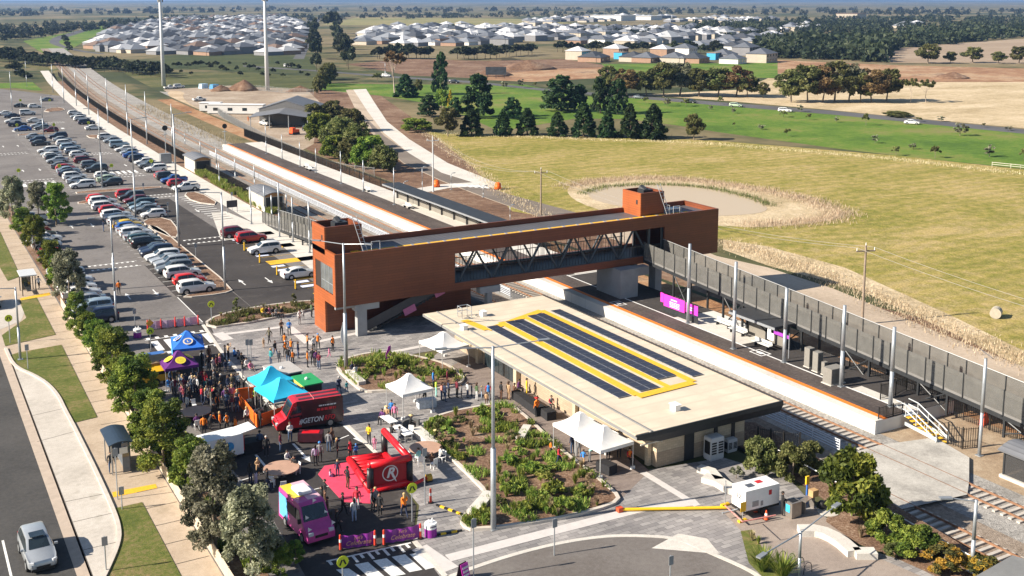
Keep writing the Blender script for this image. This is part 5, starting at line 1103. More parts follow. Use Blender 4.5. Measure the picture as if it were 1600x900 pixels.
def car_proto(kind):
    H_, st_, (wx0,wx1), (ax0,ax1), wr = SHAPE[kind]
    def at(x):
        for a,b in zip(st_,st_[1:]):
            if a[0]<=x<=b[0]: f=(x-a[0])/(b[0]-a[0]); return [lerp(p,q,f) for p,q in zip(a,b)]
        return list(st_[0] if x<st_[0][0] else st_[-1])
    b = B(); rg=[]
    for x,w,zs,zb,zr,wo in st_:
        h=[(w*.86,zs),(w*.98,zs+.1),(w,lerp(zs,zb,.55)),(w*.955,zb),(wo+.03,zr-.05),(wo*.86,zr)]
        rg.append([(x,y,z) for y,z in h]+[(x,-y,z) for y,z in h[::-1]])
    b.rings([r[::-1] for r in rg])
    for x in (ax0,ax1):                                  # dark wheel arches, proud of the flanks
        for s in (-1,1):
            w=at(x)[1]; b.mat(1); n=12; vs=[(x,s*(w+.008),wr)]+[(x+(wr+.08)*cos(pi*i/n),s*(w+.008),wr+(wr+.08)*sin(pi*i/n)) for i in range(n+1)]+[(x-(wr+.08),s*(w+.008),.24),(x+(wr+.08),s*(w+.008),.24)]
            b.face(vs[1:] if s<0 else vs[:0:-1])
    b.mat(1); b.bx(st_[0][0]+.12,st_[-1][0]-.12,-.7,.7,.16,.3)
    xf=st_[-1][0]; b.bx(xf-.06,xf+.012,-.42,.42,.42,.56)
    if kind=='ute': b.bx(-2.48,-.98,-.74,.74,1.135,1.15)
    root = bpy.data.objects.new('parked_car', None); COL.objects.link(root)
    bd = b.build('body',[PAINT['white'],black],root,smooth=True); bd.data.set_sharp_from_angle(angle=radians(32)); bd.material_slots[0].link='OBJECT'; bd.material_slots[0].material=PAINT['white']
    def P_s(x,t,s,off=.012):
        _,w,zs,zb,zr,wo=at(x); return (x, s*(lerp(w*.955,wo+.03,t)+off), lerp(zb,zr-.05,t)+.004)
    for s in (-1,1):
        b=B(); xsn=[lerp(wx0,wx1,i/8) for i in range(9)]; up=[];lo=[]
        for x in xsn:
            zr=at(x)[4]-at(x)[3]
            lo.append(P_s(x,.1,s)); up.append(P_s(x,.86,s))
        for i in range(8):
            if i in (3,): xa,xb=xsn[i],xsn[i+1]-.06
            q=[lo[i],lo[i+1],up[i+1],up[i]]
            if i==4 and kind not in ('four wheel drive',): q=[(lo[i][0]+.05,)+lo[i][1:],lo[i+1],up[i+1],(up[i][0]+.05,)+up[i][1:]]
            b.face(q if s<0 else q[::-1])
        b.build('side_window',glassm,root)
    def across(i,j,t0,t1,nm,off):
        a,c=st_[i],st_[j]
        def P_(t,s):
            x=lerp(a[0],c[0],t); wo=lerp(a[5],c[5],t)*.84; z=lerp(a[4],c[4],t); return (x+off[0], s*wo, z+off[1])
        b=B(); q=[P_(t0,-1),P_(t0,1),P_(t1,1),P_(t1,-1)]; b.face(q); n=Vector(q[1])-Vector(q[0]); m_=Vector(q[3])-Vector(q[0])
        if n.cross(m_).z<0: b.f=[b.f[0][::-1]]
        b.build(nm,glassm,root)
    idx={'hatchback':(5,6,1,2),'sedan':(5,6,2,3),'SUV':(5,6,1,2),'wagon':(5,6,1,2),'ute':(5,6,2,3),'four wheel drive':(4,5,0,1)}[kind]
    across(idx[0],idx[1],.12,.93,'windscreen',(.012,.014)); across(idx[3],idx[2],.15,.85,'rear_window',(-.014,.012))
    a=st_[-2]; c=st_[1]
    for s in (-1,1):
        b=B(); b.box((a[0]-.03,s*(a[1]-.16),a[3]-.06),(.22,.3,.13),s*.5); b.build('headlight',headlamp,root)
        b=B(); b.box((c[0]+.03,s*(c[1]-.1),c[3]-.08),(.16,.2,.2)); b.build('tail_light',taillamp,root)
        b=B(); b.box((wx1-.05,s*(at(wx1)[1]+.1),at(wx1)[3]+.1),(.12,.2,.13)); m_=b.build('side_mirror',PAINT['white'],root); m_.material_slots[0].link='OBJECT'; m_.material_slots[0].material=PAINT['white']
    b=B(); b.box((st_[0][0]-.012,0,.72),(.02,.42,.12)); b.build('number_plate',plate_m,root)
    wb=B(); wb.mat(0).tube((0,-.11,0),(0,.11,0),wr,wr,16); 
    for s in (-1,1): wb.mat(1).tube((0,s*.105,0),(0,s*.118,0),wr*.66,wr*.6,12)
    w0=None
    for x in (ax0,ax1):
        for s in (-1,1):
            if w0 is None: o=w0=wb.build('wheel',[tyre,rim],root)
            else: o=w0.copy(); COL.objects.link(o); o.parent=root
            o.location=(x,s*(at(x)[1]-.075),wr)
    index(root); return root
def park(kind, col, p, rz, label, group=None, name='parked_car', cat='car'):
    first = kind not in CARS
    if first: CARS[kind]=car_proto(kind)
    r = CARS[kind]
    if not first:
        r = dup(r)
    r.name=name
    r.location=p; r.rotation_euler=(0,0,rz); r['label']=label; r['category']=cat
    if group: r['group']=group
    elif 'group' in r: del r['group']
    TREE[r.name] = TREE.get(r.name) or [k for k in COL.objects if k.parent==r] if first else None
    ch = TREE[r.name] if first else [k for k in r.children]
    CARS_C = ch if first else None
    for k in (ch if first else [o for o in NEWK]):
        if k.name.startswith(('body','side_mirror')): k.material_slots[0].material=PAINT[col]
    return r
NEWK=[]
_old_dup = dup
def dup(o, **kw):                                        # copy a car and its parts, remembering the copied parts
    NEWK.clear(); c=o.copy(); COL.objects.link(c)
    for k in PROTO_KIDS[o.name]:
        q=k.copy(); COL.objects.link(q); q.parent=c; NEWK.append(q)
    return c
PROTO_KIDS={}
_cp = car_proto
def car_proto(kind):
    r=_cp(kind); r.name='parked_car'; PROTO_KIDS[r.name]=[k for k in COL.objects if k.parent==r]; return r
ROWX = {'R1':19.1,'R2':32.0,'R3':37.5,'R4':48.3,'A':47.9,'U2':32.6,'U3':38.6,'U4':43.8}
ROWN = {'R1':'in the row beside the garden gums','R2':'in the long middle row','R3':'in the second middle row','R4':'in the row along the footpath','A':'in an accessible bay','U2':'in the far row behind the zebra crossing','U3':'in the far row near the lamp post','U4':'at the far end of the car park'}
K={'h':'hatchback','s':'sedan','S':'SUV','w':'wagon','u':'ute','f':'four wheel drive'}
LIST = [ # row, u, v, kind, colour, nose to +x?
 ('R4',107,180,'h','white',1),('R4',120.5,185,'s','silver',0),('R4',125.5,189,'w','white',1),('R4',136,194.5,'w','navy',1),('R4',151,203,'s','white',1),
 ('R4',172,218,'S','white',1),('R4',177,223.5,'h','silver',0),('R4',188,231.4,'f','pale blue',1),('R4',199,237,'s','white',0),('R4',208.4,242,'h','silver',0),('R4',214,246.5,'s','blue',1),('R4',223,253,'S','navy',1),('R4',230.4,257.5,'h','white',0),('R4',239,263,'u','grey',0),('R4',248,269,'S','white',0),
 ('R4',260.5,281.6,'S','charcoal',1),('R4',266,279,'h','red',1),('R4',278,286.5,'u','blue',0),('R4',270.6,292.3,'h','red',1),('R4',296,299,'u','white',0),
 ('R3',99.2,216.6,'S','navy',0),('R3',96,222,'s','silver',1),('R3',101,228,'w','white',1),('R3',112,234,'w','pale blue',1),('R3',119.3,240,'w','silver',1),('R3',121,246,'h','white',1),('R3',133,255,'w','maroon',1),('R3',139.4,263.5,'S','grey',1),('R3',149.4,269.6,'S','charcoal',0),('R3',162,279.5,'h','white',1),('R3',169.5,285,'s','pale green',1),('R3',175.8,290.5,'h','charcoal',0),
 ('R2',55,217,'s','silver',1),('R2',58,222.5,'h','navy',0),('R2',62,228,'s','charcoal',1),('R2',66.5,240,'w','white',0),('R2',75,245,'s','silver',0),('R2',80,248.5,'h','white',1),('R2',85.4,251.5,'h','charcoal',1),('R2',91.7,255,'s','silver',0),('R2',90,264,'s','grey',1),('R2',95.4,268,'h','red',1),('R2',100.4,271.5,'s','pale blue',1),('R2',110.5,275.5,'s','navy',1),('R2',113,282,'S','white',1),('R2',120,288,'s','silver',1),('R2',124.3,295,'w','white',0),
 ('U4',55.2,169,'h','white',1),('U4',72.8,158.5,'s','grey',0),('U3',44,180.4,'f','white',1),('U3',32.6,168,'s','charcoal',1),('U3',55.2,191.7,'s','white',1),('U3',62,199,'s','silver',0),('U3',68,202.5,'s','grey',0),('U3',80.4,207,'h','maroon',0),('U2',7.5,180.4,'s','white',0),('U2',18.8,184.4,'s','navy',0),('U2',22,193,'S','white',0),('U2',28,198,'u','navy',1),('U2',36.4,205,'s','blue',0),
 ('R2',143,317.5,'h','bright red',1),('R2',151,322.5,'S','white',1),('R2',159,329.5,'w','white',1),('R2',168,335,'h','red',1),('R2',173,343,'w','white',1),('R2',182,348,'s','silver',1),('R2',188,353,'w','silver',1),('R2',195.6,358.6,'s','yellow',1),('R2',199,362.5,'h','blue',1),('R2',205,366.5,'s','silver',1),('R2',211,371,'w','white',1),('R2',219,377,'s','silver',1),('R2',227,382,'w','teal',1),('R2',233,387,'w','black',1),('R2',236,397,'s','navy',0),('R2',246,402,'S','navy',0),('R2',256,408.5,'w','white',0),('R2',261,414,'s','silver',0),('R2',268,420.5,'S','silver',0),('R2',274,427,'w','grey',0),('R2',280.5,436.5,'S','white',1),('R2',290,447.5,'h','bright red',1),('R2',311.5,458.7,'S','white',1),
 ('R3',193,311,'S','red',1),('R3',210.6,313.5,'S','charcoal',0),('R3',216,318.5,'h','maroon',0),('R3',226,324.5,'w','teal',0),('R3',224,329.5,'s','pale blue',0),('R3',229,334,'s','grey',0),('R3',240.7,341.5,'h','white',0),
 ('R1',71.3,346.6,'u','white',0),('R1',77,355,'s','silver',1),('R1',92,363,'h','red',1),('R1',93,371,'w','charcoal',1),('R1',97.7,379,'u','white',1),('R1',103,386,'h','white',1),('R1',118,400,'h','maroon',1),('R1',126,407,'s','charcoal',1),('R1',138,418,'h','white',1),('R1',140,427,'s','pale blue',1),('R1',146.5,437,'h','maroon',1),('R1',144,445,'S','white',1),('R1',155,454,'w','white',1),('R1',161,463,'s','white',1),('R1',162,476,'s','silver',0),('R1',172,489,'S','pale blue',0),('R1',186,502,'S','navy',0),
 ('A',370,371.6,'S','maroon',1),('A',391,380,'S','red',1),('A',413,397.8,'S','white',0),('A',467,436,'s','white',1),
]
rows_={}
for e in LIST:
    row,u,v,k,c,fx = e; p=T(u,v); y=p.y+.88; x = ROWX[row]+bend(y) if row[0]!='U' else p.x+.0
    if row=='A': x=p.x+.3
    rows_.setdefault(row,[]).append([y,x,k,c,fx])
fixed=[]
for row,L in rows_.items():
    L.sort()
    if row not in ('A','U4'):
        for a,b_ in zip(L,L[1:]):
            if b_[0]-a[0]<2.25: b_[0]=a[0]+2.25
    n=len(L)
    for i,(y,x,k,c,fx) in enumerate(L):
        nb=[L[j] for j in (i-1,i+1) if 0<=j<n and abs(L[j][0]-y)<4.5]
        d=lambda q: f'{q[3]} {K[q[2]]}'
        ad='an' if False else 'a'
        lab=f'{c} {K[k]} {ROWN[row]}'
        if nb: lab+=(f' between a {d(nb[0])} and a {d(nb[1])}' if len(nb)==2 else f' beside a {d(nb[0])}')
        fixed.append([row,y,x,k,c,fx,lab,i])
cnt={}
for f in fixed: cnt[f[6]]=cnt.get(f[6],0)+1
ORD=['nearest','second','third','fourth','fifth','sixth','seventh','eighth','ninth','tenth']+[f'number {i}' for i in range(11,60)]
for row,y,x,k,c,fx,lab,i in fixed:
    if cnt[lab]>1 or len(lab.split())>16: lab=f'{c} {K[k]} {ROWN[row]}, {ORD[i]} from the near end'
    park(K[k], c, (x+rnd.uniform(-.15,.15),y,0), (0 if fx else pi)+rnd.uniform(-.03,.03), lab, 'cars parked in the station car park')
park('SUV','silver',(T(88,888).x-.85,T(88,888).y+2.0,0),-pi/2+.04,'silver SUV with dark sunroof driving on the road at the lower left',None,'moving_car')
b=B(); b.bx(-.35,.45,-.45,.45,1.712,1.73); b.build('sunroof',glassm,NEWK[0].parent)
park('SUV','pale blue',(T(-14,478).x,T(-14,478).y,0),-pi/2,'pale car cut off by the left edge, beside the white bus shelter',None,'moving_car')
for u,v,k,c,l in ((1227,175,'wagon','white','white van like wagon on the highway between the gum clumps'),(1425,194,'sedan','white','white sedan on the highway at the right of the dry field'),(1150,167,'wagon','pale green','pale green car on the highway behind a small young tree'),(1078,161,'SUV','charcoal','dark car on the highway in front of the gum row'),(998,154,'sedan','grey','grey car on the highway left of the gum row'),(604,120,'SUV','white','white car on the highway beside the tall sign pole'),(1378,118,'sedan','white','white car parked on the red earthworks'),(450,105,'four wheel drive','white','white vehicle on the highway below the grey estate'),(710,130,'SUV','black','black car on the highway beside the tall upright pine')):
    p=T(u,v,ZR); park(k,c,(p.x,p.y,ZR+.01),-1.0 if u>900 else -.9,l,None,'moving_car')
for u,v,k,c,l,rz in ((415,196,'ute','white','white ute parked by the depot awning',-1.4),(312,158,'ute','white','white ute behind the white site sheds',.2),(280,138,'four wheel drive','white','white truck at the foot of the tall white mast',.1),(266,139,'ute','white','white flat tray truck at the foot of the tall white mast',.1),(483,205,'SUV','charcoal','dark vehicle beside the depot wattles',-1.2)):
    p=T(u,v,ZR); park(k,c,(p.x,p.y,ZR+.01),rz,l)
# ================================================================== PEOPLE
def cloth(n,c): return M('cloth_'+n,c,.8,.18,6)
CL = {'black':cloth('black',(.018,.018,.02)),'navy':cloth('navy',(.02,.03,.07)),'denim':cloth('denim',(.06,.1,.18)),'hivis':cloth('hivis_orange',(.85,.22,.02)),'white':cloth('white',(.62,.61,.6)),'grey':cloth('grey',(.2,.2,.21)),'red':cloth('red',(.5,.03,.05)),'maroon':cloth('maroon',(.16,.02,.035)),'pink':cloth('pink',(.65,.2,.32)),'yellow':cloth('yellow',(.8,.55,.03)),'blue':cloth('blue',(.04,.22,.6)),'teal':cloth('teal',(.05,.28,.3)),'green':cloth('green',(.08,.13,.06)),'tan':cloth('tan',(.5,.32,.18)),'purple':cloth('purple',(.11,.03,.14)),'lime':cloth('lime',(.5,.75,.08)),'khaki':cloth('khaki',(.1,.09,.06)),'salmon':cloth('salmon',(.6,.25,.2)),'lightblue':cloth('lightblue',(.4,.5,.65)),'lilac':cloth('lilac',(.48,.4,.55)),'aqua':cloth('aqua',(.3,.65,.6)),'brown':cloth('brown',(.12,.06,.035))}
SKIN=[M('skin_light',(.5,.3,.21),.6,.06,4),M('skin_tan',(.36,.2,.13),.6,.06,4),M('skin_dark',(.15,.08,.05),.6,.06,4)]
HAIR={'dark':M('dark_hair',(.02,.014,.01),.6,.2),'brown':M('brown_hair',(.09,.05,.03),.6,.2),'blonde':M('blonde_hair',(.5,.35,.16),.6,.2),'grey':M('grey_hair',(.45,.44,.42),.6,.2),'red':M('red_cap',(.5,.03,.03),.7,.1),'straw':M('straw_hat',(.6,.45,.22),.8,.15),'blue':M('blue_hood',(.05,.25,.6),.8,.1)}
shoe=M('shoe',(.1,.1,.1),.7,.3)
def V3(*a): return Vector(a)
def pose(kind):
    """joints of a 1.75 m figure facing -Y"""
    hip=V3(0,0,.92); chest=V3(0,0,1.28); neck=V3(0,0,1.47); head=V3(0,-.01,1.63); J={}
    sh=.185
    L={'hip':(.1,0,.9),'knee':(.115,-.02,.5),'ank':(.12,.03,.08),'toe':(.14,-.16,.035),'sho':(sh,0,1.42),'elb':(sh+.07,.03,1.13),'wri':(sh+.07,-.06,.88)}
    R_={k:(-v[0],v[1],v[2]) for k,v in L.items()}
    if kind=='walk':
        L.update(knee=(.1,-.2,.52),ank=(.1,-.27,.1),toe=(.11,-.46,.08)); R_.update(knee=(-.1,.05,.5),ank=(-.1,.33,.13),toe=(-.1,.2,.03)); L.update(elb=(.25,.14,1.15),wri=(.25,.12,.9)); R_.update(elb=(-.25,-.08,1.15),wri=(-.22,-.28,1.0))
    if kind=='hold': L.update(elb=(.24,-.02,1.14),wri=(.06,-.26,1.14)); R_.update(elb=(-.24,-.02,1.14),wri=(-.06,-.27,1.16))
    if kind=='up': L.update(elb=(.25,-.2,1.5),wri=(.07,-.27,1.66)); R_.update(elb=(-.25,-.2,1.48),wri=(-.07,-.27,1.64))
    if kind=='hip': L.update(elb=(.36,.06,1.18),wri=(.17,-.05,1.0)); L.update(knee=(.15,-.05,.5),ank=(.19,.02,.08),toe=(.24,-.15,.035))
    if kind=='bend':
        chest=V3(0,-.26,1.16); neck=V3(0,-.42,1.22); head=V3(0,-.55,1.26)
        for D,s in ((L,1),(R_,-1)): D.update(sho=(s*sh,-.38,1.19),elb=(s*.22,-.45,.95),wri=(s*.14,-.6,.8))
    if kind=='sit':
        dz=-.44; hip=hip+V3(0,0,dz); chest=chest+V3(0,-.03,dz); neck=neck+V3(0,-.05,dz); head=head+V3(0,-.08,dz)
        for D,s in ((L,1),(R_,-1)): D.update(hip=(s*.1,0,.47),knee=(s*.13,-.42,.5),ank=(s*.13,-.42,.08),toe=(s*.14,-.6,.035),sho=(s*sh,-.04,.98),elb=(s*.24,-.08,.72),wri=(s*.12,-.34,.66))
    if kind=='floor':
        dz=-.8; hip=hip+V3(0,0,dz); chest=chest+V3(0,.02,dz); neck=neck+V3(0,0,dz); head=head+V3(0,-.04,dz)
        for D,s in ((L,1),(R_,-1)): D.update(hip=(s*.1,0,.12),knee=(s*.28,-.38,.2),ank=(s*.1,-.55,.08),toe=(s*.12,-.72,.06),sho=(s*sh,0,.62),elb=(s*.27,-.1,.38),wri=(s*.15,-.35,.3))
    return hip,chest,neck,head,L,R_
def person_mesh(kind, child=False):
    hip,chest,neck,head,L,R_=pose(kind); bm=bmesh.new(); lay=bm.verts.layers.skin.verify(); ids={}
    def add(k,p,r,par=None):
        v=bm.verts.new(p); v[lay].radius=(r,r) if not isinstance(r,tuple) else r; ids[k]=v
        if par: bm.edges.new((ids[par],v))
        return v
    v=add('hip',hip,(.155,.12)); v[lay].use_root=True
    add('waist',hip.lerp(chest,.5),(.14,.105),'hip'); add('chest',chest,(.165,.115),'waist'); add('neck0',chest.lerp(neck,.75),(.1,.085),'chest'); add('neck',neck.lerp(head,.25),.055,'neck0'); add('chin',neck.lerp(head,.62),.082,'neck'); add('head',head,.1,'chin'); add('crown',head+(head-neck).normalized()*.08,.085,'head')
    seg=[]
    for D,s in ((L,'l'),(R_,'r')):
        g={k:V3(*p) for k,p in D.items()}
        add(s+'sho',g['sho'],.066,'chest'); add(s+'elb',g['elb'],.047,s+'sho'); add(s+'wri',g['wri'],.033,s+'elb'); pd=(g['wri']-g['elb']).normalized(); add(s+'palm',g['wri']+pd*.07,(.036,.026),s+'wri')
        add(s+'hip',g['hip'],.095,'hip'); add(s+'knee',g['knee'],.064,s+'hip'); add(s+'ank',g['ank'],.045,s+'knee'); add(s+'toe',g['toe'],(.045,.032),s+'ank')
        seg+= [(g['sho'],g['elb'],2),(g['elb'],g['wri'],2),(g['wri']+pd*.01,g['wri']+pd*.15,0),(g['hip'],g['knee'],3),(g['knee'],g['ank'],3),(g['ank']+V3(0,0,-.03),g['toe'],4)]
    seg+= [(hip-V3(0,0,.06),hip+V3(0,0,.03),3),(hip.lerp(chest,.25),neck.lerp(chest,.18),1),(neck,head,0),(head,head+V3(0,0,.12),0)]
    me=bpy.data.meshes.new('person_skeleton'); bm.to_mesh(me); bm.free(); o=bpy.data.objects.new('person_skeleton',me); COL.objects.link(o)
    sk=o.modifiers.new('skin','SKIN'); sk.use_smooth_shade=True; o.modifiers.new('sub','SUBSURF').levels=1
    dg=bpy.context.evaluated_depsgraph_get(); dg.update(); out=bpy.data.meshes.new_from_object(o.evaluated_get(dg)); bpy.data.objects.remove(o)
    vs=[tuple(v.co) for v in out.vertices]; fs=[tuple(p.vertices) for p in out.polygons]; mi=[]
    for p in out.polygons:
        c=p.center; best=9; m=1
        for a,b_,k in seg:
            ab=b_-a; t=max(0,min(1,(c-a).dot(ab)/max(ab.length_squared,1e-9))); d=(c-(a+ab*t)).length-(.05 if k in(1,) else .0)
            if d<best: best=d; m=k
        mi.append(m)
    b=B(); b.mesh(vs,fs); b.m=mi
    for D,s in ((L,1),(R_,-1)):                       # fingers, rooted inside the palm
        e,w=V3(*D['elb']),V3(*D['wri']); d=(w-e).normalized(); side=d.cross(V3(0,1,.3)).normalized(); pal=w+d*.085; b.mat(0); cu=d.cross(side)
        for i in range(4):
            q=pal+side*(-.027+.018*i); l=(.06,.072,.068,.052)[i]; m_=q+d*l*.6; b.tube(q,m_,.0095,.0085,5); b.tube(m_,m_+d*l*.42+cu*.018,.0085,.007,5)
        q=w+d*.04+side*.03*s; b.tube(q,q+side*.03*s+d*.04,.011,.008,5)
    hd=head; b.mat(5)
    for s in (-1,1): b.box(hd+V3(s*.036,-.098,.012),(.024,.012,.013))
    b.mat(0).box(hd+V3(0,-.108,-.02),(.026,.032,.045)); b.mat(6).box(hd+V3(0,-.092,-.062),(.045,.012,.01)); b.mat(0)
    for s in (-1,1): b.box(hd+V3(s*.1,.0,-.005),(.014,.04,.055))
    out2=bpy.data.meshes.new('person_body'); out2.from_pydata(b.v,[],b.f)
    for m in (SKIN[0],CL['black'],CL['black'],CL['denim'],shoe,black,M('lips',(.3,.1,.09),.6)): out2.materials.append(m)
    out2.polygons.foreach_set('material_index',b.m); out2.polygons.foreach_set('use_smooth',[True]*len(b.f)); out2.update()
    # hair: a cap round the back and top of the head; long hair; a brimmed hat
    hs={}
    for st in ('short','long','hat'):
        h=B(); n=10; rs=[]
        for k in range(6):
            t=pi*.5*k/5.2; r=.112*cos(t); z=.115*sin(t); rs.append([hd+V3(r*cos(2*pi*i/n), .014+r*1.04*sin(2*pi*i/n), .022+z+(-.05 if sin(2*pi*i/n)>.2 and k==0 else (.03 if k==0 and sin(2*pi*i/n)<-.5 else 0))) for i in range(n)])
        h.rings(rs)
        if st=='long': h.rings([[hd+V3(.1*x*(1-.12*k),.05+.055*y,-.02-.07*k) for x,y in ((-1,-.4),(1,-.4),(.9,1),(-.9,1))] for k in range(4)])
        if st=='hat': h.tube(hd+V3(0,.005,.055),hd+V3(0,.005,.075),.21,.2,14)
        m_=bpy.data.meshes.new('hair'); m_.from_pydata(h.v,[],h.f); m_.materials.append(HAIR['dark']); m_.polygons.foreach_set('use_smooth',[True]*len(h.f)); m_.update(); hs[st]=m_
    return out2,hs
PM={}
PG={}
def person(u,v,kind,face,top,bottom,label,sleeve=None,hair='dark',st='short',k=1.0,skin=0,z=0.0,group=None,p=None):
    if kind not in PM: PM[kind]=person_mesh(kind)
    me,hs=PM[kind]; o=bpy.data.objects.new('person',me); COL.objects.link(o); o.location=p if p is not None else T(u,v,z); k*=rnd.uniform(.97,1.03); o.scale=(k,k,k); o.rotation_euler=(0,0,radians(face))
    tag(o,label,'person',group)
    for i,m in enumerate((SKIN[skin],CL[top],CL[sleeve or top],CL[bottom])): o.material_slots[i].link='OBJECT'; o.material_slots[i].material=m
    h=bpy.data.objects.new('hair' if st!='hat' else 'hat',hs[st]); COL.objects.link(h); h.parent=o; h.material_slots[0].link='OBJECT'; h.material_slots[0].material=HAIR[hair]
    return o
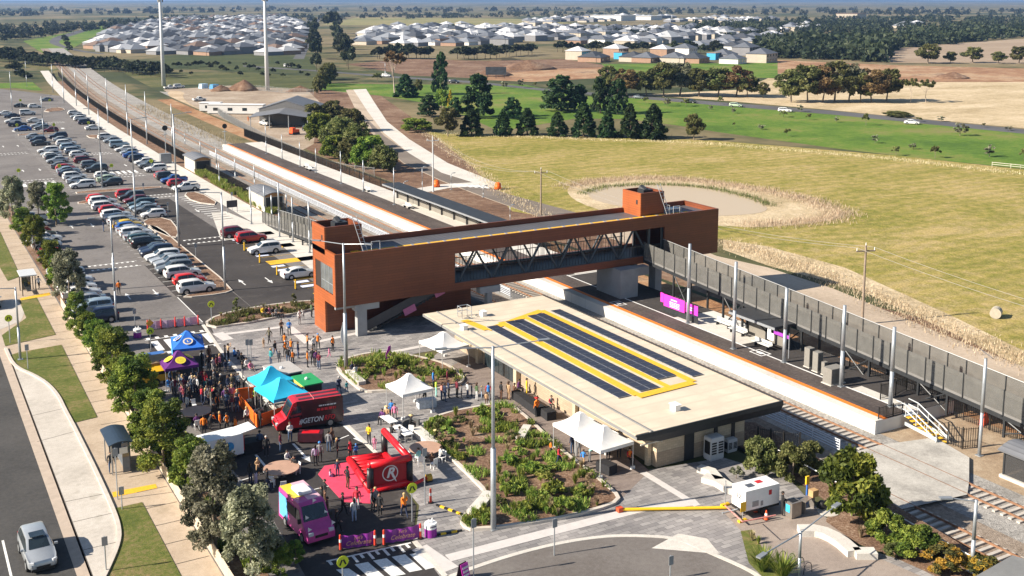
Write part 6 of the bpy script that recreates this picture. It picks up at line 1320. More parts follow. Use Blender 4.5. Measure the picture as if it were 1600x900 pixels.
PEOPLE=[
 (468,507,'stand',30,'white','grey','person in a pinkish white top standing beside the orange wall'),(474,500,'up',200,'white','grey','child in white with raised arms near the orange wall',None,'brown','short',.72),(487,496,'stand',90,'green','black','person in dark green close against the orange wall corner'),
 (440,524,'hold',10,'brown','black','person in a dark brown jacket standing beside someone in blue'),(452,524,'hold',-20,'blue','black','person in a bright blue jacket on the paving below the curved bed'),(421,537,'walk',-60,'khaki','black','person in a khaki jacket pushing a pram'),
 (412,543,'stand',20,'tan','tan','small child in tan beside the pram',None,'blonde','short',.6),(430,558,'walk',20,'black','denim','person in a black jacket and blue jeans walking from the pram'),(445,546,'stand',150,'hivis','black','hi vis worker at the back of the orange vest group','black'),(446,557,'hip',190,'hivis','black','hi vis worker left in the orange vest group, seen from behind','grey','grey'),(455,554,'stand',140,'hivis','navy','hi vis worker with navy trousers right in the orange vest group','navy','blonde'),
 (466,560,'stand',60,'navy','denim','woman in navy with a white bag beside the orange vest group',None,'brown','long'),(450.5,569,'stand',-30,'black','denim','person in black standing in front of two orange vests'),(457.4,570,'stand',170,'hivis','black','short hi vis worker nearest the cyan tent','black','dark','short',.9),(436.6,568,'stand',0,'grey','grey','child in grey beside a person in a black jacket',None,'dark','short',.75),(423.5,570,'stand',-70,'teal','denim','woman in a teal jacket seen from the side',None,'blonde','long'),
 (480.6,547,'hold',80,'hivis','black','hi vis worker with a bare arm left of a pair','tan'),(497,546.5,'hip',-20,'hivis','black','hi vis worker in a blue cap beside someone in white','black','blue'),(490.6,550,'stand',10,'white','black','person in a white shirt between two hi vis workers'),(480.6,574,'stand',70,'hivis','black','hi vis worker with back turned, nearest the garden bed','hivis','brown'),(488.7,570.4,'stand',-30,'black','black','person all in black right of a hi vis worker'),(494.4,573,'stand',0,'purple','black','person in dark purple between black and maroon coats'),(498.8,577,'hold',-60,'maroon','denim','person in a maroon top and jeans at the right of the group'),
 (514.4,558.5,'walk',60,'pink','pink','small child in pink running towards the stairs',None,'dark','short',.62),
 (411,495,'sit',0,'yellow','black','person in yellow seated on the edge of the curved bed'),(416,496,'sit',10,'black','black','person in black seated beside the one in yellow'),(421,495,'sit',-5,'pink','red','person in pink seated in the middle of the bed edge'),(426,496,'sit',0,'black','grey','person in black seated right of the one in pink'),(432,496,'sit',15,'grey','black','person in grey seated on the edge of the curved bed'),(440,496,'sit',-10,'black','black','blonde person in black at the right end of the seated row',None,'blonde','long'),
 (357,563,'up',100,'tan','black','person in a tan top photographing with raised arms beside the kerb'),(352,566,'stand',80,'black','black','person in black behind the photographer at the kerb'),(366,557,'floor',60,'blue','navy','person in blue sitting on the kerb by the photographer'),(372,561,'floor',50,'grey','black','person in grey sitting on the kerb between blue and black'),(377,565,'floor',40,'black','black','person in black sitting on the kerb'),(385,573,'floor',30,'white','black','person in white sitting on the kerb nearest the cyan tents'),(391,578,'floor',20,'pink','grey','person in pale pink sitting on the kerb behind the cyan tents'),
 (344,580,'stand',70,'pink','black','woman in pink in the crowd right of the purple tent',None,'blonde','long'),(339,582,'stand',60,'maroon','black','woman in maroon in the crowd right of the purple tent',None,'dark','long'),(352.6,582,'stand',20,'navy','navy','child in navy beside a child in light blue',None,'dark','short',.72),(359.5,580.4,'stand',0,'lightblue','denim','child in light blue at the edge of the crowd',None,'blonde','short',.66),
 (327,566,'stand',30,'brown','brown','person in brown at the back right of the blue tent'),(325.5,581.5,'stand',0,'black','grey','person in black with grey trousers right of the purple tent'),(333,578,'stand',10,'white','white','child in white right of the purple tent',None,'blonde','short',.7),(321,609,'stand',150,'red','teal','woman in a red top with teal leggings in the queue',None,'brown','long'),(310.5,610,'stand',160,'black','green','person in black queueing in front of the purple tent'),(300.5,610,'stand',170,'white','denim','person in a white top queueing in front of the purple tent',None,'brown'),(291,612,'stand',150,'navy','black','person in navy queueing at the corner of the purple tent'),(335.6,612,'hip',120,'black','black','man in black in front of a man with a white cap'),(345.6,612,'stand',-140,'black','navy','man in black with pale hair at the end of the queue',None,'grey'),(363,612,'stand',-20,'khaki','grey','woman in camouflage beside someone in white',None,'blonde','long'),(373,610,'hold',20,'white','black','person in white leaning near the orange mesh fence'),(381,611,'bend',60,'black','black','person in black bent over a pram by the orange mesh fence'),
 (316,574,'stand',90,'black','black','person in black under the edge of the blue tent'),(262,611,'sit',40,'blue','denim','person in blue seated beside the yellow trailer'),(283,622,'stand',30,'grey','navy','person in grey at the front corner of the purple tent'),(272,618,'stand',0,'white','black','person in white beside the yellow trailer'),
 (340,643,'stand',40,'black','black','person in black with an open orange vest by the round table','hivis'),(352,635,'stand',160,'purple','black','person in dark purple walking beside the orange mesh fence'),(363,630,'stand',180,'pink','tan','woman in pink outside the orange mesh fence',None,'blonde','long'),(371,644.6,'stand',150,'navy','denim','person in navy leaning on the orange mesh fence'),(386,664.7,'stand',200,'white','black','woman in a white jacket and black leggings beside the orange fence',None,'blonde','long'),(406.7,668,'stand',100,'black','black','person in black at the front end of the orange fence'),(399,635,'hold',0,'lime','black','person in fluoro green inside the orange fenced pen','black'),(408,634,'stand',30,'lime','navy','second fluoro green person under the cyan tent edge','navy'),(414,648,'bend',40,'grey','black','person in grey bending over boxes under the cyan tents'),
 (344,673,'stand',70,'hivis','black','blonde hi vis worker beside a worker with back turned','hivis','blonde','long'),(355,675,'hip',200,'hivis','black','hi vis worker in a bright vest with back turned behind the white van','grey'),(368,673.5,'sit',190,'hivis','black','hi vis worker sitting low behind the white van roof','black','brown'),(327.7,671.6,'bend',120,'black','black','person in black and orange leaning over the gum shadow','hivis'),(319,680,'stand',160,'hivis','black','hi vis worker half hidden by the gums','hivis'),(335,660,'stand',30,'black','black','woman in black beside the round table at the gums',None,'dark','long'),(308,669,'sit',180,'purple','black','person in purple grey on a white chair at the round table near the gums'),
 (406.5,704,'stand',150,'denim','black','person in a denim jacket behind the white food van'),(416.6,713,'stand',-10,'black','black','tall grey haired man in black behind the white food van',None,'grey'),(438.5,706.4,'stand',60,'maroon','denim','woman in a maroon coat carrying a bag alone on the street',None,'brown','long'),(453.6,691.4,'hold',0,'white','denim','person in a white hoodie in front of the red van',None,'brown'),(493,728,'stand',170,'lilac','black','person in a lilac top beside a blue hooded one',None,'dark','long'),(500,722.7,'stand',150,'grey','black','person in a blue hood and grey jumper',None,'blue'),(514,706,'stand',140,'grey','denim','person in a dark grey jacket and jeans behind the red mat'),(519,700,'stand',30,'brown','black','brown haired person behind the dark grey jacket',None,'brown'),(527,716.5,'stand',60,'black','black','blonde woman in black near the red mat corner',None,'blonde','long'),
 (448,728,'sit',30,'white','black','person in white seated behind the round table in the street'),(461,737,'sit',-60,'black','black','person in black seated at the right of the round table in the street',None,'dark','long'),(391.5,757,'stand',120,'black','navy','woman in black standing left of the round table',None,'dark','long'),(400,758,'bend',100,'black','lilac','person in black bending behind a tan box'),(418,768,'walk',60,'black','navy','man in black walking beside the round table in the street'),(403,742,'hold',0,'tan','tan','person carrying a tan box behind the bending one',None,'blonde','long',.8),
 (515.7,745,'floor',60,'lilac','purple','child sitting on the red mat',None,'brown','long',.68),(527.6,744.8,'stand',-30,'navy','navy','child in navy standing on the red mat',None,'blonde','short',.8),(543.5,764,'hip',100,'black','brown','man in a long black coat standing on the red mat'),
 (547,720,'stand',30,'red','black','person in red and black behind the inflatable','black'),(556.5,716.5,'stand',190,'blue','navy','child in a bright blue hooded jacket behind the inflatable',None,'blue','short',.72),(576.8,694,'hold',-60,'yellow','black','woman in a yellow jacket on the paving behind the inflatable',None,'dark','long'),(585.3,702.7,'stand',-30,'pink','pink','little girl in pink beside the woman in yellow',None,'dark','long',.66),
 (655,724,'sit',200,'aqua','white','person in aqua seated at the round table by the garden bed'),(675,728,'sit',150,'brown','black','child in brown seated at the front of the round table by the garden bed',None,'brown','short',.8),(688,722,'sit',90,'white','navy','person in white seated at the right of the round table by the garden bed'),(680,694,'sit',20,'black','black','person in black in a straw hat seated by the long bed',None,'straw','hat'),(688,697,'sit',0,'brown','black','person in brown seated at the corner of the long bed',None,'dark','long'),
 (612,686,'sit',120,'black','white','person in black seated at the near white table',None,'dark','short'),(624,690,'sit',130,'grey','navy','person in grey seated at the near end of the white tables'),(641,671,'sit',60,'black','black','person in a straw hat seated on the white concrete bench',None,'straw','hat'),(598,661,'sit',-60,'purple','black','person in purple seated at the far white table'),(605,656,'sit',-50,'tan','black','person in a yellow hat seated at the far white table',None,'straw','hat'),(612,654,'stand',-40,'blue','black','person in blue standing at the far white table'),(617,660,'stand',-30,'pink','grey','person in pink at the leg of the white tent by the tables'),
 (551,585,'sit',200,'navy','black','person in navy seated on the white bench at the round bed',None,'brown','short'),(556,589,'sit',190,'white','white','person in white seated on the white bench at the round bed',None,'dark','long'),(530,617,'walk',180,'navy','navy','man in navy walking away past the red van',None,'grey'),(542,614,'walk',180,'teal','navy','child in teal beside the man in navy',None,'dark','short',.66),
 (664,629,'bend',-60,'black','black','person in black bending over the craft stall'),(677,607,'stand',60,'blue','navy','person in blue at the back of the queue cluster'),(681.6,620,'stand',70,'lime','aqua','person in fluoro yellow with an aqua skirt at the craft stall',None,'brown','long'),(690,626,'stand',80,'salmon','denim','woman in salmon and jeans in the queue cluster',None,'brown','long'),(699,604,'stand',60,'maroon','maroon','person in a maroon hood beside the yellowish sapling'),(695,627.5,'stand',100,'navy','denim','person in navy and jeans in the queue cluster'),(701,621.5,'stand',80,'navy','black','person in navy and black at the right of the queue cluster'),(714,621.5,'stand',90,'maroon','black','person in dark maroon alone in the queue'),(721,622.7,'stand',60,'grey','black','child in grey behind the person in dark maroon',None,'dark','short',.74),(730.6,622,'stand',90,'white','navy','boy in white and navy shorts in the queue',None,'brown','short',.86),(737,620,'stand',70,'navy','navy','boy in navy in the queue',None,'dark','short',.74),(745,626,'stand',90,'green','white','woman in a green coat and white trousers in the queue',None,'brown','long'),(752.5,622,'stand',60,'grey','lightblue','small child in grey in the queue',None,'blonde','short',.66),(763,626,'stand',150,'blue','grey','person in blue with red sleeves left of the tall lamp post','red'),(760,633,'stand',140,'tan','brown','child in tan in front of the one with red sleeves',None,'brown','short',.7),(783,625,'stand',90,'black','brown','person in black alone right of the tall lamp post'),(794.6,625,'stand',100,'tan','tan','woman in a long tan coat beside the stall',None,'brown','long'),
 (803,620,'sit',100,'brown','pink','person in brown seated at the stall by the wall'),(810,614,'sit',40,'purple','black','person in purple seated against the cream wall'),(823,619,'stand',60,'yellow','yellow','person in yellow at the stall by the cream wall'),(838.5,651,'stand',190,'hivis','black','person in an orange vest standing at the black cloth tables','hivis','red','hat'),(861,639,'sit',-10,'grey','black','person in a red vest behind the black cloth table','red'),
 (860.7,712,'walk',60,'hivis','black','child in orange walking past the twin white tent',None,'dark','short',.7),(873,728.5,'walk',40,'red','navy','woman in red carrying food beside the twin white tent',None,'dark','long'),(894.6,709,'stand',180,'navy','denim','person in jeans half under the twin white tent'),(904,714,'stand',150,'grey','grey','person in grey under the twin white tent'),(911.5,728,'walk',120,'blue','tan','boy in teal blue and shorts at the twin white tent',None,'brown','short',.78),(921,722,'bend',80,'aqua','grey','person in pale green bending at the twin white tent',None,'grey'),(950,720,'stand',0,'hivis','black','person in orange behind the black table under the twin tent','hivis'),(983,724,'sit',0,'hivis','black','person in orange red seated at the cream wall under the twin tent','red'),(967,716,'stand',-20,'black','black','person in black under the back of the twin tent'),
 (503,795,'stand',-100,'black','black','person in black at the window of the pink food van',None,'dark','long'),(512,812,'stand',-110,'brown','brown','person in brown nearest the front of the pink food van'),(508,784,'stand',-90,'black','brown','person in black behind another at the pink food van'),(536,806,'walk',60,'black','black','man in dark clothes walking behind the purple banner'),(527,833,'walk',60,'black','black','woman in dark clothes walking between the pink van and left banner',None,'brown','long'),(553.6,815,'stand',180,'white','lightblue','woman in pinkish white with pale patterned trousers',None,'dark','long'),(558,797,'stand',-30,'red','white','woman in a red and brown top behind the pinkish white one',None,'dark','long'),(581,799,'stand',60,'black','black','person in black with a white bag near the inflatable','grey'),(593.8,806.5,'stand',-60,'black','black','person in black with a yellow collar near the inflatable','black'),(587,797,'hold',20,'grey','black','fair haired person in grey between two in black',None,'blonde'),(632,809,'walk',180,'hivis','navy','person in a bulky orange coat at the kerb beside the crossing sign',None,'blonde','long',1.04),
 (1222,805,'hold',60,'black','black','person in black with white shoes at the steel bin by the generator'),(162,362,'stand',90,'navy','denim','person in navy standing in the car park beside a lamp post'),(174,359,'stand',-60,'black','navy','person in black beside the yellow sedan'),(178.5,360,'stand',-40,'grey','black','person in grey behind the one beside the yellow sedan'),(186,460,'stand',170,'hivis','black','hi vis worker alone in the car park aisle'),(61,452,'walk',150,'lightblue','black','jogger in pale blue on the tan footpath'),(174,739,'stand',0,'black','denim','person in black and jeans under the dark bus shelter'),
 (1128,470,'stand',90,'lime','black','person in fluoro yellow under the ramp behind the billboard'),(520,549,'stand',30,'hivis','black','hi vis worker in shade of the stair pillar','black'),
]
for e in PEOPLE: person(*e[:7],*e[7:])

RC=random.Random(31); CP=[(296,628),(372,590),(398,600),(372,640),(330,650),(268,640)]
for _ in range(40):
    f,g_=RC.random(),RC.random(); a=(262+f*118,592-f*14); b_=(290+f*88,640-f*4); u,v=a[0]+(b_[0]-a[0])*g_,a[1]+(b_[1]-a[1])*g_+8
    c=RC.choice(('black','black','navy','grey','maroon','white','denim','red','pink','khaki')); w=RC.choice(('black','navy','denim','grey'))
    person(u,v,RC.choice(('stand','stand','hold','hip','walk')),RC.uniform(0,360),c,w,f'person in {c if c!="denim" else "blue denim"} in the packed crowd before the purple marquee',None,RC.choice(('dark','brown','blonde')),RC.choice(('short','long')),RC.choice((1,1,.97,.7)),group=f'people in {c} in the packed crowd')
# ================================================================== MARQUEES, VEHICLES, FURNITURE
def fabric(n,c): return M('fabric_'+n,c,.75,.06,2)
def textmesh(name, s, size, mat, parent, loc, rot, shear=0, ext=.004, bold=.0, align='CENTER', sx=1):
    cu=bpy.data.curves.new(name,'FONT'); cu.body=s; cu.size=size; cu.extrude=ext; cu.shear=shear; cu.offset=bold; cu.align_x=align; cu.align_y='CENTER'
    o=bpy.data.objects.new(name,cu); COL.objects.link(o); dg=bpy.context.evaluated_depsgraph_get(); dg.update()
    me=bpy.data.meshes.new_from_object(o.evaluated_get(dg)); bpy.data.objects.remove(o); me.materials.clear(); me.materials.append(mat)
    q=bpy.data.objects.new(name,me); COL.objects.link(q); q.parent=parent; q.location=loc; q.rotation_euler=rot; q.scale=(sx,1,1); return q
def strokes(par, loc, rot, rows, w, h, mat, seed=1, name='lettering'):
    r=random.Random(seed); b=B()                        # lines of small unreadable print
    for i in range(rows):
        y=h*(.5-(i+.5)/rows); x=-w*r.uniform(.38,.5); e=-x
        while x<e: l=min(r.uniform(.06,.2)*w,e-x); b.box((x+l/2,y,0),(l,h/rows*.55,.008)); x+=l+.035*w
    o=b.build(name,mat,par); o.location=loc; o.rotation_euler=rot; return o
tent_white=fabric('white',(.8,.79,.77))
def marquee(label, L, F, Rr, col, ze=2.25, peak=1.15, colname=None, size=None, side=None, emblem=None):
    l,f,r=T(*L,ze),T(*F,ze),T(*Rr,ze); c=(l+r)/2; c.z=0
    ax=(r-f); ax.z=0; ay=(l-f); ay.z=0; a=atan2(ax.y,ax.x); w=ax.length/2; d=ay.length/2
    if size: w=d=size/2
    t=thing('marquee',label,'marquee',(c.x,c.y,0),a)
    b=B(); n=6; rg=[]
    for tt,zz in ((1,0),(.78,.13),(.55,.32),(.3,.62),(.12,.93),(.02,1.0)):
        ring=[]
        for i,(sx,sy) in enumerate(((-1,-1),(1,-1),(1,1),(-1,1))):
            nx_,ny_=((-1,-1),(1,-1),(1,1),(-1,1))[(i+1)%4]
            for k in range(n):
                q=k/n; sag=1-.03*sin(pi*q)*(1 if tt<.99 else 0); ring.append(((sx+(nx_-sx)*q)*w*tt*sag,(sy+(ny_-sy)*q)*d*tt*sag,ze+peak*zz-.04*sin(pi*q)*(1-zz)))
        rg.append(ring)
    b.rings(rg,cap=False); cp=b.build('canopy',col,t,smooth=True); cp.data.set_sharp_from_angle(angle=radians(14))
    b=B(); e=.012
    for x0,y0,x1,y1 in ((-w,-d,w,-d),(w,-d,w,d),(w,d,-w,d),(-w,d,-w,-d)):
        m=[]; 
        for k in range(9):
            q=k/8; m.append((x0+(x1-x0)*q,y0+(y1-y0)*q))
        for p,q in zip(m,m[1:]): b.face([(*p,ze-.26),(*q,ze-.26),(*q,ze+.0),(*p,ze+.0)])
    b.build('valance',col,t)
    lg=None
    for sx in (-1,1):
        for sy in (-1,1):
            if lg is None:
                b=B(); b.bx(-.025,.025,-.025,.025,0,ze-.02); lg=o=b.build('leg',M('tent_frame',(.6,.6,.6),.4,.05,3,.3),t)
                b=B(); b.tube((.12,0,0),(.12,0,.22),.1,.1,10); b.tube((-.12,0,0),(-.12,0,.22),.1,.1,10); wg=b.build('weight',white,lg)
            else:
                o=lg.copy(); COL.objects.link(o); o.parent=t; q=wg.copy(); COL.objects.link(q); q.parent=o
            o.location=(sx*(w-.05),sy*(d-.05),0)
    if side: b=B(); b.bx(-w+.0,-w+.02,-d,d,.2,ze-.2); b.build('side_wall',side,t)
    if emblem:
        ring_m,in_m,let=emblem
        sl=atan2(peak*.42,w*.62)
        for k,(px_,py_,rz_) in enumerate(((0,-d*.62,0),(-w*.62,0,-pi/2),(w*.62,0,pi/2))):
            b=B(); z0=0; R=Euler((sl,0,rz_)).to_matrix(); ctr=Vector((px_,py_,ze+.36*peak+.06))
            for rr,mi,up in ((.46,0,.0),(.33,1,.006)):
                b.mat(mi).mesh([ctr+R@Vector((rr*cos(2*pi*i/20)*1.05,rr*sin(2*pi*i/20),up)) for i in range(20)],[tuple(range(20))])
            em=b.build('emblem',[ring_m,in_m],t); textmesh('letter',let,.42,ring_m,em,ctr+R@Vector((0,0,.014)),(sl,0,rz_),bold=.01)
    return t,c,a,w,d
gold_m=M('gold_print',(.75,.6,.06),.6,.05); blueprint=M('blue_print',(.03,.12,.45),.6,.05); dark_print=M('dark_print',(.06,.03,.09),.6,.05)
marquee('white marquee beside the corner of the station roof',(662.5,531),(682.5,550),(725,540),tent_white)
marquee('white marquee over the craft stall at the round garden bed',(602.6,600),(629,617),(677,606.4),tent_white,peak=1.2)
marquee('left half of the twin white marquee by the cream end wall',(864.5,660.7),(899,681.4),(950,668),tent_white)
marquee('right half of the twin white marquee by the cream end wall',(899,681.4),(936,705),(988.7,690),tent_white)
marquee('bright blue marquee with round emblems behind the purple one',(260.3,527),(276,546),(326,541),fabric('blue',(.02,.14,.55)),side=fabric('sky',(.1,.42,.75)),emblem=(M('cream_print',(.7,.6,.45),.6,.05),blueprint,'L'))
marquee('purple marquee with round yellow emblems beside the yellow trailer',(248,563),(258.4,577),(311,569),fabric('purple',(.1,.015,.16)),emblem=(gold_m,M('yellow_print',(.6,.5,.04),.6,.05),'L'))
cyan=fabric('cyan',(.02,.42,.66))
marquee('front cyan marquee beside the red van',(404,604),(420.5,627),(475,614),cyan)
marquee('rear cyan marquee behind the front cyan one, beside the green kiosk',(389,589.4),(404,604),(458.5,592),cyan)
# ---- red van
def van(label, a, b_, flip, H_=2.55, L=5.9, Wd=2.0, name='van', kindm=None):
    """a, b_: pixels of the near side's front and rear bottom corners"""
    pa,pb=T(*a),T(*b_); d=(pa-pb).normalized(); ang=atan2(d.y,d.x); side=Vector((-d.y,d.x,0))
    if side.y<0: side=-side
    c=(pa+pb)/2+side*Wd/2; return thing(name,label,'van',(c.x,c.y,0),ang), (pa-pb).length
red_w=M('red_wrap',(.5,.012,.02),.3,.06,1,coat=.5); dark_w=M('dark_red_wrap',(.045,.008,.012),.35,.4,1.2,coat=.5); pinkm=M('magenta_wrap',(.5,.06,.27),.4,.15,1.2,coat=.3); pinkl=M('pale_pink_wrap',(.7,.42,.5),.4,.08,1)
def van_body(r, L, W2, H_, bodym, sidem=None, front_z=1.05, hood=.75, name='body'):
    x1=L/2; x0=-L/2; b=B()
    prof=[(x0,.35),(x0,H_-.12),(x0+.12,H_),(x1-1.75,H_),(x1-1.45,H_-.1),(x1-.85,front_z+.28),(x1-.75,front_z+.18),(x1-.15,front_z-.12),(x1,front_z-.35),(x1,.35)]
    def hw(z): return W2*(1 if z<1.3 else 1-.09*(z-1.3)/1.3)
    n=len(prof); vs=[(x,-hw(z),z) for x,z in prof]+[(x,hw(z),z) for x,z in prof]
    b.mat(0).mesh(vs,[(i,n+i,n+(i+1)%n,(i+1)%n) for i in range(n)])
    b.mat(1 if sidem else 0); b.mesh(vs,[tuple(range(n)),tuple(range(2*n-1,n-1,-1))])
    b.mat(2).bx(x0+.1,x1-.1,-W2+.08,W2-.08,.2,.36)
    o=b.build(name,[bodym,sidem or bodym,black],r); m_=o.modifiers.new('bevel','BEVEL'); m_.width=.07; m_.segments=3; m_.limit_method='ANGLE'; m_.angle_limit=.5
    b=B(); b.face([(x1-1.42,-hw(H_-.2)+.12,H_-.16),(x1-.88,-hw(1.4)+.1,front_z+.33),(x1-.88,hw(1.4)-.1,front_z+.33),(x1-1.42,hw(H_-.2)-.12,H_-.16)]); b.v=[(x+.02,y,z+.012) for x,y,z in b.v]; b.build('windscreen',glassm,r)
    for s in (-1,1):
        b=B(); z0,z1=front_z+.22,H_-.38; q=[(x1-1.05,s*(hw(z0)+.02),z0),(x1-2.1,s*(hw(z0)+.02),z0),(x1-2.1,s*(hw(z1)+.02),z1),(x1-1.5,s*(hw(z1)+.02),z1)]; b.face(q if s>0 else q[::-1]); b.build('side_window',glassm,r)
        b=B(); b.box((x1-.06,s*(W2-.25),front_z-.22),(.16,.34,.2)); b.build('headlight',headlamp,r)
        b=B(); b.box((x0,s*(W2-.1),1.0),(.06,.14,.5)); b.build('tail_light',taillamp,r)
        b=B(); b.box((x1-1.05,s*(W2+.14),front_z+.4),(.12,.22,.3)); b.build('side_mirror',black,r)
    b=B(); b.bx(x1-.02,x1+.02,-.45,.45,.62,.8); b.build('grille',black,r)
    wb=B(); wb.mat(0).tube((0,-.12,0),(0,.12,0),.36,.36,18); wb.mat(1).tube((0,-.128,0),(0,.128,0),.22,.22,12); w0=None
    for x in (x0+1.15,x1-1.0):
        for s in (-1,1):
            if w0 is None: w0=o2=wb.build('wheel',[tyre,rim],r)
            else: o2=w0.copy(); COL.objects.link(o2); o2.parent=r
            o2.location=(x,s*(W2-.1),.36)
    return o
rv,LL=van('red high roofed van with dark sides and white slogan lettering',(433,680),(537,663),1); LL=max(5.4,min(LL,7)); van_body(rv,LL,1.0,2.6,red_w,dark_w)
for s in (-1,1):
    x1=LL/2; b=B(); hw=lambda z: s*(1.006*(1 if z<1.3 else 1-.09*(z-1.3)/1.3)+.004)
    for q in ([(x1-2.1,.38),(x1-.02,.38),(x1-.02,.7),(x1-.16,.92),(x1-.75,1.22),(x1-.83,1.3),(x1-1.9,1.3)],[(x1-1.9,1.3),(x1-.86,1.3),(x1-1.43,2.46),(x1-1.75,2.56),(x1-1.75,2.56),(x1-1.7,1.9)]): b.face([(x,hw(z),z) for x,z in q][::-s])
    b.build('cab_side',red_w,rv)
b=B(); b.bx(-LL/2+.1,LL/2-2.0,-.62,-.22,2.6,2.612); b.bx(-LL/2+.1,LL/2-2.0,.22,.62,2.6,2.612); b.build('roof_stripe',dark_w,rv)
b=B(); b.bx(-.4,-.36,-.9,.9,2.6,2.64); b.build('roof_bar',M('pale_red',(.6,.2,.2),.4,.05),rv)
side=-1 if (Matrix.Rotation(rv.rotation_euler.z,3,'Z')@Vector((0,-1,0))).y<0 else 1
rot=(pi/2,0,0) if side<0 else (pi/2,0,pi)
wl=M('white_lettering',(.75,.75,.75),.5,.03); rl=M('red_lettering',(.65,.03,.04),.5,.03)
def onside(s,size,m,x,z,sh=.0,w2=1.0,nm='lettering',r=None,sx=1): return textmesh(nm,s,size,m,r or rv,((x),side*(w2+.014),z),rot,sh,bold=.012,sx=sx)
xs1=1 if side<0 else -1
vx=xs1
onside('#GETON',.62,wl,-.05 if side>0 else .05,.84,.25,sx=.82); onside('RED',.62,rl,-1.62 if side>0 else 1.62,.84,.25,sx=.82)
strokes(rv,(-1.5 if side>0 else 1.5,side*.972,1.98),rot,1,1.5,.2,wl,2); strokes(rv,(-1.4 if side>0 else 1.4,side*.995,1.66),rot,1,2.0,.42,rl,3)
b=B(); b.bx(LL/2-.72,LL/2-.2,-.45,-.2,.99,1.0); b.bx(LL/2-.72,LL/2-.2,.2,.45,.99,1.0); b.build('bonnet_stripe',dark_w,rv)
# ---- pink food van
pv_,L2=van('magenta ice cream van with yellow and pale pink roof and small white flags',(519,846),(462,760),1,name='food_van')
pa=T(503,852); d=(T(500,783,2.55)-T(467.7,754,2.55)).normalized(); pv_.rotation_euler=(0,0,atan2(d.y,d.x)); c=pa-d*2.5; pv_.location=(c.x,c.y,0)
van_body(pv_,5.0,.98,2.5,pinkm,None,1.15)
b=B(); b.bx(-2.44,-.1,-.88,-.1,2.5,2.515); b.build('yellow_roof_panel',M('yellow_wrap',(.78,.55,.05),.4,.08),pv_); b=B(); b.bx(-2.44,.6,-.09,.88,2.5,2.515); b.build('pale_roof_panel',pinkl,pv_)
b=B(); b.bx(-2.3,-.9,.98,.995,.6,2.2); b.bx(-2.3,-.9,-.995,-.98,.6,2.2); b.bx(-2.51,-2.5,-.8,.8,.5,2.3); b.build('sky_blue_panel',M('sky_wrap',(.12,.42,.7),.4,.2),pv_)
b=B(); b.bx(-.85,.55,-.998,-.98,1.35,2.05); b.build('serving_hatch',black,pv_)
b=B(); b.bx(-1.5,-.1,-.45,.55,2.52,2.8); o=b.build('roof_air_conditioner',white,pv_); m_=o.modifiers.new('bevel','BEVEL'); m_.width=.1; m_.segments=3
for x,y,z in ((1.55,-.7,1.5),(1.5,.7,1.5),(2.3,-.85,1.0),(2.3,.85,1.05),(1.2,0,2.42)):
    b=B(); b.tube((x,y,z),(x,y,z+.42),.012); b.face([(x,y,z+.4),(x+.02,y+.26,z+.2),(x,y,z+.1)]); b.face([(x-.003,y,z+.1),(x+.017,y+.26,z+.2),(x-.003,y,z+.4)]); b.build('flag',white,pv_)
strokes(pv_,(2.12,0,1.07),(radians(24),0,pi/2),3,.9,.6,wl,4)
# ---- white food van with raised rear door
wv,L3=van('white food van with raised rear door and round blue logo behind the gums',(352,722),(382,716),1,name='food_van'); wv.rotation_euler=(0,0,pi+.12); q=T(380,718); wv.location=(q.x-2.3,q.y+1.0,0)
van_body(wv,4.8,.92,2.0,white,None,1.0)
b=B(); b.box((-2.9,0,2.05),(1.3,1.6,.06),0,0,.12); b.build('rear_door',white,wv); b=B(); b.bx(-2.43,-2.41,-.75,.75,.5,1.85); b.build('rear_opening',black,wv); b=B(); b.bx(-2.46,-2.4,.76,.9,.6,1.8); b.build('red_side_trim',red,wv)
b=B(); b.mesh([(-1.2+.4*cos(2*pi*i/20),.935,1.15+.4*sin(2*pi*i/20)) for i in range(20)],[tuple(range(19,-1,-1))]); b.build('logo',M('logo_blue',(.05,.3,.6),.5,.2),wv)
b=B(); b.bx(-4.1,-2.6,-.8,.7,.0,.95); o=b.build('counter',M('black_cloth',(.02,.02,.022),.85,.2),None); o.name='serving_table'; o.location=wv.location; o.rotation_euler=wv.rotation_euler; tag(o,'black cloth covered serving table behind the white food van','table')
# ---- yellow trailer, kiosks
r=thing('food_trailer','yellow food trailer with brown roof beside the purple marquee','trailer',(T(246,604).x,T(246,604).y+1.6,0),.0)
b=B(); b.bx(-1.7,1.5,-1.2,1.3,.35,2.1); b.build('body',M('yellow_trailer',(.72,.42,.02),.45,.1),r); b=B(); b.bx(-1.75,1.55,-1.25,1.35,2.1,2.2); b.build('roof',M('brown_roof',(.3,.2,.1),.7,.25),r); b=B(); b.box((-.1,-1.6,1.75),(3.1,.8,.05),0,.5); b.build('awning',yellow_pl,r); b=B(); b.bx(-1.4,1.2,-1.23,-1.2,1.0,1.7); b.build('hatch',black,r)
for s in (-1,1): b=B(); b.tube((0,s*1.22,.33),(0,s*1.36,.33),.33,.33,14); b.build('wheel',tyre,r)
b=B(); b.bx(-1.7,1.5,1.36,2.6,2.0,2.08); b.build('blue_roof_flap',M('blue_tarp',(.05,.15,.4),.6,.15),r)
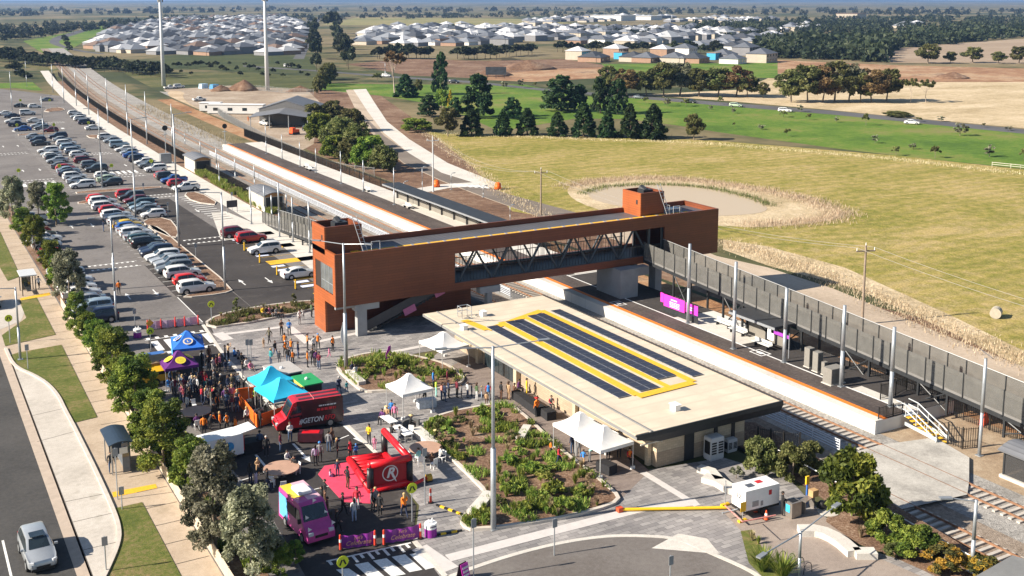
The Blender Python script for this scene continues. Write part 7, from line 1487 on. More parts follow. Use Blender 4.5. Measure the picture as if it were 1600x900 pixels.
def kiosk(label, L, F, Rr, z, roofm, front, left):
    l,f,q=T(*L,z),T(*F,z),T(*Rr,z); ax=q-f; ay=l-f; a=atan2(ax.y,ax.x); w=ax.length; d=ay.length; r=thing('food_kiosk',label,'kiosk',(f.x,f.y,0),a)
    b=B(); b.mat(0).bx(.05,w-.05,.0,d,.3,z-.08); b.m=[0]*6; b.m[2]=0; b.mat(1).bx(.0,.05,.0,d,.3,z-.08); b.build('body',[front,left],r); b=B(); b.bx(-.08,w+.08,-.08,d+.08,z-.08,z+.02); b.build('roof',roofm,r)
    b=B(); b.ball((w*.45,d*.5,z+.08),.16); b.build('roof_vent',white,r)
    b=B(); b.bx(.3,w-.3,-.03,0,1.0,1.9); b.build('serving_hatch',black,r)
    for x in (.4,w-.4): b=B(); b.tube((x,.1,.3),(x,.35,.3),.3,.3,12); b.build('wheel',tyre,r)
kiosk('black sided kiosk trailer with bright green roof beside the cyan marquees',(454.5,588.8),(475,602.6),(503.5,597),2.4,M('green_roof',(.02,.3,.1),.5,.06),black,M('yellow_side',(.75,.5,.12),.5,.15))
kiosk('grey roofed food trailer behind the cyan marquees',(411,572),(432,587),(472,579),2.5,M('pale_grey_roof',(.42,.4,.38),.6,.08),M('dark_side',(.05,.05,.055),.5,.1),white)
# ---- inflatable with the R emblem
iv=thing('inflatable_arena','red and black inflatable sports cage with a big white R emblem','inflatable',(T(610,767).x,T(610,767).y,0))
A_,B_,C_=T(579,770),T(640,758),T(601,714); redi=M('inflatable_red',(.6,.012,.02),.35,.1,1.5); blki=M('inflatable_black',(.02,.02,.022),.4,.2)
hA=2.15
def tb(nm,p,q,r_,m,par=iv): b=B(); b.tube(p,q,r_,r_,14); b.ball(p,r_,10,8); b.ball(q,r_,10,8); return W_(b,nm,m,par,smooth=True)
up=Vector((0,0,hA))
for p in (A_,B_,C_): tb('post',p+V3(0,0,.3),p+up-V3(0,0,.3),.26,blki)
tb('beam',A_+up,B_+up,.27,redi); tb('beam',B_+up,C_+up,.27,redi)
b=B(); n2=(B_-A_).normalized(); p0=A_+n2*.2; p1=B_-n2*.2; nn=V3(n2.y,-n2.x,0)*.05
if nn.y>0: nn=-nn
vs=[]
for z in (.3,hA-.15):
    for q in (p0+nn,p1+nn,p1-nn,p0-nn): vs.append(q+V3(0,0,z))
b.mesh(vs,[(3,2,1,0),(4,5,6,7),(0,1,5,4),(1,2,6,5),(2,3,7,6),(3,0,4,7)]); wallp=W_(b,'back_wall',M('cage_wall',(.35,.012,.02),.55,.15,1),iv)
ctr=(A_+B_)/2+nn*1.35+V3(0,0,1.27); ang=atan2(n2.y,n2.x)
b=B(); N=28; ro,ri=.62,.54; pts=[]
for i in range(N):
    t=2*pi*i/N
    for rr in (ro,ri): pts.append(ctr+V3(n2.x*rr*cos(t),n2.y*rr*cos(t),rr*sin(t)))
b.mesh(pts,[(2*i,2*i+1,(2*i+3)%(2*N),(2*i+2)%(2*N)) for i in range(N)]); em=W_(b,'emblem',wl,wallp)
em.matrix_parent_inverse=Matrix.Translation(-iv.location) if False else em.matrix_parent_inverse
em.parent=wallp; em.matrix_parent_inverse=Matrix.Identity(4); em.location=(0,0,0)
tx=textmesh('letter','R',1.02,wl,wallp,ctr+nn*.1,(pi/2,0,ang),.3,bold=.035)
b=B(); q=ctr+nn*.12; b.face([q+n2*.12+V3(0,0,-.25),q+n2*.34+V3(0,0,-.25),q+n2*.52+V3(0,0,-.85)]); o=W_(b,'emblem',wl,wallp); o.parent=wallp; o.matrix_parent_inverse=Matrix.Identity(4)
tb('base_tube',A_+V3(0,0,.25),B_+V3(0,0,.25),.3,redi); tb('base_tube',B_+V3(0,0,.25),C_+V3(0,0,.25),.28,redi)
D_=T(546,722); tb('base_tube',A_+V3(0,0,.22),D_+V3(0,0,.22),.26,redi); tb('base_tube',D_+V3(0,0,.22),C_+V3(0,0,.22),.24,redi)
b=B(); n=9
for i in range(n):
    f=(i+.5)/n; p=A_.lerp(D_,f); q=B_.lerp(C_,f); b.tube(p+V3(0,0,.16),q+V3(0,0,.16),.2,.2,8)
W_(b,'bouncy_floor',redi,iv,smooth=True)
b=B(); p=(B_+up).lerp(C_+up,.3)+V3(0,0,.27); b.box(p,(.05,1.0,.02),atan2((C_-B_).y,(C_-B_).x)-pi/2); W_(b,'lettering_strip',wl,iv)
mp=[T(u,v,.03) for u,v in ((507,728),(546,722),(580,770),(583,787),(536,784),(497,741))]
b=B(); b.prism([(p.x,p.y) for p in mp],.012,.05); o=b.build('floor_mat',M('red_mat',(.62,.06,.12),.7,.12,2)); tag(o,'flat pinkish red mat in front of the inflatable cage','mat')
b=B(); p=T(667,752,.0); q=T(640,760,.25); b.tube(q,p+V3(0,0,.3),.13,.13,8); o=b.build('air_hose',redi); tag(o,'red air hose between the inflatable and its yellow blower','hose')
r=thing('blower','small yellow and black air blower beside the inflatable','blower',T(670,752)); b=B(); b.tube((-.2,0,.3),(.2,0,.3),.28,.28,14); b.build('drum',M('blower_yellow',(.5,.3,.03),.5,.1),r); b=B(); b.box((0,0,.06),(.5,.4,.12)); b.build('base',black,r)
# ---- tables, chairs, benches
def chair(u,v,rz,label,group='white plastic chairs at the tables'):
    r=thing('plastic_chair',label,'chair',T(u,v),rz,group)
    b=B(); b.box((0,0,.44),(.44,.42,.04)); b.build('seat',white,r); b=B(); b.box((0,.22,.68),(.44,.04,.46),0,-.15); b.build('backrest',white,r)
    lg=None
    for sx in (-1,1):
        for sy in (-1,1):
            if lg is None: b=B(); b.box((0,0,.22),(.05,.05,.44)); lg=o=b.build('leg',white,r)
            else: o=lg.copy(); COL.objects.link(o); o.parent=r
            o.location=(sx*.18,sy*.17,0)
for u,v,rz,l in ((303,640,0,'white chair behind the round table at the gums'),(308,671,pi,'white chair in front of the round table at the gums'),(425,760,2.6,'white chair left of the round table in the street'),(443,768,2.9,'white chair tilted beside the ice cream van roof'),(464,740,-1.4,'white chair at the right of the round table in the street'),(657,728,2.9,'white chair at the front left of the round table by the bed'),(678,732,3.4,'white chair at the front right of the round table by the bed'),(691,722,-1.3,'white chair at the right of the round table by the bed'),(644,722,1.4,'white chair at the left of the round table by the bed'),(607,684,2.4,'white chair at the near white table, left one'),(618,692,2.6,'white chair at the near white table, nearest the red beam'),(641,682,-.8,'white chair between the near white table and the concrete bench')): chair(u,v,rz,l)
def round_table(u,v,rad,label):
    r=thing('round_table',label,'table',T(u,v)); b=B(); b.tube((0,0,.7),(0,0,.75),rad,rad,28); b.build('table_top',M('tan_table',(.45,.28,.2),.6,.1,2),r); b=B(); b.tube((0,0,0),(0,0,.7),.06,.06); b.tube((0,0,0),(0,0,.05),.35,.3,14); b.build('pedestal',dark_steel,r)
round_table(440,745,1.35,'round tan table in the middle of the event street'); round_table(665,713,1.3,'round tan table beside the long garden bed'); round_table(307,655,1.3,'round tan table beside the gums and white chairs')
def trestle(a,b_,w,label,m=white,skirt=False,name='trestle_table',h=.74):
    p,q=T(*a),T(*b_); c=(p+q)/2; L=(p-q).length; r=thing(name,label,'table',(c.x,c.y,0),atan2((q-p).y,(q-p).x))
    b=B(); b.box((0,0,h),(L,w,.05)); b.build('table_top',m,r)
    if skirt: b=B(); b.bx(-L/2,L/2,-w/2,w/2,.02,h-.03); b.build('table_cloth',m,r)
    else:
        for s in (-1,1):
            for t_ in (-1,1): b=B(); b.box((s*(L/2-.15),t_*(w/2-.08),h/2),(.04,.04,h)); b.build('leg',steel,r)
trestle((600,662),(616,673),.8,'far white trestle table beside the craft tent leg'); trestle((618,678),(640,693),.8,'near white trestle table beside the concrete bench')
bc=M('black_table_cloth',(.02,.02,.023),.85,.2); trestle((822,633),(846,650),.9,'black cloth table by the cream wall with an orange vest person',bc,True); trestle((850,648),(862,657),.9,'black cloth table at the near end of the wall stalls',bc,True); trestle((805,622),(822,633),.8,'black cloth table at the far end of the wall stalls',bc,True)
trestle((937,733),(958,742),.9,'black cloth table with a round white mark under the twin marquee',bc,True); trestle((653,638),(680,634),.8,'white craft table with blue and teal goods',M('pale_table',(.5,.55,.6),.7,.25,5),True)
r=thing('game_table','black and red arcade style game table in front of the red van','game table',T(486,690),-.5); b=B(); b.mat(0).bx(-1.0,1.0,-.5,.5,.15,.85); b.mat(1).bx(-.7,.7,-.32,.32,.85,.87); b.build('cabinet',[M('game_dark',(.05,.012,.02),.5,.3),redi],r)
for s in (-1,1): b=B(); b.bx(s*.85-.06,s*.85+.06,-.4,.4,0,.15); b.build('leg',black,r)
def slab_bench(pts,w,h,label,name='concrete_bench'):
    P=[(T(*p).x,T(*p).y) for p in pts]; b=B(); b.strip(P,w,0,h); o=b.build(name,white_c); tag(o,label,'bench'); return o
slab_bench(((650,676),(680,701)),.9,.5,'long white concrete bench beside the near white tables'); slab_bench(((545,585),(566,604)),.75,.5,'white concrete bench at the edge of the round garden bed'); slab_bench(((812,692),(824,672)),.7,.5,'white concrete bench near the twin marquee, set in the bed edge'); slab_bench(((738,808),(766,776)),.9,.45,'white concrete slab bench at the lower left tip of the long bed'); slab_bench(((778,732),(806,728)),.6,.06,'flat white slab lying in the long bed'); 
slab_bench(((1100,751),(1122,757),(1140,768),(1168,775)),1.0,.45,'forked pale concrete bench below the end wall'); slab_bench(((1092,736),(1112,742),(1124,757)),.7,.45,'short curved arm of the forked concrete bench'); slab_bench(smooth([(1248,834),(1280,834),(1310,848),(1335,870)],1,False) if True else (),1.0,.45,'long curved pale concrete bench by the lower right bed'); slab_bench(((1335,870),(1368,870)),.9,.45,'short end arm of the long curved concrete bench')
b=B(); P=smooth([(627,678),(625,668),(640,662),(655,664)],2,False); b.strip([(T(*p).x,T(*p).y) for p in P],.3,0,.5); o=b.build('curved_wall',M('dark_concrete',(.12,.12,.12),.8,.15)); tag(o,'low dark curved seat wall at the corner of the long bed','wall')
# ---- barriers, banners, bollards, bins, signs
orange_m,t_,p_=mk('orange_mesh'); p_.inputs['Base Color'].default_value=(.8,.16,.01,1); p_.inputs['Roughness'].default_value=.7; ck=t_.nodes.new('ShaderNodeTexChecker'); ck.inputs['Scale'].default_value=24; lk(t_,coord(t_),ck.inputs[0]); lk(t_,math_node(t_,'ADD',math_node(t_,'MULTIPLY',ck.outputs['Fac'],.35),.6),p_.inputs['Alpha'])
fence('safety_fence','orange mesh safety fence penning the cyan marquees',[tuple(T(u,v)) for u,v in ((398,622),(367,626),(384,645),(402,668),(441,655))],1.1,orange_pl,9,2.0,.02,'fence',(.05,.97),None,orange_pl,orange_m,rail_r=.04)
def bollard(u,v,h,m,label,name='bollard',band=True,r=.09,group=None):
    t=thing(name,label,'bollard',T(u,v),0,group); b=B(); b.tube((0,0,0),(0,0,.08),.2,.18,12); b.build('base',black,t); b=B(); b.tube((0,0,.08),(0,0,h),r,r*.8,12); b.ball((0,0,h),r*.8,10,6); b.build('post',m,t)
    if band: b=B(); b.tube((0,0,h*.55),(0,0,h*.75),r*.95,r*.9,12); b.build('reflective_band',white,t)
for u,v,l in ((532,860,'left red and white bollard of the left purple banner'),(586,853,'right red and white bollard of the left purple banner'),(600,852,'left red and white bollard of the right purple banner'),(657,842,'right red bollard of the right purple banner'),(673,786,'red bollard beside the striped kerb near the crossing sign')): bollard(u,v,1.05,M('bollard_red',(.65,.06,.03),.5,.05),l)
for u,v,l in ((360,372,'yellow bollard beside the maroon SUV'),(382,392,'yellow bollard between the red SUV and the white SUV'),(406,411,'yellow bollard beside the empty yellow bay'),(433,430,'yellow bollard behind the white sedan'),(462,452,'yellow bollard near the orange bridge wall')): bollard(u,v,1.2,yellow_pl,l,band=False,r=.11)
bm_,bt,bp=mk('purple_banner_vinyl'); lk(bt,ramp(bt,nz(bt,coord(bt),1.2,4),[(.3,(.17,.02,.2)),(.7,(.32,.04,.36))]),bp.inputs['Base Color']); bp.inputs['Roughness'].default_value=.45
def banner(a,b_,z0,z1,m,label,txt=True,name='banner',waves=7):
    p,q=T(*a),T(*b_); L=(q-p).length; r=thing(name,label,'banner',p,atan2((q-p).y,(q-p).x)); b=B(); n=24; rs=[]
    for th in (0,1):
        for k in range(2): pass
    for i in range(n+1):
        x=L*i/n; y=.06*sin(waves*pi*i/n); s=.1*sin(pi*i/n); rs.append([(x,y-.006,z0-s*.4),(x,y+.006,z0-s*.4),(x,y+.006,z1-s),(x,y-.006,z1-s)])
    b.rings(rs); b.build('sheet',m,r)
    if txt: textmesh('lettering',"Let's",.3,M('gold_lettering',(.8,.4,.25),.5,.05),r,(L/2,-.085,z0+(z1-z0)*.72),(pi/2,0,0),.35); textmesh('lettering','Celebrate',.42,M('gold_lettering',(.8,.4,.25),.5,.05),r,(L/2,-.085,z0+(z1-z0)*.34),(pi/2,0,0),.35)
banner((533,859),(586,852),.08,1.0,bm_,'left purple banner with gold script between red bollards'); banner((601,851),(656,842),.1,1.05,bm_,'right purple banner with gold script between red bollards')
pk_,kt,kp=mk('pink_mesh'); kp.inputs['Base Color'].default_value=(.62,.45,.62,1); kp.inputs['Alpha'].default_value=.8
banner((231,515),(310,507),.05,.95,pk_,'pale pink mesh barrier across the street behind the blue marquee',False,'mesh_barrier',9)
for i,(u,v) in enumerate(((231,516),(252,514),(274,511),(289,510),(310,508))): bollard(u,v,1.1,M('bollard_red2',(.7,.05,.04),.5,.05),'red bollard holding the pale pink mesh barrier','bollard',False,group='bollards of the pink mesh barrier')
def bin_(u,v,label,cols):
    r=thing('event_bin',label,'bin',T(u,v)); 
    for i,(z0,z1,m) in enumerate(((0,.6,cols[0]),(.6,.95,cols[1]))): b=B(); b.tube((0,0,z0),(0,0,z1),.42,.42,20); b.build(('drum','collar')[i],m,r)
    b=B(); b.tube((-.15,0,.95),(-.15,0,1.2),.05); b.tube((.15,.05,.95),(.15,.05,1.22),.05); b.build('bottles',white,r); strokes(r,(0,-.425,.8),(pi/2,0,0),1,.5,.16,dark_print,5)
purp=M('bin_purple',(.26,.02,.28),.5,.08); bin_(673,837,'purple and white drum bin beside the right purple banner',(purp,white)); bin_(215,527,'purple and white drum bin behind the gums near the blue marquee',(purp,white))
def astrip(a,b_,label,w=.16,h=.12,m2=None):
    p,q=T(*a),T(*b_); n=int((q-p).length/.35); r=thing('striped_kerb',label,'kerb',p,atan2((q-p).y,(q-p).x)); L=(q-p).length
    for j,m in ((0,black),(1,yellow_pl)):
        b=B()
        for i in range(j,n,2): b.bx(L*i/n,L*(i+1)/n,-w/2,w/2,0,h)
        b.build(('rubber_black','rubber_yellow')[j],m,r)
astrip((682,790),(733,809),'black and yellow striped kerb between the red bollard and the bed'); astrip((680,837),(722,830),'black and yellow striped kerb between the purple bin and the bed')
r=thing('barrier_pipe','long yellow pipe barrier on the paving from the bed to the generator','barrier',(0,0,0)); p,q=T(968,796,.18),T(1135,793,.18); r.location=(p.x,p.y,0); b=B(); b.tube(p,q,.11,.11,12); W_(b,'pipe',yellow_pl,r); b=B(); b.box(p,(.4,.4,.36)); W_(b,'foot',M('barrier_red',(.6,.08,.03),.5,.05),r)
sgy=M('sign_yellow_green',(.62,.72,.03),.5,.04); 
def sign(u,v,vt,kind,label,lit=None,z=0.0,name='road_sign'):
    h=hgt(u,v,vt,z); r=thing(name,label,'sign',T(u,v,z)); b=B(); b.tube((0,0,0),(0,0,h),.045 if kind!='far' else .04,.045,8); b.build('pole',steel,r); rd=.38; y=-.06
    if kind in('walk','far'):
        b=B(); b.tube((0,y,h),(0,y-.02,h),rd,rd,22); b.build('disc',sgy,r); b=B()
        for s in (-1,1): b.box((s*.12,y-.03,h-.03),(.1,.012,.36),0,0,-s*.42)
        b.build('symbol',black,r)
    if kind=='diamond':
        b=B(); b.box((0,y,h),(.6,.02,.6),0,0,pi/4); b.build('diamond',M('sign_amber',(.8,.33,.02),.5,.05),r); b=B(); b.box((0,y-.02,h-.05),(.4,.012,.1)); b.build('symbol',black,r)
    if kind=='walk2':
        b=B(); b.tube((0,y,h),(0,y-.02,h),rd,rd,22); b.build('disc',sgy,r); b=B()
        for s in (-1,1): b.box((s*.12,y-.03,h-.03),(.1,.012,.36),0,0,-s*.42)
        b.build('symbol',black,r); b=B(); b.box((0,y,h+.85),(.58,.02,.58),0,0,pi/4); b.build('diamond',M('sign_amber',(.8,.33,.02),.5,.05),r); b=B(); b.box((0,0,h/2+.5),(.05,.05,h+.6)); b.build('pole_extension',steel,r)
    if kind=='plate': b=B(); b.bx(-.18,.18,y-.02,y,h-.6,h); b.build('plate',white if lit is None else lit,r)
    return r
sign(536,925,877,'walk','round yellow walking sign at the bottom edge beside the striped crossing'); sign(644,815,762,'walk','round yellow walking sign beside the inflatable and orange coat person'); sign(236,548,517,'walk2','round yellow walking sign with an amber diamond above, behind the blue marquee'); sign(331,508,475,'walk','round yellow walking sign at the tip of the curved garden bed'); sign(16,536,497,'walk','round yellow walking sign on the lawn at the left edge')
for u,v,vt,l in ((33,175,156.5,'small yellow walking sign by the far dark sedan'),(78.5,172,156.5,'small yellow walking sign at the far path'),(27,207,195,'small yellow sign above the far blue sedan'),(85,209,195,'small yellow sign above the far maroon hatchback'),(139,206,191.5,'small yellow sign above the far navy wagon'),(30,283,266,'small yellow sign beside the dark gums'),(93.5,275,259,'small yellow sign among the middle parked cars'),(175,275,258.5,'small yellow sign at the end of the far crossing'),(237,268,251.5,'small yellow sign at the white SUV by the footpath'),(139.5,207,205,'low yellow marker')): 
    if 'marker' not in l: sign(u,v,vt,'far',l)
for u,v,vt,l in ((166,893,838,'plain pole sign at the kerb of the bus bay'),(191,796,760,'thin pole with a small dark box at the lawn corner'),(184,780,700,'bus stop pole beside the dark shelter'),(44,577,538,'small pole sign on the lawn strip at the road'),(866,868,810,'thin street sign pole standing on the paving near the driveway'),(1047,905,868,'thin street sign pole at the driveway edge'),(740,905,810,'tall thin pole near the pink folding sign'),(664,788,700,'thin pole behind the crossing sign at the inflatable'),(363,287,262,'thin pole sign beside the car park exit') if False else (306,402,380,'thin sign pole in the new asphalt lane'),(263,338,316,'thin sign pole on the middle island'),(387,565,530,'thin white post sign on the plaza beside the kerb seats'),(393,570,530,'second thin white post sign on the plaza'),(140,505,478,'thin pole beside the silver SUV bonnet'),(211,509,482,'thin pole in front of the dark blue SUV'),(224,298,286,'thin sign on the garden strip before the middle row'),(363,330,300,'dark notice board post on the footpath')): sign(u,v,vt,'plate',l,M('sign_back',(.3,.31,.32),.5,.1),name='sign_post')
r=thing('folding_sign','magenta folding sign on the paving at the bottom edge','sign',T(724,905),.3); b=B(); b.box((0,-.2,.55),(.62,.03,1.1),0,-.25); b.build('front_panel',M('magenta_panel',(.55,.03,.4),.5,.08),r); b=B(); b.box((0,.2,.55),(.62,.03,1.1),0,.25); b.build('rear_panel',black,r); strokes(r,(0,-.24,.62),(pi/2-.25,0,0),3,.5,.7,wl,6)
for u,v,w,h,m,l in ((540,550,.5,3.3,white,'white feather flag leaning by the lamp post at the stair'),(611,573,.55,2.2,M('magenta_flag',(.5,.04,.4),.6,.1),'small magenta flag on the round garden bed edge')):
    r=thing('feather_flag',l,'flag',T(u,v)); b=B(); b.tube((0,0,0),(0,0,h),.02); b.build('pole',steel,r); b=B(); rs=[]
    for i in range(9): f=i/8; ww=w*(.5+.5*sin(pi*min(1,f*1.1))); rs.append([(0,-.01,h*(.25+.75*f)),(0,.01,h*(.25+.75*f)),(-ww,.03,h*(.25+.75*f)-.1),(-ww,.01,h*(.25+.75*f)-.1)])
    b.rings(rs); b.build('sail',m,r)
# ---- generator enclosure
g=thing('generator','white diesel generator on a trailer with red marks beside the shrubs','generator',(T(1195,808).x,T(1195,808).y+1.0,0),-.05)
b=B(); b.bx(-1.5,1.5,-.75,.75,.65,2.1); o=b.build('enclosure',white,g); b=B(); b.bx(-1.55,1.55,-.7,.7,.45,.65); b.build('chassis',black,g)
for s in (-1,1): b=B(); b.tube((.2,s*.62,.32),(.2,s*.82,.32),.32,.32,14); b.build('wheel',tyre,g)
b=B(); b.bx(-2.9,-1.5,-.05,.05,.45,.55); b.build('drawbar',steel,g)
b=B(); b.bx(-.9,-.3,-.3,.2,2.1,2.12); b.build('control_panel',M('slate',(.08,.09,.11),.4,.1),g); b=B(); b.bx(.1,.6,-.05,.35,2.1,2.13); b.build('red_hatch',red,g); b=B(); b.bx(.55,.8,-.77,-.75,1.45,1.8); b.build('red_label',red,g); b=B(); b.bx(-.9,-.35,-.77,-.75,.85,1.25); b.bx(-.15,.05,-.77,-.75,.8,1.15); b.build('vent_grille',M('grille_grey',(.3,.3,.3),.5,.15),g)
textmesh('lettering','12',.5,black,g,(-1.51,0,1.5),(pi/2,0,-pi/2),bold=.01)
def yfoot(u,v,label): r=thing('fence_foot',label,'fence foot',T(u,v)); b=B(); b.box((0,0,.08),(.7,.25,.16)); b.build('block',yellow_pl,r); b=B(); b.tube((0,0,.1),(0,0,1.9),.03); b.build('upright',steel,r); b=B(); b.box((0,-.04,1.1),(.5,.02,.7)) if 'sign' in label else b.tube((0,0,1.8),(0,0,1.92),.03); b.build('plate' if 'sign' in label else 'cap',yellow_pl if 'sign' in label else steel,r)
yfoot(1133,790,'yellow block and upright of the generator fence, left one'); yfoot(1160,815,'yellow block and upright with a yellow sign at the generator fence')
r=thing('temporary_fence','red and white rail of the temporary fence round the generator','fence',T(1133,790)); 
for a,c in (((1133,790),(1160,815)),((1160,815),(1212,805))):
    b=B(); b.path([T(*a,.35),T(*c,.35)],.05); b.path([T(*a,1.8),T(*c,1.8)],.025); W_(b,'rail',M('barrier_white_red',(.6,.25,.22),.5,.3,6),r)
for u,v,l in ((1180,800,'red and white traffic cone left of the generator wheel'),(1197,812,'red and white traffic cone right of the generator wheel')):
    r=thing('traffic_cone',l,'cone',T(u,v)); b=B(); b.tube((0,0,.03),(0,0,.7),.17,.04,12); b.build('cone',M('cone_red',(.7,.1,.03),.5,.05),r); b=B(); b.tube((0,0,.35),(0,0,.5),.115,.085,12); b.build('band',white,r); b=B(); b.box((0,0,.02),(.38,.38,.04)); b.build('base',black,r)
r=thing('steel_bin','stainless steel bin with a blue label beside a person in black','bin',T(1238,806)); b=B(); b.bx(-.45,.45,-.4,.4,.05,1.15); b.build('casing',M('brushed_steel',(.34,.31,.28),.35,.1,4,.6),r); b=B(); b.bx(-.47,-.45,-.2,.2,.4,.95); b.build('label',M('label_blue',(.05,.4,.65),.5,.05),r); b=B(); b.bx(-.3,.3,-.25,.25,1.15,1.17); b.build('lid_opening',black,r)
r=thing('steel_table','narrow steel bench table with a cardboard box on it','table',T(1258,800),.3); b=B(); b.box((.3,0,.95),(1.5,.5,.06)); b.build('table_top',M('brushed_steel',(.34,.31,.28)),r)
for x in (-.35,.95): b=B(); b.box((x,0,.46),(.1,.4,.92)); b.build('leg',MC['brushed_steel'],r)
b=B(); p=T(1270,795); b.box((p.x,p.y,1.22),(.55,.45,.48)); o=b.build('cardboard_box',M('cardboard',(.45,.28,.13),.8,.1)); tag(o,'brown cardboard box on the steel bench table','box')
b=B(); p=T(1284,795); b.ball((p.x,p.y,.3),.34); o=b.build('rubbish_bag',black,smooth=True); tag(o,'black rubbish bag on the ground beside the cardboard box','bag')
r=thing('help_point','slim blue post with a yellow top behind the steel bin','post',T(1260,787)); b=B(); b.tube((0,0,0),(0,0,1.5),.07); b.build('post',M('help_blue',(.05,.15,.5),.5,.05),r); b=B(); b.bx(-.15,.15,-.06,.06,1.5,2.1); b.build('head',yellow_pl,r)
b=B(); p=T(1294,800); b.tube((p.x,p.y,0),(p.x,p.y,.05),.75,.75,24); o=b.build('manhole_lid',concrete); tag(o,'round concrete pit lid in the bed beside the steel table','pit lid')
for i,(u,v) in enumerate(((1222,878),(1236,882),(1250,888),(1262,896))):
    b=B(); pts=[]; p=T(u,v)
    for k in range(13): t=pi*k/12; pts.append((p.x+.35*cos(t),p.y,.75*sin(t)**.6 if 0<k<12 else 0))
    b.path(pts,.025); o=b.build('bicycle_hoop',dark_steel); tag(o,'dark steel bicycle hoop at the bottom edge beside the grass trees','bike rack','bicycle hoops at the bottom edge')
# ---- platform furniture
r=thing('billboard','bright pink billboard panels standing on the platform','billboard',T(1040,492,.02),0); p,q=T(1037,487,.02),T(1090,507,.02); r.location=p; r.rotation_euler=(0,0,atan2((q-p).y,(q-p).x)); L=(q-p).length
pinkb=M('billboard_pink',(.75,.05,.5),.5,.05)
b=B(); b.bx(0,L*.62,-.03,.03,.75,2.15); b.build('large_panel',pinkb,r); b=B(); b.bx(L*.66,L,-.03,.03,.95,2.05); b.build('small_panel',pinkb,r); b=B(); b.bx(-.05,L+.05,-.02,.02,.05,.72); b.build('plinth',dark_steel,r); b=B(); b.bx(-.6,-.05,-.03,.03,1.1,2.2); b.build('side_panel',pinkb,r)
strokes(r,(L*.31,-.04,1.75),(pi/2,0,0),1,1.3,.3,wl,7); strokes(r,(L*.33,-.04,1.2),(pi/2,0,0),4,2.2,.7,wl,8); strokes(r,(L*.83,-.04,1.5),(pi/2,0,0),2,.8,.5,wl,9)
for u,v,w,d,h,l in ((1264,573,.7,.7,1.9,'tall grey cabinet under the ramp beside the purple platform sign'),(1277,580,.7,.7,1.9,'second tall grey cabinet under the ramp'),(1302,598,1.7,1.1,1.5,'wide ribbed grey cabinet under the ramp beside the pole'),(455,266,.5,.5,1.6,'pale cabinet on the far platform') if False else (1288,585,.5,.4,1.2,'small black box between the grey cabinets')):
    p=T(u,v,.02); r=thing('equipment_cabinet',l,'cabinet',p); b=B(); b.box((0,0,h/2+.08),(w,d,h)); b.build('casing',M('cab_grey',(.22,.21,.19),.5,.1),r); b=B(); b.box((0,0,.04),(w*1.15,d*1.15,.08)); b.build('plinth',concrete,r); b=B(); b.box((0,-d/2-.01,h/2+.1),(w*.85,.02,h*.85)); b.build('door',M('cab_dark',(.12,.12,.115),.5,.2),r)
for u,v,l in ((1188,548,'white square symbol painted on the dark platform by the white bench'),(966,471,'white square symbol painted on the platform near the grey pier')):
    p=T(u,v+3,.05); r=thing('platform_marking',l,'marking',p); b=B()
    for x0,x1,y0,y1 in ((-.7,.7,-.9,-.78),(-.7,.7,.78,.9),(-.7,-.58,-.78,.78),(.58,.7,-.78,.78),(-.25,.25,-.4,.4)): b.bx(x0,x1,y0,y1,-.01,.0)
    b.build('painted_lines',white,r)
r=thing('platform_sign','white and purple station name sign on a post before the ramp','sign',T(1232,560,.02)); b=B(); b.tube((0,0,0),(0,0,2.6),.05); b.build('post',steel,r); b=B(); b.bx(-.04,.04,.0,2.6,2.0,2.35); b.build('purple_board',M('purple_sign',(.3,.05,.4),.5,.05),r); b=B(); b.bx(-.04,.04,2.2,3.1,1.2,2.4); b.build('white_board',white,r)
for p,l in ((T(700,292,ZR),'') ,):
    pass
for u,v,l in ((682,292,'orange traffic drum beside the new crossing, left one'),(778,296,'orange traffic drum at the end of the shared path, right one')):
    r=thing('traffic_drum',l,'drum',T(u,v,ZR)); b=B(); b.tube((0,0,0),(0,0,1.1),.75,.62,14); b.ball((0,0,1.1),.62,12,8,.6); b.build('body',orange_pl,r,smooth=True); b=B(); b.tube((0,0,0),(0,0,.1),.8,.8,14); b.build('foot',black,r)
r=thing('hay_bale','pale round hay bale lying on the paddock','hay bale',T(1556,496,ZR),.5); b=B(); b.tube((-.65,0,.62),(.65,0,.62),.65,.65,20); o=b.build('bale',M('hay_wrap',(.4,.36,.29),.8,.15,2),r); b=B(); b.tube((.65,0,.62),(.67,0,.62),.6,.6,20); b.build('end_face',M('hay_end',(.16,.12,.09),.9,.3),r)
p=T(1537,662,ZT); r=thing('water_barrier','bright red orange plastic barrier under the ramp beside the solar pole','barrier',p,.3); b=B(); b.box((0,0,.5),(1.3,.45,1.0),0,0,0,.6); b.build('lower_block',M('barrier_orange',(.85,.08,.01),.5,.05),r); b=B(); b.box((.1,0,1.35),(1.1,.4,.7),0,0,0,.7); b.build('upper_block',MC['barrier_orange'],r)
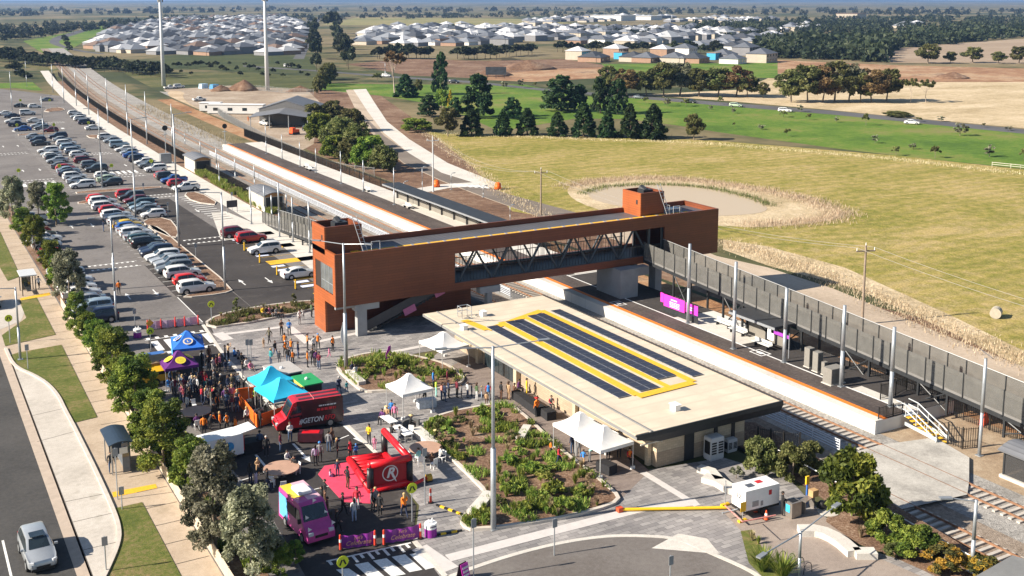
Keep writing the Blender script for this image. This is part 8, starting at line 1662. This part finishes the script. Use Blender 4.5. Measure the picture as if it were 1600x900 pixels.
# ---- bus shelters
s1=thing('bus_shelter','dark blue bus shelter with curved roof on the tan footpath','bus shelter',T(186,742)); p0=s1.location
navy_m=M('shelter_navy',(.028,.045,.07),.4,.12,2); b=B(); rs=[]
for i in range(9): f=i/8; rs.append([(-.9+1.8*f,-1.9,2.42+.22*sin(pi*f)),(-.9+1.8*f,-1.9,2.5+.22*sin(pi*f)),(-.9+1.8*f,1.9,2.5+.22*sin(pi*f)),(-.9+1.8*f,1.9,2.42+.22*sin(pi*f))])
sh_loc=T(187,740); s1.location=(sh_loc.x+.15,sh_loc.y+1.5,0)
b.rings(rs); b.build('roof',navy_m,s1); b=B(); b.bx(.62,.7,-1.6,1.6,.05,2.45); b.build('back_wall',navy_m,s1); b=B(); b.bx(-.35,.62,1.55,1.6,.05,2.42); b.build('end_wall',navy_m,s1); b=B(); b.bx(.1,.62,-1.6,-1.55,.05,2.42); b.build('advert_wall',glass('shelter_glass',(.03,.06,.1)),s1)
b=B(); b.bx(-.1,.5,-1.65,-1.6,1.6,2.1); b.build('timetable',white,s1); b=B(); b.bx(.15,.6,-1.2,1.2,.42,.48); b.build('seat',steel,s1)
for y in (-1.5,1.5): b=B(); b.bx(-.7,-.62,y-.04,y+.04,.02,2.45); b.build('post',steel,s1)
s2=thing('bus_shelter','white roofed open bus shelter at the left edge','bus shelter',T(44,457)); b=B(); b.box((0,0,2.5),(1.9,3.6,.14)); b.build('roof',M('shelter_white',(.55,.57,.58),.5,.06),s2)
for x in (-.75,.75):
    for y in (-1.5,1.5): b=B(); b.bx(x-.05,x+.05,y-.05,y+.05,0,2.45); b.build('post',dark_steel,s2)
b=B(); b.bx(-.5,.5,1.2,1.26,.1,2.2); b.build('end_panel',glassm,s2); b=B(); b.bx(-.2,.3,-1.2,1.0,.42,.48); b.build('seat',dark_steel,s2)
# ---- lamp posts and masts
def lamp(u,v,vt,label,arms=(),r0=.13,r1=.07,z=0.0,group=None,name='lamp_post',al=1.9,base=True,arot=None):
    h=hgt(u,v,vt,z); r=thing(name,label,'lamp post',T(u,v,z),0,group); b=B(); b.tube((0,0,0),(0,0,h*.45),r0,r0*.9,12); b.tube((0,0,h*.45),(0,0,h),r1*1.25,r1,10); b.build('pole',steel,r,smooth=True)
    if base: b=B(); b.box((0,0,.03),(.5,.5,.06)); b.build('base_plate',steel,r)
    for a in arms:
        d=Vector((cos(a),sin(a),0)); b=B(); b.tube((0,0,h-.1),d*al+V3(0,0,h+.12),.05,.04,8); ar=b.build('arm',steel,r); b=B(); b.box(d*(al+.35)+V3(0,0,h+.14),(.8,.32,.1),a); b.build('luminaire',M('lamp_head',(.3,.32,.34),.4,.1,3,.4),ar)
    return r
lamp(771,827,541,'tall grey lamp post standing in the long garden bed',(-.25,pi-.25),.2,.1,al=3.2); lamp(541,577,380,'tall grey lamp post at the round bed in front of the bridge end',(-.9,2.4),.2,.1,al=2.4); lamp(1518,893,781,'grey lamp post at the lower right beside the handrail',(pi-.5,),.14,.1,al=1.6); lamp(1248,905,830,'grey lamp post with two long arms at the bottom edge',(.28,pi+.28),.11,.08,al=4.2)
lamp(280,386,178,'tall lamp post at the middle island beside the long row of cars',(0,),.18,.1); lamp(160,293,170,'tall lamp post behind the white van at the far row',(pi,),.16,.09); lamp(352,454,300,'tall lamp post at the end of the garden island near the white SUV',(pi,),.14,.09); lamp(179,452,340,'tall lamp post beside the people in the car park aisle',(pi,),.14,.09); lamp(212,338,186,'thin tall lamp post among the cars of the second middle row',(0,),.13,.08); lamp(32,562,449,'lamp post on the lawn strip beside the road',(pi,),.13,.08); lamp(68,212,150,'lamp post among the far cars at the left',(0,),.13,.08); lamp(19,172,111,'farthest lamp post at the left edge of the car park',(0,pi),.13,.08)
lamp(182,503,395,'slim lamp post in front of the silver SUV beside the gums',(),.1,.07)
b_mast=[(83,144,100),(100,160,104),(119.5,165,109),(139,179,114),(169,192,122),(200,210,132),(230,225,143),(270,228,162)]
for u,v,vt in b_mast: lamp(u,v,vt,'slender grey mast along the black railway fence','slender masts' and (),.16,.09,group='slender masts along the railway fence',name='railway_mast')
for u,v,vt in ((42,135,95),(289,225,208),(314,257,220),(339,275,231),(368,287,246),(398,296,258),(416,240,195),(441,248,210),(469,260,222),(494,270,232),(533,287,236),(568,299,250),(616,320,262),(343,290,255)): lamp(u,v,vt,'short grey post with a camera along the platforms beyond the bridge',(),.1,.08,group='short grey posts along the far platforms',name='platform_post')
for u,v,vt,l in ((1075,505,381,'thick grey mast beside the pink billboard'),(1146,545,409,'grey mast at the white benches'),(1225,566,450,'grey mast beside the purple station sign'),(1314,604,477,'thick grey mast beside the wide grey cabinet'),(1391,635,511,'grey mast at the end of the white platform')): lamp(u,v,vt,l,(),.2,.16,z=.02,name='platform_mast')
for u,v,vt,l in ((425,345,305,'grey post left of the north screened ramp'),(437,370,285,'tall grey post at the foot of the north screened ramp'),(414,348,290,'grey post on the forecourt at the north ramp'),(458,378,308,'grey post before the middle of the north ramp'),(484,395,315,'grey post before the north ramp beside the bridge'),(393,350,292,'small grey post before the cream hut'),(470,330,290,'post behind the north ramp, farther one') if False else (448,330,303,'grey post behind the north ramp')): lamp(u,v,vt,l,(),.12,.1,name='ramp_post')
sp=lamp(1530,712,560,'grey pole with a tilted solar panel at the platform stairs',(),.15,.13,z=ZT,name='solar_light_pole'); h=hgt(1530,712,560,ZT); b=B(); b.box((.1,0,h+.35),(.7,1.1,.05),.4,.5,.4); b.build('solar_panel',pv,sp)
for u,v,vt,l in ((256,134,-4,'tall white telecom mast at the left with a white truck at its foot'),(418,141,-6,'tall white telecom mast behind the grey depot roof')):
    h=hgt(u,v,vt,ZR); r=thing('telecom_mast',l,'mast',T(u,v,ZR)); b=B(); b.tube((0,0,0),(0,0,h),.95,.5,14); b.build('pole',M('mast_white',(.62,.63,.64),.5,.05),r,smooth=True); b=B()
    for i in range(3): a=i*2.1; b.box((1.1*cos(a),1.1*sin(a),h-1),(.5,.4,2.2),a); b.tube((0,0,h-1),(1.1*cos(a),1.1*sin(a),h-1),.08)
    b.build('antennas',M('antenna_grey',(.2,.21,.23),.5,.1),r)
# ---- timber power poles with wires
def ppole(u,v,vt,label,m=wood,z=ZR):
    h=hgt(u,v,vt,z); r=thing('power_pole',label,'power pole',T(u,v,z),-.35); b=B(); b.tube((0,0,0),(0,0,h),.17,.12,10); b.build('pole',m,r); b=B(); b.box((0,0,h-.7),(2.4,.12,.14)); b.build('crossarm',m,r)
    for x in (-1.1,0,1.1): b=B(); b.tube((x,0,h-.63 if x else h),(x,0,h-.3 if x else h+.3),.06,.04); b.build('insulator',white,r)
    return T(u,v,z)+V3(0,0,h-.3)
t1=ppole(845,336,264,'timber power pole at the paddock corner behind the bridge'); t2=ppole(1347,507,383,'timber power pole beyond the long ramp'); t3=ppole(677,300,214,'pale steel pole with crossarm at the new road crossing',M('pale_pole',(.55,.56,.57),.5,.06))
for p,q,l in ((t1,t2,'thin power wires between the two timber poles'),(t3,t1,'thin power wires from the pale pole to the timber pole at the paddock corner'),(t2,t2+(t2-t1)*1.0,'thin power wires leaving the frame at the right')):
    b=B()
    for s in (-1.1,1.1):
        o_=V3(cos(-.35)*s,sin(-.35)*s,0); pts=[p.lerp(q,i/16)+o_+V3(0,0,-2.2*4*(i/16)*(1-i/16)) for i in range(17)]; b.path(pts,.022,4)
    o=b.build('power_wires',M('wire',(.3,.28,.25),.6,.1)); tag(o,l,'wires')
for u,v,vt in ((631,305,285),(660,300,262),(705,296,272),(755,308,292),(797,345,322)): lamp(u,v,vt,'slim solar light post at the new road works',(.4,),.06,.05,z=ZR,group='slim solar lights at the new road',name='solar_light',al=.5)
lamp(602,120,98,'street light beside the highway in the middle',(2.4,),.16,.1,z=ZR)
for u,v,vt,l in ((260,255,200,'railway signal with a round black head, left one'),(352,230,197,'railway signal with a round black head, right one')):
    h=hgt(u,v,vt,ZT); r=thing('railway_signal',l,'signal',T(u,v,ZT)); b=B(); b.tube((0,0,0),(0,0,h),.09); b.build('post',steel,r); b=B(); b.tube((0,-.1,h),(0,-.16,h),.62,.62,20); b.build('round_backboard',black,r); b=B(); b.box((0,0,h-1.4),(.9,.7,.08)); b.build('platform',steel,r)

r=thing('cycle_shelter','grey flat shelter roof cut off by the bottom right corner','shelter',T(1600,935)); p=[T(u,v,2.4) for u,v in ((1520,903),(1582,868),(1640,885),(1640,960),(1520,960))]; b=B(); b.prism([(q.x,q.y) for q in p],2.3,2.42); W_(b,'roof',M('grey_roof_panel',(.2,.2,.195),.6,.1,1),r); q=p[1]; b=B(); b.bx(q.x-.1,q.x,q.y-.6,q.y-.5,0,2.3); W_(b,'post',dark_steel,r)
# ================================================================== FAR BUILDINGS
ROOFS=[M('roof_charcoal',(.06,.065,.075),.6,.12,.5),M('roof_slate',(.12,.13,.15),.6,.12,.5),M('roof_grey',(.22,.235,.26),.55,.1,.5),M('roof_pale',(.4,.41,.42),.5,.08,.5),M('roof_white',(.56,.56,.57),.5,.06,.5),M('roof_brown',(.16,.11,.085),.7,.12,.5)]
WALLS=[M('wall_cream',(.42,.37,.3),.8,.08,.5),M('wall_white',(.62,.61,.59),.8,.06,.5),M('wall_brick',(.3,.19,.13),.85,.12,.5),M('wall_grey',(.2,.2,.21),.8,.1,.5)]
def house_parts(w,d,h,k=0):
    """hip roofed house, wing in front when k is odd"""
    wl=B(); wl.bx(-w/2,w/2,-d/2,d/2,0,h)
    def hip(b,x0,x1,y0,y1,z,o=.5,s=.42):
        x0-=o;x1+=o;y0-=o;y1+=o; W2,D2=x1-x0,y1-y0; m=min(W2,D2)/2; r=m*s*1.1
        if W2>=D2: a,c=(x0+m,(y0+y1)/2,z+r),(x1-m,(y0+y1)/2,z+r); e=[(x0,y0,z),(x1,y0,z),(x1,y1,z),(x0,y1,z)]; b.mesh(e+[a,c],[(0,1,5,4),(1,2,5),(2,3,4,5),(3,0,4),(3,2,1,0)])
        else: a,c=((x0+x1)/2,y0+m,z+r),((x0+x1)/2,y1-m,z+r); e=[(x0,y0,z),(x1,y0,z),(x1,y1,z),(x0,y1,z)]; b.mesh(e+[a,c],[(0,1,4),(1,2,5,4),(2,3,5),(3,0,4,5),(3,2,1,0)])
    rf=B(); hip(rf,-w/2,w/2,-d/2,d/2,h)
    if k: wl.bx(-w/2+.2,-w/2+6.2,-d/2-3,-d/2,0,h-.1); hip(rf,-w/2+.2,-w/2+6.2,-d/2-3,-d/2+2,h-.1)
    return wl,rf
HM={}
def house(p,rz,w,d,h,k,ri,wi,label,group,detail=False,name='house'):
    key=(w,d,h,k)
    if key not in HM:
        wl_,rf_=house_parts(w,d,h,k); m1=bpy.data.meshes.new('wall'); m1.from_pydata(wl_.v,[],wl_.f); m1.materials.append(WALLS[0]); m2=bpy.data.meshes.new('roof'); m2.from_pydata(rf_.v,[],rf_.f); m2.materials.append(ROOFS[0]); HM[key]=(m1,m2)
    r=thing(name,label,'house',p,rz,group)
    for nm,me,m in (('wall',HM[key][0],WALLS[wi]),('roof',HM[key][1],ROOFS[ri])):
        o=bpy.data.objects.new(nm,me); COL.objects.link(o); o.parent=r; o.material_slots[0].link='OBJECT'; o.material_slots[0].material=m
    if detail:
        n=3 if h<4 else 4
        for i in range(n):
            for z in ([1.5] if h<4 else [1.5,4.3]):
                b=B(); x=-w/2+(i+.5)*w/n+(.0); b.bx(x-.8,x+.8,-d/2-.06 if not k or i else -d/2-3.06,-d/2 if not k or i else -d/2-3,z-.6,z+.7); b.build('window',glassm,r)
    return r
R4=random.Random(21)
# dense grey estate at the left: streets of tightly packed roofs, nearest 230 of them
cand=[]
def est(poly,stepx,stepy,ang,jit=.12):
    P=[T(u,v,ZR) for u,v in poly]; xs_=[p.x for p in P]; ys_=[p.y for p in P]; c=Vector((sum(xs_)/len(P),sum(ys_)/len(P),0)); out=[]
    ca,sa=cos(ang),sin(ang); Rm=max((p-c).length for p in P)
    i0=int(Rm/stepx)+1; j0=int(Rm/stepy)+1
    for i in range(-i0,i0+1):
        for j in range(-j0,j0+1):
            if j%4==0: continue
            x=c.x+(i+R4.uniform(-jit,jit))*stepx*ca-(j+R4.uniform(-jit,jit))*stepy*sa; y=c.y+(i)*stepx*sa+(j)*stepy*ca
            if inpoly((x,y),[(p.x,p.y) for p in P]): out.append((x,y))
    return out
pts=est([(142,77),(200,84),(300,86),(420,86),(462,84),(470,62),(474,40),(440,27),(300,30),(255,34),(200,44),(165,56)],14,16.5,.35)
pts.sort(key=lambda p:hypot(*p)); print('estate houses',len(pts))
far=[p for p in pts[262:]]
for x,y in pts[:262]:
    house((x,y,ZR),.35+R4.choice((0,pi/2,pi,-pi/2)),R4.choice((12.5,14)),R4.choice((15,17)),R4.choice((2.5,2.5,2.7,4.8)),R4.choice((0,1)),R4.choice((0,0,0,1,1,1,2,2,3,4,5)),R4.choice((0,3,3,2)),'house with a hip roof in the dense grey estate at the upper left','houses of the dense grey estate at the upper left')
def house_mass(name,label,plist,roofs=(0,0,1,1,2,3,4,5),seed=1):
    r=random.Random(seed); b=B(); nr=len(ROOFS)
    for x,y in plist:
        w,d,h=r.choice((12.5,14)),r.choice((15,17)),r.choice((2.9,3.1,5.2)); wl_,rf_=house_parts(w,d,h,r.choice((0,1))); a=.35+r.choice((0,pi/2)); R_=Matrix.Rotation(a,3,'Z'); o=Vector((x,y,ZR))
        b.mat(nr+r.choice((0,3,3))).mesh([o+R_@Vector(v) for v in wl_.v],wl_.f); b.mat(r.choice(roofs)).mesh([o+R_@Vector(v) for v in rf_.v],rf_.f)
    ob=b.build(name,ROOFS+WALLS); tag(ob,label,'houses',kind='stuff')
house_mass('distant_houses','rest of the dense grey estate fading towards the horizon at the upper left',far,seed=2)
# middle estate behind the pines and far right suburb
mid=est([(560,70),(640,74),(800,70),(800,45),(700,44),(575,48)],18,26,.5)+est([(800,62),(1000,76),(1200,80),(1230,60),(1100,46),(900,44),(800,48)],20,30,.55)
mid.sort(key=lambda p:hypot(*p)); print('mid houses',len(mid))
near_n=34
for x,y in mid[:near_n]: house((x,y,ZR),.5+R4.choice((0,pi/2,pi)),R4.choice((12.5,14)),R4.choice((15,17)),R4.choice((2.9,3.1,5.2)),R4.choice((0,1)),R4.choice((0,0,1,1,2,4)),R4.choice((0,1,2,3)),'house with a hip roof in the suburb behind the new houses','houses of the suburb behind the new houses')
house_mass('distant_houses','suburb of grey and white roofs across the middle distance',mid[near_n:],(0,1,1,2,3,4,4),3)
house_mass('distant_houses','faint distant roofs below the horizon in the middle and right',est([(800,30),(1000,26),(1260,32),(1260,42),(1000,34),(830,36)],40,60,.6)+est([(600,44),(800,36),(900,40),(700,46)],45,60,.6)+est([(1200,48),(1440,38),(1440,42),(1210,54)],30,40,.5),(1,2,3,4,4),4)
# houses one can tell apart along the green strip
for u,v,w,d,h,k,ri,wi,l in ((903,93,11,12,5.6,0,4,0,'two storey house with a white hip roof, leftmost of the new houses'),(928,96,17,13,3,1,0,2,'long low house with a charcoal roof beside the leftmost white roofed house'),(962,89,13,12,5.8,0,4,2,'two storey brick house with a white roof beside blue wrapped framing'),(990,96,14,13,3,1,0,0,'low grey roofed house in front of blue wrapped framing'),(1010,97,14,13,3,0,1,2,'low slate roofed house in the middle of the new row'),(1035,90,12,12,5.8,0,4,2,'two storey brick house with a white roof in the middle of the row'),(1055,97,16,13,3,1,1,0,'wide low house with a slate roof right of the middle'),(1070,88,13,12,5.8,0,1,1,'two storey house with a slate roof, white walls, right of the middle'),(1085,98,15,13,3,0,0,2,'low charcoal roofed house next to a bare lot'),(1130,92,16,13,3.2,0,1,3,'low blue grey house beside bright blue wrapped framing'),(1145,99,13,12,3,0,1,1,'white walled low house near the right end of the new row'),(1165,86,18,13,5.6,0,1,3,'wide two storey house with a slate roof at the right end'),(1190,97,18,13,5.4,0,1,0,'cream two storey house at the right end of the new row'),(590,65,13,12,3,0,2,0,'tan walled house with grey roof, leftmost below the field'),(625,66,14,12,3,0,1,1,'white walled house with a slate roof above the pines'),(645,65,12,12,3,0,2,1,'white house with a pale blue roof above the pines'),(735,61,14,14,4,0,4,0,'big white hip roof right of the middle pines'),(762,62,18,14,4,1,1,3,'large grey roof beside the big white hip roof'),(702,66,16,12,3,0,5,0,'tan house between the middle pines')):
    p=T(u,v,ZR); house(p,.45,w,d,h,k,ri,wi,l,None,True)
for u,v,l in ((970,92,'bright blue wrapped house frame left of the brick house'),(1115,93,'bright blue wrapped house frame near the right end of the row')):
    p=T(u,v,ZR); r=thing('unfinished_house',l,'unfinished house',p,.45); b=B(); b.bx(-4,4,-3,3,0,4.2); b.build('blue_wrap',M('sisalation',(.05,.35,.6),.5,.2),r); b=B(); b.bx(-4.3,4.3,-3.3,3.3,4.2,4.4); b.build('top_plate',wood,r)
for u,v,w,h,d,l in ((958,32,60,9,60,'large white warehouse in the far middle distance'),(1010,31,50,7,40,'second white warehouse in the far distance'),(1330,29,70,10,40,'pale brown institutional building in the far woods')):
    p=T(u,v,ZR); r=thing('warehouse',l,'warehouse',p,.5); b=B(); b.bx(-w/2,w/2,-d/2,d/2,0,h); b.build('wall',WALLS[1] if 'white' in l else WALLS[0],r); b=B(); b.bx(-w/2-1,w/2+1,-d/2-1,d/2+1,h,h+.6); b.build('roof',ROOFS[4] if 'white' in l else ROOFS[5],r)
# ---- depot beside the dirt road
D0=T(442,198,ZR); dp=thing('depot_shed','large grey gabled depot shed with an open awning in front','shed',D0,-.55)
b=B(); W2,Ld=8.5,17; 
b.mesh([(-W2,4,5.0),(0,4,7.6),(W2,4,5.0),(-W2,4+Ld,5.0),(0,4+Ld,7.6),(W2,4+Ld,5.0),(-W2,4,4.8),(0,4,7.4),(W2,4,4.8),(-W2,4+Ld,4.8),(0,4+Ld,7.4),(W2,4+Ld,4.8)],[(0,1,4,3),(1,2,5,4),(6,9,10,7),(7,10,11,8),(0,6,7,1),(1,7,8,2)]); b.build('roof',roof_grey,dp)
b=B(); b.mesh([(-W2+.4,4.1,0),(W2-.4,4.1,0),(W2-.4,4.1,4.9),(0,4.1,7.4),(-W2+.4,4.1,4.9),(-W2+.4,Ld+3.8,0),(W2-.4,Ld+3.8,0),(W2-.4,Ld+3.8,4.9),(0,Ld+3.8,7.4),(-W2+.4,Ld+3.8,4.9)],[(0,1,2,3,4),(5,9,8,7,6),(0,4,9,5),(1,6,7,2)]); b.build('wall',M('shed_wall',(.17,.165,.16),.7,.12),dp)
b=B(); b.mesh([(-W2-.5,-5,3.3),(0,-5,4.6),(W2+.5,-5,3.3),(-W2-.5,3.9,3.9),(0,3.9,5.4),(W2+.5,3.9,3.9)],[(0,1,4,3),(1,2,5,4)]); b.mesh([(-W2-.5,-5,3.2),(0,-5,4.5),(W2+.5,-5,3.2),(-W2-.5,3.9,3.8),(0,3.9,5.3),(W2+.5,3.9,3.8)],[(3,4,1,0),(4,5,2,1)]); b.build('awning',roof_grey,dp)
for x in (-W2,-W2/3,W2/3,W2): b=B(); b.tube((x,-4.6,0),(x,-4.6,3.4 if abs(x)>5 else 4.2),.12); b.build('post',steel,dp)
for u,v,w,h,l in ((330,174,7,3,'small white site shed at the gravel yard'),(370,178,19,3.2,'long white site shed beside the depot'),(297,160,0,0,'')):
    if not w: continue
    p=T(u,v,ZR); r=thing('site_shed',l,'shed',p,-.62); b=B(); b.bx(-w/2,w/2,-1.6,1.6,.3,h); b.build('wall',WALLS[1],r); b=B(); b.bx(-w/2-.2,w/2+.2,-1.8,1.8,h,h+.15); b.build('roof',white,r)
    for i in range(max(1,int(w/5))): b=B(); x=-w/2+2+i*5; b.bx(x,x+1.6,-1.63,-1.6,1.2,2.2); b.build('window',glassm,r)
    b=B(); b.bx(-w/2+.4,w/2-.4,-1.4,1.4,0,.3); b.build('stumps',black,r)
for u,v,rad,h,l in ((382,141,7,4.5,'brown dirt mound behind the depot yard, left one'),(345,142,5,2.5,'low dirt mound beside a blue tarpaulin'),(470,143,6,2.5,'rubble mound at the foot of the right mast'),(825,108,16,5,'large brown earth mound beside the first new house'),(770,118,12,4,'brown earth mound at the billboard'),(1330,123,10,3,'brown dirt heap on the red earthworks') if False else (1490,122,10,3,'brown dirt heap on the orange earthworks')):
    p=T(u,v,ZR); b=B(); rs=[]; rr=random.Random(int(u)); n=14; k_=[rr.uniform(.75,1.25) for _ in range(n)]
    for j in range(6): f=j/5; rs.append([(rad*(1-f*.95)*k_[i]*cos(2*pi*i/n),rad*(1-f*.95)*k_[i]*sin(2*pi*i/n)*.8,h*f**.8*rr.uniform(.92,1.05)-.1) for i in range(n)])
    o=b.rings(rs).build('dirt_mound',dirt,loc=p,smooth=True); tag(o,l,'mound')
for u,v,l in ((335,139,'blue tarpaulin covered stack behind the depot yard, right one'),(318,138,'pale blue covered stack behind the depot yard, left one')): p=T(u,v,ZR); b=B(); b.box((0,0,1),(3.5,2.5,2),.4,0,0,.85); o=b.build('covered_stack',M('tarp_blue' if 'pale' not in l else 'tarp_pale',(.05,.28,.55) if 'pale' not in l else (.35,.5,.62),.6,.15),loc=p); tag(o,l,'stack')
r=thing('billboard','dark roadside billboard beside the highway earthworks','billboard',T(775,122,ZR),-.5); b=B(); b.bx(-5,5,-.15,.15,1.6,5.4); b.build('panel',M('billboard_dark',(.05,.06,.07),.5,.4,.4),r)
for x in (-4,0,4): b=B(); b.bx(x-.12,x+.12,-.12,.12,0,1.6); b.build('post',dark_steel,r)
r=thing('billboard','small dark notice board on posts beside the car park footpath','notice board',T(363,332),0); b=B(); b.bx(-.9,.9,-.05,.05,.9,2.1); b.build('panel',M('board_dark',(.03,.03,.035),.5,.2),r)
for x in (-.85,.85): b=B(); b.bx(x-.05,x+.05,-.05,.05,0,2.1); b.build('post',steel,r)
for u,v,l in ((460,210,'orange red machine in the depot yard, nearer one'),(448,192,'red machine under the depot awning')):
    r=thing('site_machine',l,'machine',T(u,v,ZR),.4); b=B(); b.box((0,0,.9),(2.6,1.4,1.0)); b.box((-.6,0,1.6),(1.2,1.2,.8)); b.build('body',M('machine_orange',(.75,.1,.02),.5,.15),r)
    for s in (-1,1): b=B(); b.box((0,s*.7,.3),(2.6,.35,.6)); b.build('track',black,r)
person(388,190,'stand',0,'hivis','hivis','worker in orange standing alone in the depot yard',None,z=ZR)
# far hills beyond the plain, and the air in front of them
b=B(); rs=[]; N=60
hm=G('hill_scrub',[(.3,(.03,.045,.03)),(.7,(.075,.08,.05))],s1=.0008,s2=.01,bmp=0,k=.2)
for yb,hh,sd in ((0,0,0),(700,26,1),(1800,44,2),(3200,20,3),(4200,0,4)): rs.append([(-7000+i*380,14000+yb-i*95,ZR-6+hh*(.35+.65*abs(sin(i*.21+1.1)*cos(i*.07+.4)))) for i in range(N)])
struct(b.rings(rs,cap=False,closed=False).build('hills',hm,smooth=True))
b=B(); b.bx(-8000,18000,-320,20500,-9,64); hz=bpy.data.materials.new('haze'); hz.use_nodes=True; t=hz.node_tree; t.nodes.clear(); v=t.nodes.new('ShaderNodeVolumePrincipled'); v.inputs['Color'].default_value=(.32,.55,1,1); v.inputs['Density'].default_value=HAZE; v.inputs['Anisotropy'].default_value=.2
q=t.nodes.new('ShaderNodeOutputMaterial'); lk(t,v.outputs[0],q.inputs['Volume']); o=b.build('haze',hz); o['kind']='stuff'; o['label']='thin blue haze over the distant plain'; o['category']='haze'
